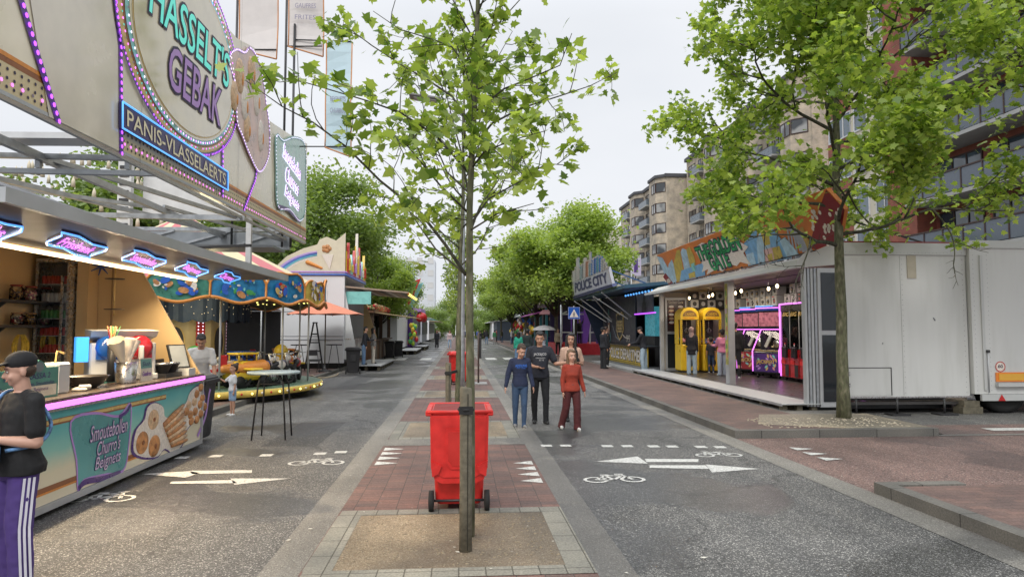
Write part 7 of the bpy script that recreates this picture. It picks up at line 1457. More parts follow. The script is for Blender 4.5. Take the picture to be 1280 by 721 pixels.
# pink awning stall with white script
vs_ = thing('snack_stall', (8.5, 60, 0), 'turquoise and black stall with a pink awning and white script sign', 'food stall'); tq = M('turquoise', (.08, .36, .40), .5)
mb = MB(); mb.bb(7.6, 11, 62, 66, .15, 3.3, M('stall_black', (.03, .025, .03), .5)); mb.bb(7.0, 11, 54.5, 66, 3.603, 4.1, M('stall_roof_dark', (.06, .06, .07), .5)); mb.build('body', vs_)
for x, y in ((7.0, 55), (8.0, 55), (9.0, 55), (10.6, 55), (7.0, 59), (7.0, 63)): mb = MB(); mb.bb(x-.1, x+.1, y-.1, y+.1, .12, 3.6, tq); mb.build('post', vs_)
mb = MB(); mb.prism([(6.6, 54.4, 3.3), (9.8, 54.4, 3.3), (9.8, 53.4, 2.95), (6.2, 53.4, 2.95)], (0, 0, .06), pinkp); mb.prism([(7.0, 54.5, 3.3), (7.0, 65, 3.3), (5.8, 65, 2.95), (5.8, 54.0, 2.95)], (0, 0, .06), M('awning_magenta', (.6, .15, .5), .5)); mb.build('awning', vs_)
mb = MB(); pf = Plane((7.9, 54.3, 3.7), (1, 0, 0), (0, 0, 1)); sheet(mb, pf, rect((-.6, -.1), (2.9, 1.4)), 0, M('stall_black', (.03, .025, .03)), .1); text(mb, pf, 'Vanessa', (1.1, .5), 2.3, .55, sugar, .01, shear=.3, offset=.03); sheet(mb, pf, rect((-.2, .05), (1.7, .14)), .006, tealL)
sheet(mb, pf, [(-.6, 1.4), (0, 2.3), (.2, 1.4)], .004, purple); sheet(mb, pf, [(.2, 1.4), (.9, 2.6), (1.1, 2.4), (.7, 1.4)], .006, pinkp); sheet(mb, pf, ellipse((2.2, 1.4), .6, .35, 12), .004, purpL); sheet(mb, pf, rect((-1.7, -.2), (-.65, 1.6)), .0, M('figures_dark', (.25, .2, .24), .5, var=.5, scale=6)); 
for k in range(5): sheet(mb, pf, ellipse((-1.55+.19*k, .3+.3*(k % 3)), .09, .3, 8), .01, sugar)
mb.build('sign', vs_)
mb = MB(); mb.bb(7.05, 7.3, 55.2, 61.8, .15, 1.2, purple); mb.bb(8.2, 10.3, 55.2, 55.5, .15, 1.15, purpL); [mb.ell((7.2+rng.random()*3, 55.6+rng.random()*2, 2.0+rng.random()*.9), (.2, .2, .25), [pinkp, sugar, purple, doughL][k % 4], None, 7, 5) for k in range(16)]; mb.build('counter', vs_)
# prize stall farther on
pz_ = thing('prize_stall', (8, 82, 0), 'long prize stall with a pale sloping roof hung with yellow and blue toys', 'game stall')
mb = MB(); mb.bb(8.4, 11, 70, 100, .1, 3.2, M('stall_dim', (.09, .08, .12), .6, var=.5, scale=2)); mb.build('body', pz_); mb = MB(); mb.prism([(6.6, 70, 3.2), (10.5, 70, 4.9), (10.5, 100, 4.9), (6.6, 100, 3.2)], (0, 0, .15), M('roof_pale', (.42, .44, .45), .6)); mb.build('roof', pz_)
mb = MB(); [mb.ell((6.9+rng.random()*1.2, 70+rng.random()*26, 1.0+rng.random()*2.2), (.22, .3, .3), [tyel, tblue, sugar, tred, torange, tgreen][k % 6], None, 7, 5) for k in range(90)]; o_ = mb.build('toy_display', pz_); o_['kind'] = 'stuff'
for i, (y0, m, lab) in enumerate([(104, M('tent_blue', (.12, .15, .2), .6), 'distant blue stall closing the right side'), (120, wm_, 'distant white stall closing the right side')]):
    t = thing('distant_stall', (7, y0, 0), lab, 'stall', 'distant stalls on the right'); mb = MB(); mb.bb(5.6, 9, y0, y0+10, .1, 3.0, m); mb.build('body', t); mb = MB(); mb.prism([(4.6, y0-.2, 2.9), (9.2, y0-.2, 3.5), (9.2, y0+10, 3.5), (4.6, y0+10, 2.9)], (0, 0, .1), white); mb.build('roof', t)
t = thing('white_van', (.5, 150, 0), 'small white vans and kiosks closing the street end', 'van'); mb = MB(); mb.bb(-1.0, 1.2, 150, 155, .5, 2.7, white, .1); mb.prism([(-1, 149.4, .5), (1.2, 149.4, .5), (1.2, 149.9, 1.6), (-1, 149.9, 1.6)], (0, .1, 0), white); mb.build('body', t); mb = MB(); mb.bb(-.8, 1.0, 149.95, 149.99, 1.5, 2.3, glass('black_glass')); mb.build('windscreen', t)
for x in (-.8, .8): mb = MB(); mb.tube([(x, 150.4, .4), (x+.2, 150.4, .4)], .38, rubber, 14); mb.build('wheel', t)
t['label'] = 'white van facing the camera at the far street end'
# crossing sign
def xsign(x, y, z0, lab, s=.3):
    t = thing('crossing_sign', (x, y, 0), lab, 'traffic sign', 'blue crossing signs'); mb = MB(); mb.tube([(x, y+.03, 0), (x, y+.03, z0+s*2+.05)], .03, galv, 8); mb.build('post', t)
    pf = Plane((x, y, z0), (1, 0, 0), (0, 0, 1)); mb = MB(); sheet(mb, pf, rect((-s, 0), (s, 2*s)), 0, M('sign_blue_road', (.01, .09, .42), .35, var=0), .02); band(mb, pf, rect((-s+.015, .015), (s-.015, 2*s-.015)), .012, .003, sugar, closed=True); sheet(mb, pf, [(-s*.78, s*.28), (s*.78, s*.28), (0, s*1.65)], .004, sugar)
    sheet(mb, pf, ellipse((0, s*1.12), s*.09, s*.09, 10), .007, ink); band(mb, pf, [(0, s*1.0), (0, s*.68)], s*.13, .007, ink); band(mb, pf, [(0, s*.7), (-s*.17, s*.36)], s*.08, .009, ink); band(mb, pf, [(0, s*.7), (s*.17, s*.36)], s*.08, .0095, ink); band(mb, pf, [(-s*.2, s*.75), (0, s*.95), (s*.2, s*.78)], s*.07, .0099, ink); mb.build('sign_plate', t); return t
xsign(5.72, 34, 2.32, 'blue square pedestrian crossing sign on a grey post by the right pavement')
t = thing('sign_post', (5.35, 36, .1), 'thin grey post just left of the blue crossing sign', 'post'); mb = MB(); mb.tube([(5.35, 36, 0), (5.35, 36, 3.1)], .035, galv, 8); mb.build('post', t)
# banner on a mast in front of the flats
mz = PY(789, 332, 60); t = thing('street_banner', (mz.x, 60, 0), 'small purple and white banner on a mast in front of the flats', 'flag'); mb = MB(); mb.tube([(mz.x, 60, 0), (mz.x, 60, mz.z+1.2)], .05, galv, 8); mb.build('mast', t); mb = MB(); mb.bb(mz.x+.06, mz.x+.9, 59.98, 60.0, mz.z-.9, mz.z+1.0, M('banner_lilac', (.5, .45, .6), .6)); mb.bb(mz.x+.25, mz.x+.6, 59.96, 59.975, mz.z-.6, mz.z+.6, purple); mb.build('cloth', t)
# parasol tables far right, small red box
small('red_crate', (6.95, 43.3, .12), 'red plastic crate standing before the red based ride', 'crate', lambda m, c: (m.bb(c.x-.35, c.x+.35, c.y-.3, c.y+.3, c.z, c.z+.8, redp, .03), m.bb(c.x-.37, c.x+.37, c.y-.32, c.y+.32, c.z+.72, c.z+.8, redd, .01)))
# ================================================================== people
def V3(t): return Vector(t).normalized()
SK = {n: M('skin_'+n, c, .5, var=.06, scale=20) for n, c in {'fair': (.52, .30, .22), 'light': (.44, .24, .16), 'tan': (.30, .155, .09), 'dark': (.11, .055, .035)}.items()}
def cloth(name, col, rough=.85): return M('cloth_'+name, col, rough, var=.14, scale=7, bump=.12, bscale=400)
HAIRM = {n: M('hair_'+n, c, .55, var=.3, scale=40, bump=.5, bscale=140) for n, c in {'black': (.012, .01, .01), 'brown': (.05, .028, .016), 'lightbrown': (.16, .095, .05), 'grey': (.25, .24, .23)}.items()}
shoe_w = M('shoe_white', (.6, .6, .58), .5); shoe_b = M('shoe_black', (.015, .015, .016), .5); shoe_g = M('shoe_grey', (.2, .2, .2), .6); sole = M('sole_white', (.55, .55, .52), .6)
def person(label, loc, rz, H, top, legs, skin='light', hair=('short', 'brown'), shoes=None, sleeve='short', pose=None, vox=.02, width=1, head=1, group=None, female=False, wide=False, extra=None, coat=False, seed=0, belly=0, shorts=False, topmat=None, face=True):
    pose = pose or {}; g = lambda k, d: pose.get(k, d)
    root = thing('person', loc, label, 'person', group, rz)
    S = H; lean = g('lean', 0); LR = Matrix.Rotation(lean, 3, 'X')  # positive lean = forward (-y)
    shw = .098*width*(.9 if female else 1); hipw = .05*(1.08 if female else 1)*width**.5
    hipz = .525; hip0 = Vector((0, 0, hipz))
    def tor(p): return hip0+LR @ (Vector(p)-hip0)
    # legs
    legJ = []
    for s, kd, ks in ((1, 'tl', 'sl'), (-1, 'tr', 'sr')):
        h = Vector((s*hipw, 0, hipz-.005)); k = h+V3(g(kd, (s*.03, 0, -1)))*.245; a = k+V3(g(ks, (s*.01, .03, -1)))*.24; legJ.append([h, k, a, s])
    drop = min(l[2].z for l in legJ)-.04; dz = Vector((0, 0, -drop)); 
    for l in legJ: l[0] = l[0]+dz; l[1] = l[1]+dz; l[2] = l[2]+dz
    T = lambda p: (tor(p)+dz)*S
    # arms
    arms = []
    for s, ku, kf in ((1, 'ul', 'fl'), (-1, 'ur', 'fr')):
        sh = tor((s*shw, .004, .806))+dz; e = sh+V3(g(ku, (s*.16, .03, -1)))*.172; w_ = e+V3(g(kf, (s*.05, -.18, -1)))*.148; hd = V3(g(kf+'h', tuple(V3(g(kf, (s*.05, -.18, -1)))+Vector((0, 0, -.15))))); arms.append((sh, e, w_, hd, s))
    wd_ = width
    rings = [(.475, .06, .052, 0), (.50, .086, .066, .002), (.535, .092*(1.06 if female else 1), .07, .004), (.57, .086, .063+belly*.3, .0-belly*.3), (.615, .074*(.95 if female else 1.02), .056+belly, -belly), (.66, .078, .059+belly*.8, -belly*.8), (.71, .088, .064+(.012 if female else .0), -.004), (.76, .096, .063, 0), (.795, .098, .052, .004), (.82, .078, .042, .006), (.838, .045, .036, .008)]
    def torso(mb, inf, z0, z1, mat=None, flare=0):
        R_ = []
        zs = [r for r in rings if z0-.001 <= r[0] <= z1+.001]
        base = []
        for z, rx, ry, yo in zs: base.append((z, rx*wd_+inf+flare*max(0, .62-z), ry+inf+flare*max(0, .62-z), yo))
        vs = []; n = 22
        for z, rx, ry, yo in base:
            for j in range(n):
                a = 2*math.pi*j/n; ca_, sa_ = math.cos(a), math.sin(a); px = rx*abs(ca_)**.85*(1 if ca_ > 0 else -1); p = T((px, yo+ry*abs(sa_)**.9*(1 if sa_ > 0 else -1), z)); vs.append(p)
        k = len(base); fs = [(i*n+j, i*n+(j+1) % n, (i+1)*n+(j+1) % n, (i+1)*n+j) for i in range(k-1) for j in range(n)]+[list(range(n))[::-1], [(k-1)*n+j for j in range(n)]]
        mb.add(vs, fs, mat, True)
    # head frame
    nb = T((0, .012, .835)); nod = g('nod', 0)+lean*.6; turn = g('turn', 0); tilt = g('tilt', 0)
    HR = Matrix.Rotation(turn, 3, 'Z') @ Matrix.Rotation(tilt, 3, 'Y') @ Matrix.Rotation(nod, 3, 'X')
    hs = S*head*1.06; hp = lambda x, y, z: nb+HR @ (Vector((x, y-.006, z))*hs)   # z measured above the neck base
    # ---- body, one continuous surface
    mb = MB(); torso(mb, 0, .475, .84)
    mb.cap(nb-Vector((0, 0, .02*S)), hp(0, 0, .05), .032*S, .030*hs)
    mb.ell(hp(0, .008, .112), (.043*hs, .052*hs, .054*hs), None, HR, 16, 12); mb.ell(hp(0, -.012, .072), (.034*hs, .038*hs, .040*hs), None, HR, 14, 10); mb.ell(hp(0, -.028, .048), (.018*hs, .016*hs, .014*hs), None, HR, 10, 8)
    mb.cap(hp(0, -.044, .098), hp(0, -.054, .077), .0055*hs, .0085*hs, None, 8); mb.ell(hp(0, -.040, .112), (.028*hs, .010*hs, .007*hs), None, HR, 10, 6)
    for s in (-1, 1): mb.ell(hp(s*.043, .006, .085), (.006*hs, .011*hs, .017*hs), None, HR, 8, 8); mb.ell(hp(s*.02, -.036, .072), (.012*hs, .01*hs, .012*hs), None, HR, 8, 6)
    for sh, e, w_, hd, s in arms:
        k = wd_**.5*(.9 if female else 1); mb.cap(sh*S, e*S, .030*S*k, .022*S*k); mb.cap(e*S, e.lerp(w_, .35)*S, .022*S*k, .0225*S*k); mb.cap(e.lerp(w_, .3)*S, w_*S, .0225*S*k, .0145*S*k)
        side = hd.cross(Vector((0, 1, 0))); side = side.normalized() if side.length > .2 else Vector((1, 0, 0)); ax = Matrix((side, hd.cross(side), hd)).transposed()
        # palm broad side faces the body: width along the front-back direction
        wv = (Vector((0, -1, 0))-hd*Vector((0, -1, 0)).dot(hd)); wv = wv.normalized() if wv.length > .3 else Vector((0, 0, 1)).cross(hd).normalized(); nv_ = hd.cross(wv).normalized()
        if nv_.dot(Vector((-s, 0, 0))) < 0: nv_ = -nv_
        A = Matrix((wv, nv_, hd)).transposed(); pc = w_+hd*.028; mb.ell(pc*S, (.020*S, .010*S, .030*S), None, A, 12, 8)
        for fi, (off_, ln) in enumerate(((-.0145, .034), (-.005, .041), (.005, .043), (.0145, .039))):
            b0 = w_+hd*.046+wv*off_; b1 = b0+(hd+nv_*.18).normalized()*ln*.5; b2 = b1+(hd+nv_*.75).normalized()*ln*.5; mb.cap(b0*S, b1*S, .0052*S, .0048*S, None, 8); mb.cap(b1*S, b2*S, .0048*S, .0038*S, None, 8)
        t0 = w_+hd*.016+wv*.012; t1 = t0+(hd*.6+wv*.75+nv_*.3).normalized()*.024; t2 = t1+(hd*.9+wv*.25+nv_*.4).normalized()*.02; mb.cap(t0*S, t1*S, .0065*S, .0058*S, None, 8); mb.cap(t1*S, t2*S, .0055*S, .0045*S, None, 8)
    for h, k, a, s in legJ:
        m_ = wd_**.5; mb.cap(h*S, k*S, .048*S*m_, .031*S); mb.cap(k*S, a*S, .030*S, .019*S); c = k.lerp(a, .28)+Vector((0, .008, 0)); mb.ell(c*S, (.029*S, .031*S, .06*S)); mb.cap(a*S, (a+Vector((0, -.035, -.022)))*S, .016*S, .011*S)
    o = bpy.data.objects.new('body', fuse(mb, vox, 2)); o.data.materials.append(SK[skin]); C.objects.link(o); o.parent = root
    def put(nm, mb, mat, v=None, it=3, wr=0, ws=9): 
        me = fuse(mb, v or vox, it, wr*S, ws, seed+len(nm)); me.materials.append(mat); q_ = bpy.data.objects.new(nm, me); C.objects.link(q_); q_.parent = root; return q_
    # ---- top
    mb = MB(); torso(mb, .0085*S if 0 else .009, .50 if not coat else .50, .838, None, .10 if wide else .02)
    for sh, e, w_, hd, s in arms:
        if sleeve == 'none': continue
        mb.cap(sh*S, (e if sleeve == 'long' else sh.lerp(e, .72))*S, .040*S, (.033 if sleeve == 'long' else .038)*S)
        if sleeve == 'long': mb.cap(e*S, w_.lerp(e, .06)*S, .033*S, .025*S)
        mb.cap(tor((s*.05, .006, .825))*S+dz*S, sh*S, .03*S, .038*S)
    if coat:
        a_, b_ = legJ[0][0].lerp(legJ[0][1], .45), legJ[1][0].lerp(legJ[1][1], .45); mb.loft([((a_.x+b_.x)/2*S, (a_.y+b_.y)/2*S, min(a_.z, b_.z)*S, .105*S*wd_, .085*S), (0, 0, (hipz+dz.z)*S, .10*S*wd_, .078*S), (T((0, 0, .60)).x, T((0, 0, .60)).y, T((0, 0, .60)).z, .088*S*wd_, .07*S)])
    tp = put('coat' if coat else 'shirt', mb, topmat or top, None, 3, .0046, 8)
    # ---- legs
    mb = MB(); torso(mb, .006, .475, .575)
    for h, k, a, s in legJ:
        if shorts: mb.cap(h*S, k.lerp(h, .25)*S, .058*S, .052*S); continue
        wid = .012 if wide else 0; mb.cap(h*S, k*S, (.056+wid*.3)*S, (.039+wid)*S); mb.cap(k*S, (a+Vector((0, 0, -.012)))*S, (.038+wid)*S, (.027+wid*1.5)*S); mb.tube([a.lerp(k, .12)*S, (a+Vector((0, -.002, -.030)))*S], [(.028+wid*1.5)*S, (.031+wid*1.7)*S], None, 14)
    put('trousers' if not shorts else 'shorts', mb, legs, None, 2, .0046, 8)
    # ---- shoes
    for h, k, a, s in legJ:
        mb = MB(); fd = Vector((s*.12, -1, g('toe'+('l' if s > 0 else 'r'), 0))).normalized(); hl = a+Vector((0, .016, -.022)); z = .018
        mb.cap((hl)*S, (hl+fd*.045)*S, .0235*S, .0235*S, None, 12); mb.cap((hl+fd*.035)*S, (hl+fd*.098+Vector((0, 0, -.002)))*S, .0245*S, .018*S, None, 12); mb.ell((hl+fd*.075)*S, (.0245*S, .032*S, .019*S), None, None, 12, 8)
        sh_ = put('shoe', mb, shoes or shoe_b, min(vox, .012), 2)
        m2 = MB(); m2.prism([((hl+fd*t)*S+Vector((x*S, 0, -.020*S))) for t, x in ((-.02, -.014), (-.02, .014), (.03, .019), (.085, .021), (.115, .006), (.115, -.006), (.085, -.021), (.03, -.019))], (0, 0, .007*S), sole if shoes is not None and shoes is not shoe_b else M('sole_dark', (.06, .06, .06), .7)); q_ = m2.build('sole', None); q_.parent = sh_
    # ---- hair, cap or scarf
    kind, hc = hair; hm_ = HAIRM.get(hc) if isinstance(hc, str) else hc; mb = MB(); hv = min(vox, .012)
    if kind in ('short', 'long', 'bun', 'curly', 'hood'):
        mb.ell(hp(0, .016, .122), (.0465*hs, .053*hs, .052*hs), None, HR, 16, 10); mb.ell(hp(0, .028, .098), (.044*hs, .038*hs, .046*hs), None, HR, 14, 8); mb.ell(hp(.006, -.030, .148), (.030*hs, .018*hs, .012*hs), None, HR, 12, 8)
    if kind == 'curly': [mb.ell(hp(rng.normal()*.022, .012+rng.normal()*.03, .14+rng.normal()*.018), (.02*hs,)*3, None, None, 8, 6) for _ in range(26)]
    if kind == 'long':
        for s in (-1, 1): mb.cap(hp(s*.040, .010, .12), hp(s*.042, .006, .02), .016*hs, .018*hs); mb.cap(hp(s*.042, .006, .02), hp(s*.046, -.012, -.05), .018*hs, .012*hs)
        mb.loft([tuple(hp(0, .035, z))+(rx*hs, ry*hs) for z, rx, ry in ((-.075, .030, .010), (-.03, .044, .018), (.04, .046, .024), (.12, .042, .026))])
    if kind == 'bun': mb.ell(hp(0, .05, .165), (.025*hs,)*3)
    if kind == 'hood':
        mb.loft([tuple(hp(0, .02, z))+(rx*hs, ry*hs) for z, rx, ry in ((-.09, .05, .03), (-.03, .056, .036), (.05, .054, .04), (.13, .046, .04))])
        for s in (-1, 1): mb.cap(hp(s*.046, -.004, .13), hp(s*.05, -.014, -.03), .014*hs, .020*hs); mb.cap(hp(s*.05, -.014, -.03), hp(s*.045, -.03, -.11), .020*hs, .012*hs)
    if kind == 'hijab':
        mb.ell(hp(0, .012, .115), (.054*hs, .060*hs, .062*hs), None, HR, 16, 10); mb.cap(hp(0, .005, .05), hp(0, -.005, -.03), .046*hs, .066*hs)
    if kind == 'cap':
        mb.ell(hp(0, .024, .092), (.0435*hs, .034*hs, .034*hs), None, HR, 14, 8)
    if kind != 'none': put('headscarf' if kind == 'hijab' else 'hair', mb, hm_, hv, 2, .0015, 26)
    if kind == 'cap':
        mb = MB(); mb.ell(hp(0, .010, .128), (.049*hs, .058*hs, .044*hs), None, HR, 16, 10); cm = cloth('cap_black', (.012, .012, .014)); mb.ell(hp(0, -.052, .128), (.036*hs, .040*hs, .0055*hs), None, HR @ Matrix.Rotation(.18, 3, 'X'), 14, 6); put('cap', mb, cm, .006, 2)
    if face and kind != 'hijab' or kind == 'hijab':
        for s in (-1, 1):
            mb = MB(); mb.ell(hp(s*.0165, -.0425, .0945), (.0068*hs, .004*hs, .0036*hs), M('eye_white', (.5, .47, .44), .3, var=0), HR, 10, 6); mb.ell(hp(s*.0165, -.0455, .0943), (.0032*hs, .0018*hs, .0034*hs), M('iris', (.03, .02, .012), .2, var=0), HR, 8, 5); e_ = mb.build('eye', None); e_.parent = root
            mb = MB(); mb.cap(hp(s*.008, -.0475, .107), hp(s*.026, -.0415, .1075), .0022*hs, .0014*hs, HAIRM['brown'] if kind == 'hijab' else hm_, 6); e_ = mb.build('eyebrow', None); e_.parent = root
        mb = MB(); mb.ell(hp(0, -.0475, .058), (.0125*hs, .0035*hs, .0032*hs), M('lips', (.34, .12, .1), .45, var=0), HR, 10, 6); e_ = mb.build('mouth', None); e_.parent = root
    if extra: extra(root, S, T, hp, arms, legJ, put, HR)
    return root
def mount(name, mb, root): o = mb.build(name, None); o.parent = root; return o
TW = R
# ---- family walking towards the camera on the right road
def boy_x(root, S, T, hp, arms, legJ, put, HR):
    mb = MB(); pf = Plane(T((0, -.0835, .755)), (1, 0, 0), T((0, -.083, .80))-T((0, -.085, .72))); text(mb, pf, 'ADDLPHS', (0, 0), .22, .05, M('print_blue', (.02, .12, .5), .5, var=0), .012, offset=.03); text(mb, pf, 'NY 1995', (0, -.045), .16, .022, M('print_blue', (.02, .12, .5)), .013); mount('shirt_print', mb, root)
p = G(650, 534); walkL = dict(tl=(.03, -.10, -1), sl=(.0, .10, -1), tr=(-.03, .12, -1), sr=(-.01, .22, -1))
person('boy in a navy sweatshirt and blue jeans looking down, nearest the median', (p.x, p.y, 0), R(4), 1.50, cloth('navy', (.016, .024, .06)), cloth('jeans_blue', (.035, .07, .14)), 'fair', ('short', 'brown'), shoe_g, 'long',
       dict(tl=(-.02, -.16, -1), sl=(.0, .06, -1), tr=(-.02, .10, -1), sr=(.03, .20, -1), nod=.45, turn=.25, ur=(-.30, .02, -1), fr=(-.22, -.16, -1), ul=(.20, -.05, -1), fl=(.16, -.35, -1)), .0085, head=1.12, extra=boy_x, seed=1)
def man_x(root, S, T, hp, arms, legJ, put, HR):
    mb = MB(); pf = Plane(T((0, -.0815, .745)), (1, 0, 0), (0, 0, 1)); wpr = M('print_white', (.5, .5, .5), .6, var=.1); text(mb, pf, 'JACK&JCO', (-.01, .02), .24, .062, wpr, .016, offset=.02); text(mb, pf, 'ORIGINALS', (0, -.045), .18, .022, wpr, .016); text(mb, pf, 'EST. 90', (.02, -.085), .09, .03, wpr, .014); mount('shirt_print', mb, root)
p = G(675, 529)
person('man in a navy printed T-shirt with his hand out to the woman beside him', (p.x, p.y, 0), R(-2), 1.74, cloth('dark_navy', (.018, .02, .03)), cloth('black_trousers', (.014, .015, .018)), 'light', ('short', 'black'), shoe_b, 'short',
       dict(tl=(.05, -.12, -1), sl=(.0, .05, -1), tr=(-.04, .06, -1), sr=(.03, .12, -1), nod=.22, turn=-.1, ur=(-.22, .02, -1), fr=(.75, -.62, -.12), ul=(.45, -.15, -1), fl=(1, -.1, .12), flh=(1, 0, .0)), .0085, width=1.06, belly=.012, extra=man_x, seed=2)
p = G(715, 531)
def girl_x(root, S, T, hp, arms, legJ, put, HR):
    mb = MB(); mb.loft([tuple(T((0, .0, .572)))+(.092*S, .074*S), tuple(T((0, 0, .588)))+(.09*S, .073*S)], M('belt_rust', (.07, .015, .012), .5), 20); mount('waistband', mb, root)
p = G(715, 537)
person('girl in a rust red jumper and maroon wide trousers', (p.x, p.y, 0), R(6), 1.38, cloth('rust', (.27, .035, .018)), cloth('maroon', (.075, .014, .016)), 'fair', ('long', 'lightbrown'), shoe_w, 'long',
       dict(tl=(.03, -.12, -1), sl=(.02, .04, -1), tr=(-.08, .08, -1), sr=(-.20, .34, -1), turn=.12, ur=(-.20, .02, -1), fr=(-.02, -.22, -1), ul=(.26, .05, -1), fl=(.22, -.2, -1)), .0085, head=1.16, female=True, wide=True, extra=girl_x, seed=3)
p = G(716, 526)
def wom_x(root, S, T, hp, arms, legJ, put, HR):
    mb = MB(); mb.loft([tuple(T((0, 0, z)))+(rx*S, ry*S) for z, rx, ry in ((.50, .112, .10), (.57, .108, .095), (.62, .10, .088), (.70, .10, .094), (.76, .09, .094), (.815, .075, .078))]); put('vest', mb, cloth('black_top', (.012, .012, .013)), None, 3, .004, 8)
person('woman with long black hair in a black top with pale sleeves, walking behind the girl', (p.x-.02, p.y+.05, 0), R(10), 1.70, cloth('peach', (.55, .36, .27)), cloth('black_leggings', (.014, .014, .016)), 'light', ('hood', 'black'), shoe_b, 'short',
       dict(tl=(.05, .02, -1), sl=(.03, .1, -1), tr=(-.02, -.10, -1), sr=(-.01, .05, -1), turn=-.42, tilt=.05, ul=(.34, .12, -1), fl=(-.45, -.7, .12), ur=(-.15, .1, -1), fr=(.1, -.5, -.8)), .0085, female=True, extra=wom_x, seed=4)
# ---- young man in the foreground at the left edge
def lad_x(root, S, T, hp, arms, legJ, put, HR):
    wst = M('stripe_white', (.66, .64, .7), .7, var=.1)
    for h, k, a, s in legJ:
        if s < 0: continue
        mb = MB()
        for off_ in (-.018, 0, .018):
            pts = []
            for t, r_ in ((.12, .062), (.5, .056), (.95, .052)): q_ = h.lerp(k, t); pts.append(q_*S+Vector((r_*S*.96, off_*S, 0)))
            for t, r_ in ((.1, .052), (.5, .050), (.98, .049)): q_ = k.lerp(a, t); pts.append(q_*S+Vector((r_*S*.97, off_*S, 0)))
            vs = []; 
            for q_ in pts: vs += [q_+Vector((0, -.0075, 0)), q_+Vector((.004, -.0075, 0)), q_+Vector((.004, .0075, 0)), q_+Vector((0, .0075, 0))]
            n_ = len(pts); mb.add(vs, [(4*i+j, 4*i+(j+1) % 4, 4*(i+1)+(j+1) % 4, 4*(i+1)+j) for i in range(n_-1) for j in range(4)], wst)
        mount('side_stripe', mb, root)
    camo = M('camo_blue', (.10, .22, .42), .6, var=.75, scale=26); mb = MB(); c = T((.045, -.115, .60)); mb.box(c, (.20, .07, .14), camo, Matrix.Rotation(-.2, 3, 'Z'), .025); mount('waist_bag', mb, root)
    mb = MB(); pts = [T((.05, -.10, .63)), T((.03, -.094, .70)), T((-.03, -.083, .79)), T((-.055, -.02, .845)), T((-.02, .065, .80)), T((.07, .09, .70)), T((.112, .03, .63)), T((.09, -.085, .61))]
    mb.tube(spline(pts, 5), .013, camo, 6); mount('bag_strap', mb, root)
    mb = MB(); pf = Plane(T((.02, -.085, .49)), (1, 0, 0), (0, 0, 1)); text(mb, pf, 'Palm Angels', (0, 0), .11, .018, wst, .012); mount('trouser_print', mb, root)
p = G(22, 741)
person('young man in a black cap and purple striped track trousers at the left edge', (p.x-.03, p.y, 0), R(-38), 1.62, cloth('black_tee', (.010, .010, .011)), cloth('purple_track', (.065, .035, .17)), 'fair', ('cap', 'brown'), shoe_w, 'short',
       dict(tl=(.05, -.06, -1), sl=(.03, .06, -1), tr=(-.05, -.02, -1), sr=(-.02, .12, -1), nod=.16, turn=-.22, ul=(.16, .02, -1), fl=(-.55, -.75, .12), ur=(-.12, -.1, -1), fr=(.3, -.9, .15)), .007, width=1.2, belly=.014, extra=lad_x, seed=5, wide=True)
# ---- near the carousel
person('man in a white T-shirt leaning over by the carousel, behind the counter end', (-4.85, 13.3, .0), R(18), 1.74, cloth('white_tee', (.55, .56, .57)), cloth('jeans_dark', (.03, .04, .06)), 'light', ('short', 'black'), shoe_b, 'short', dict(lean=.32, nod=.4, ur=(-.15, -.15, -1), fr=(.1, -.4, -1), ul=(.2, -.1, -1), fl=(.1, -.4, -1)), .012, seed=6)
p = G(290, 519)
person('small girl in a white T-shirt and denim shorts pointing at the carousel', (p.x, p.y, 0), R(-50), 1.0, cloth('white_tee', (.55, .56, .57)), cloth('denim_light', (.22, .32, .45)), 'light', ('bun', 'brown'), shoe_w, 'short', dict(ur=(-.5, -.6, -.7), fr=(-.3, -.8, .6), ul=(.15, 0, -1), nod=-.05), .010, head=1.35, female=True, shorts=True, seed=7)
# ---- arcade visitors
person('woman in a patterned headscarf, black coat and pale jeans on the arcade platform', (8.05, 23.3, .25), R(150), 1.60, cloth('black_coat', (.012, .012, .016)), cloth('jeans_pale', (.30, .38, .44)), 'tan', ('hijab', cloth('scarf', (.32, .22, .2))), shoe_w, 'long', dict(ul=(.1, -.1, -1), fl=(.0, -.8, .2), ur=(-.15, 0, -1)), .014, female=True, coat=True, wide=True, seed=8)
person('child in a green cap and dark top beside the pusher machines', (9.0, 24.0, .25), R(170), 1.2, cloth('dark_top', (.02, .022, .03)), cloth('jeans_blue', (.035, .07, .14)), 'light', ('short', 'black'), shoe_w, 'short', {}, .014, head=1.25, seed=9,
       extra=lambda root, S, T, hp, a, l, put, HR: mount('cap', (lambda m: m.ell(hp(0, 0, .135), (.052*S*1.25, .062*S*1.25, .04*S*1.25), tgreen))(MB()), root))
person('child in a pink jacket and pale trousers playing at a coin pusher', (8.85, 22.6, .25), R(195), 1.5, cloth('pink_jacket', (.60, .22, .34)), cloth('pale_trousers', (.42, .50, .58)), 'tan', ('curly', 'black'), shoe_w, 'long', dict(ul=(.1, -.5, -1), fl=(0, -1, .1), ur=(-.1, -.5, -1), fr=(0, -1, .1)), .014, head=1.1, female=True, wide=True, seed=10)
person('person in all black clothes standing in the shade beside the pillar', (8.75, 21.2, .25), R(150), 1.75, cloth('black_tee', (.01, .01, .011)), cloth('black_trousers', (.014, .015, .018)), 'light', ('short', 'black'), shoe_w, 'long', {}, .018, seed=11)
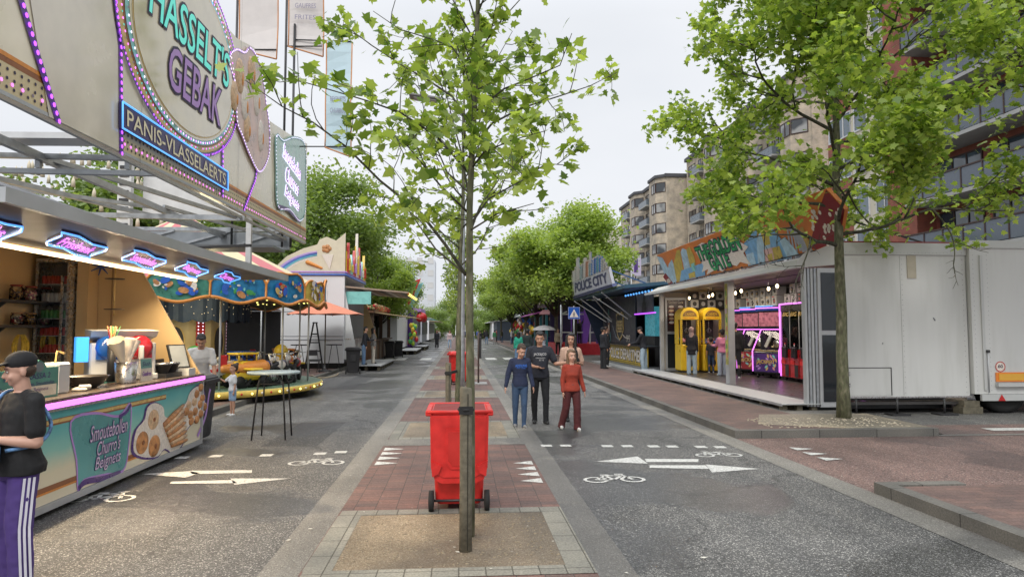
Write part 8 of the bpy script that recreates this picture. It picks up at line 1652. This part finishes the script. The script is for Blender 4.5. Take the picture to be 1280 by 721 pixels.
person('man in a black jacket and pale blue jeans leaning at the stall edge, cap on', (7.35, 27.0, .12), R(-115), 1.78, cloth('black_jacket', (.014, .015, .02)), cloth('jeans_pale', (.36, .42, .48)), 'fair', ('cap', 'black'), shoe_w, 'long', dict(lean=.15, nod=.3, tl=(.1, -.1, -1), sl=(.0, .15, -1), tr=(-.1, .1, -1), ul=(.1, -.6, -1), fl=(0, -1, -.35), ur=(-.1, -.4, -1), fr=(0, -1, -.2)), .014, wide=True, seed=12)
person('man in black with a dark cap facing the police stall, left one of the pair', (6.15, 29.0, .12), R(110), 1.74, cloth('black_jacket', (.014, .015, .02)), cloth('black_trousers', (.014, .015, .018)), 'light', ('cap', 'brown'), shoe_b, 'long', dict(ul=(.1, -.3, -1), fl=(-.2, -.6, .9)), .016, wide=True, width=1.1, seed=13)
person('person in black with white shoes half hidden behind the man in a dark cap', (6.65, 30.6, .12), R(100), 1.78, cloth('black_tee', (.01, .01, .011)), cloth('black_trousers', (.014, .015, .018)), 'light', ('short', 'brown'), shoe_w, 'long', {}, .018, seed=14)
# ---- further away on the right
person('woman with long dark hair in a green jacket, walking away on the right road', (2.95, 34.5, 0), R(185), 1.66, cloth('green_jacket', (.02, .30, .20)), cloth('jeans_mid', (.12, .2, .32)), 'light', ('long', 'black'), shoe_w, 'long', {}, .022, female=True, wide=True, seed=15)
person('man in a dark jacket and blue jeans beside the woman in green', (3.45, 35.0, 0), R(180), 1.78, cloth('dark_jacket', (.02, .03, .03)), cloth('jeans_mid', (.12, .2, .32)), 'light', ('short', 'black'), shoe_b, 'long', {}, .022, wide=True, seed=16)
ump = person('person in a pale coat walking under a grey umbrella', (5.0, 41, .12), R(170), 1.68, cloth('pale_coat', (.45, .48, .55)), cloth('jeans_dark', (.03, .04, .06)), 'light', ('short', 'black'), shoe_b, 'long', dict(ur=(-.1, -.4, -1), fr=(0, -.5, 1)), .022, coat=True, seed=17)
ub = thing('umbrella', (5.05, 40.8, 1.2), 'pale grey umbrella held open over a person on the right pavement', 'umbrella'); mb = MB(); mb.lathe((5.05, 40.8, 1.75), [(.72, 0), (.6, .13), (.35, .24), (.001, .30)], M('umbrella_grey', (.42, .40, .42), .6), 10, smooth=False); mb.build('canopy', ub); mb = MB(); mb.tube([(5.05, 40.8, 1.2), (5.05, 40.8, 2.1)], .012, dark, 6); mb.build('shaft', ub)
person('woman in a beige jacket and dark leggings in front of the snack stall', (6.35, 44.0, .12), R(10), 1.7, cloth('beige_jacket', (.42, .34, .24)), cloth('black_leggings', (.014, .014, .016)), 'light', ('short', 'brown'), shoe_w, 'long', dict(ul=(.15, -.2, -1), fl=(-.2, -.8, .1)), .024, female=True, seed=18)
person('person with a pale floppy hat by the pink awning', (7.6, 52, .12), R(60), 1.7, cloth('beige2', (.4, .36, .3)), cloth('grey_trousers', (.1, .1, .11)), 'light', ('curly', HAIRM['grey']), shoe_w, 'long', {}, .026, female=True, seed=19)
person('person in black with raised arm on the red based ride', (8.0, 45.3, .86), R(30), 1.6, cloth('black_tee', (.01, .01, .011)), cloth('black_trousers', (.014, .015, .018)), 'light', ('short', 'black'), shoe_b, 'long', dict(ul=(.6, 0, .7), fl=(.2, 0, 1)), .024, seed=20)
# ---- left side customers and walkers
person('customer in a black jacket and blue jeans at the white stall trailer counter', (-4.3, 31.2, .22), R(95), 1.68, cloth('black_jacket', (.014, .015, .02)), cloth('jeans_mid', (.12, .2, .32)), 'light', ('short', 'black'), shoe_b, 'long', dict(lean=.15, ul=(.1, -.5, -1), fl=(0, -1, 0)), .018, wide=True, seed=21)
person('customer in a grey jacket and cream trousers at the white trailer counter', (-4.0, 32.2, .22), R(100), 1.62, cloth('grey_jacket', (.2, .19, .18)), cloth('cream_trousers', (.55, .50, .42)), 'light', ('long', 'black'), shoe_b, 'long', {}, .018, female=True, wide=True, seed=22)
person('stall worker with light hair behind the trailer counter', (-5.5, 31.6, .5), R(85), 1.6, cloth('stall_apron', (.3, .26, .2)), cloth('grey_trousers', (.1, .1, .11)), 'light', ('curly', 'lightbrown'), shoe_b, 'long', {}, .022, female=True, seed=23)
person('hooded person all in black walking on the left road', (-2.2, 66, 0), R(5), 1.72, cloth('black_jacket', (.014, .015, .02)), cloth('black_trousers', (.014, .015, .018)), 'light', ('hood', 'black'), shoe_w, 'long', dict(tl=(.03, -.15, -1)), .028, wide=True, seed=24)
person('woman in a pink top and light jeans walking beside the median on the left road', (-.95, 64, 0), R(-5), 1.68, cloth('pale_pink', (.55, .42, .42)), cloth('jeans_light', (.28, .38, .5)), 'light', ('long', 'brown'), shoe_w, 'long', dict(tr=(-.03, -.15, -1)), .028, female=True, seed=25)
# ---- the crowd at the far end of the right road
cols = [('black', (.014, .014, .016)), ('green', (.03, .14, .06)), ('white', (.5, .5, .5)), ('red', (.35, .04, .04)), ('blue', (.04, .08, .25)), ('grey', (.2, .2, .2)), ('olive', (.1, .1, .05))]
spots = [(2.5, 84, 0, 180, 'in black, left of three walking abreast'), (3.3, 84.5, 0, 180, 'in black, middle of three walking abreast'), (4.2, 83, 1, 180, 'in a dark green coat, right of three walking abreast'), (1.2, 96, 5, 0, 'in grey beyond the median sign'), (1.9, 99, 2, 10, 'in white farther up the road'), (.6, 105, 4, 180, 'in blue beside the far median'),
         (4.9, 92, 3, 90, 'in red at the kerb'), (5.4, 88, 6, 60, 'in olive on the far pavement'), (2.9, 112, 4, 0, 'in blue at the very end of the crowd'), (3.9, 108, 0, 0, 'in black at the end of the right road'), (5.9, 78, 2, 80, 'in white before the prize stall toys'), (6.3, 83, 0, 120, 'in black before the prize stall'), (-.3, 118, 6, 0, 'in olive on the far median'), (1.5, 120, 3, 0, 'in red at the street end'), (-2.9, 96, 5, 0, 'in grey far up the left road'), (6.0, 68, 5, 200, 'in grey between the prize stall and snack stall')]
for i, (x, y, ci, rz, lb) in enumerate(spots):
    nm, c = cols[ci]; person('distant person '+lb, (x, y, .12 if x > 4.6 else 0), R(rz), 1.62+.03*(i % 6), cloth('far_'+nm, c), cloth(['far_black', 'jeans_mid', 'far_grey'][i % 3], [(.014, .014, .016), (.12, .2, .32), (.2, .2, .2)][i % 3]), 'light', (['short', 'long', 'short'][i % 3], 'black'), shoe_b, 'long', dict(tl=(.03, -.12, -1), tr=(-.03, .1, -1)), .035, female=i % 3 == 1, seed=30+i, group=None, face=False)
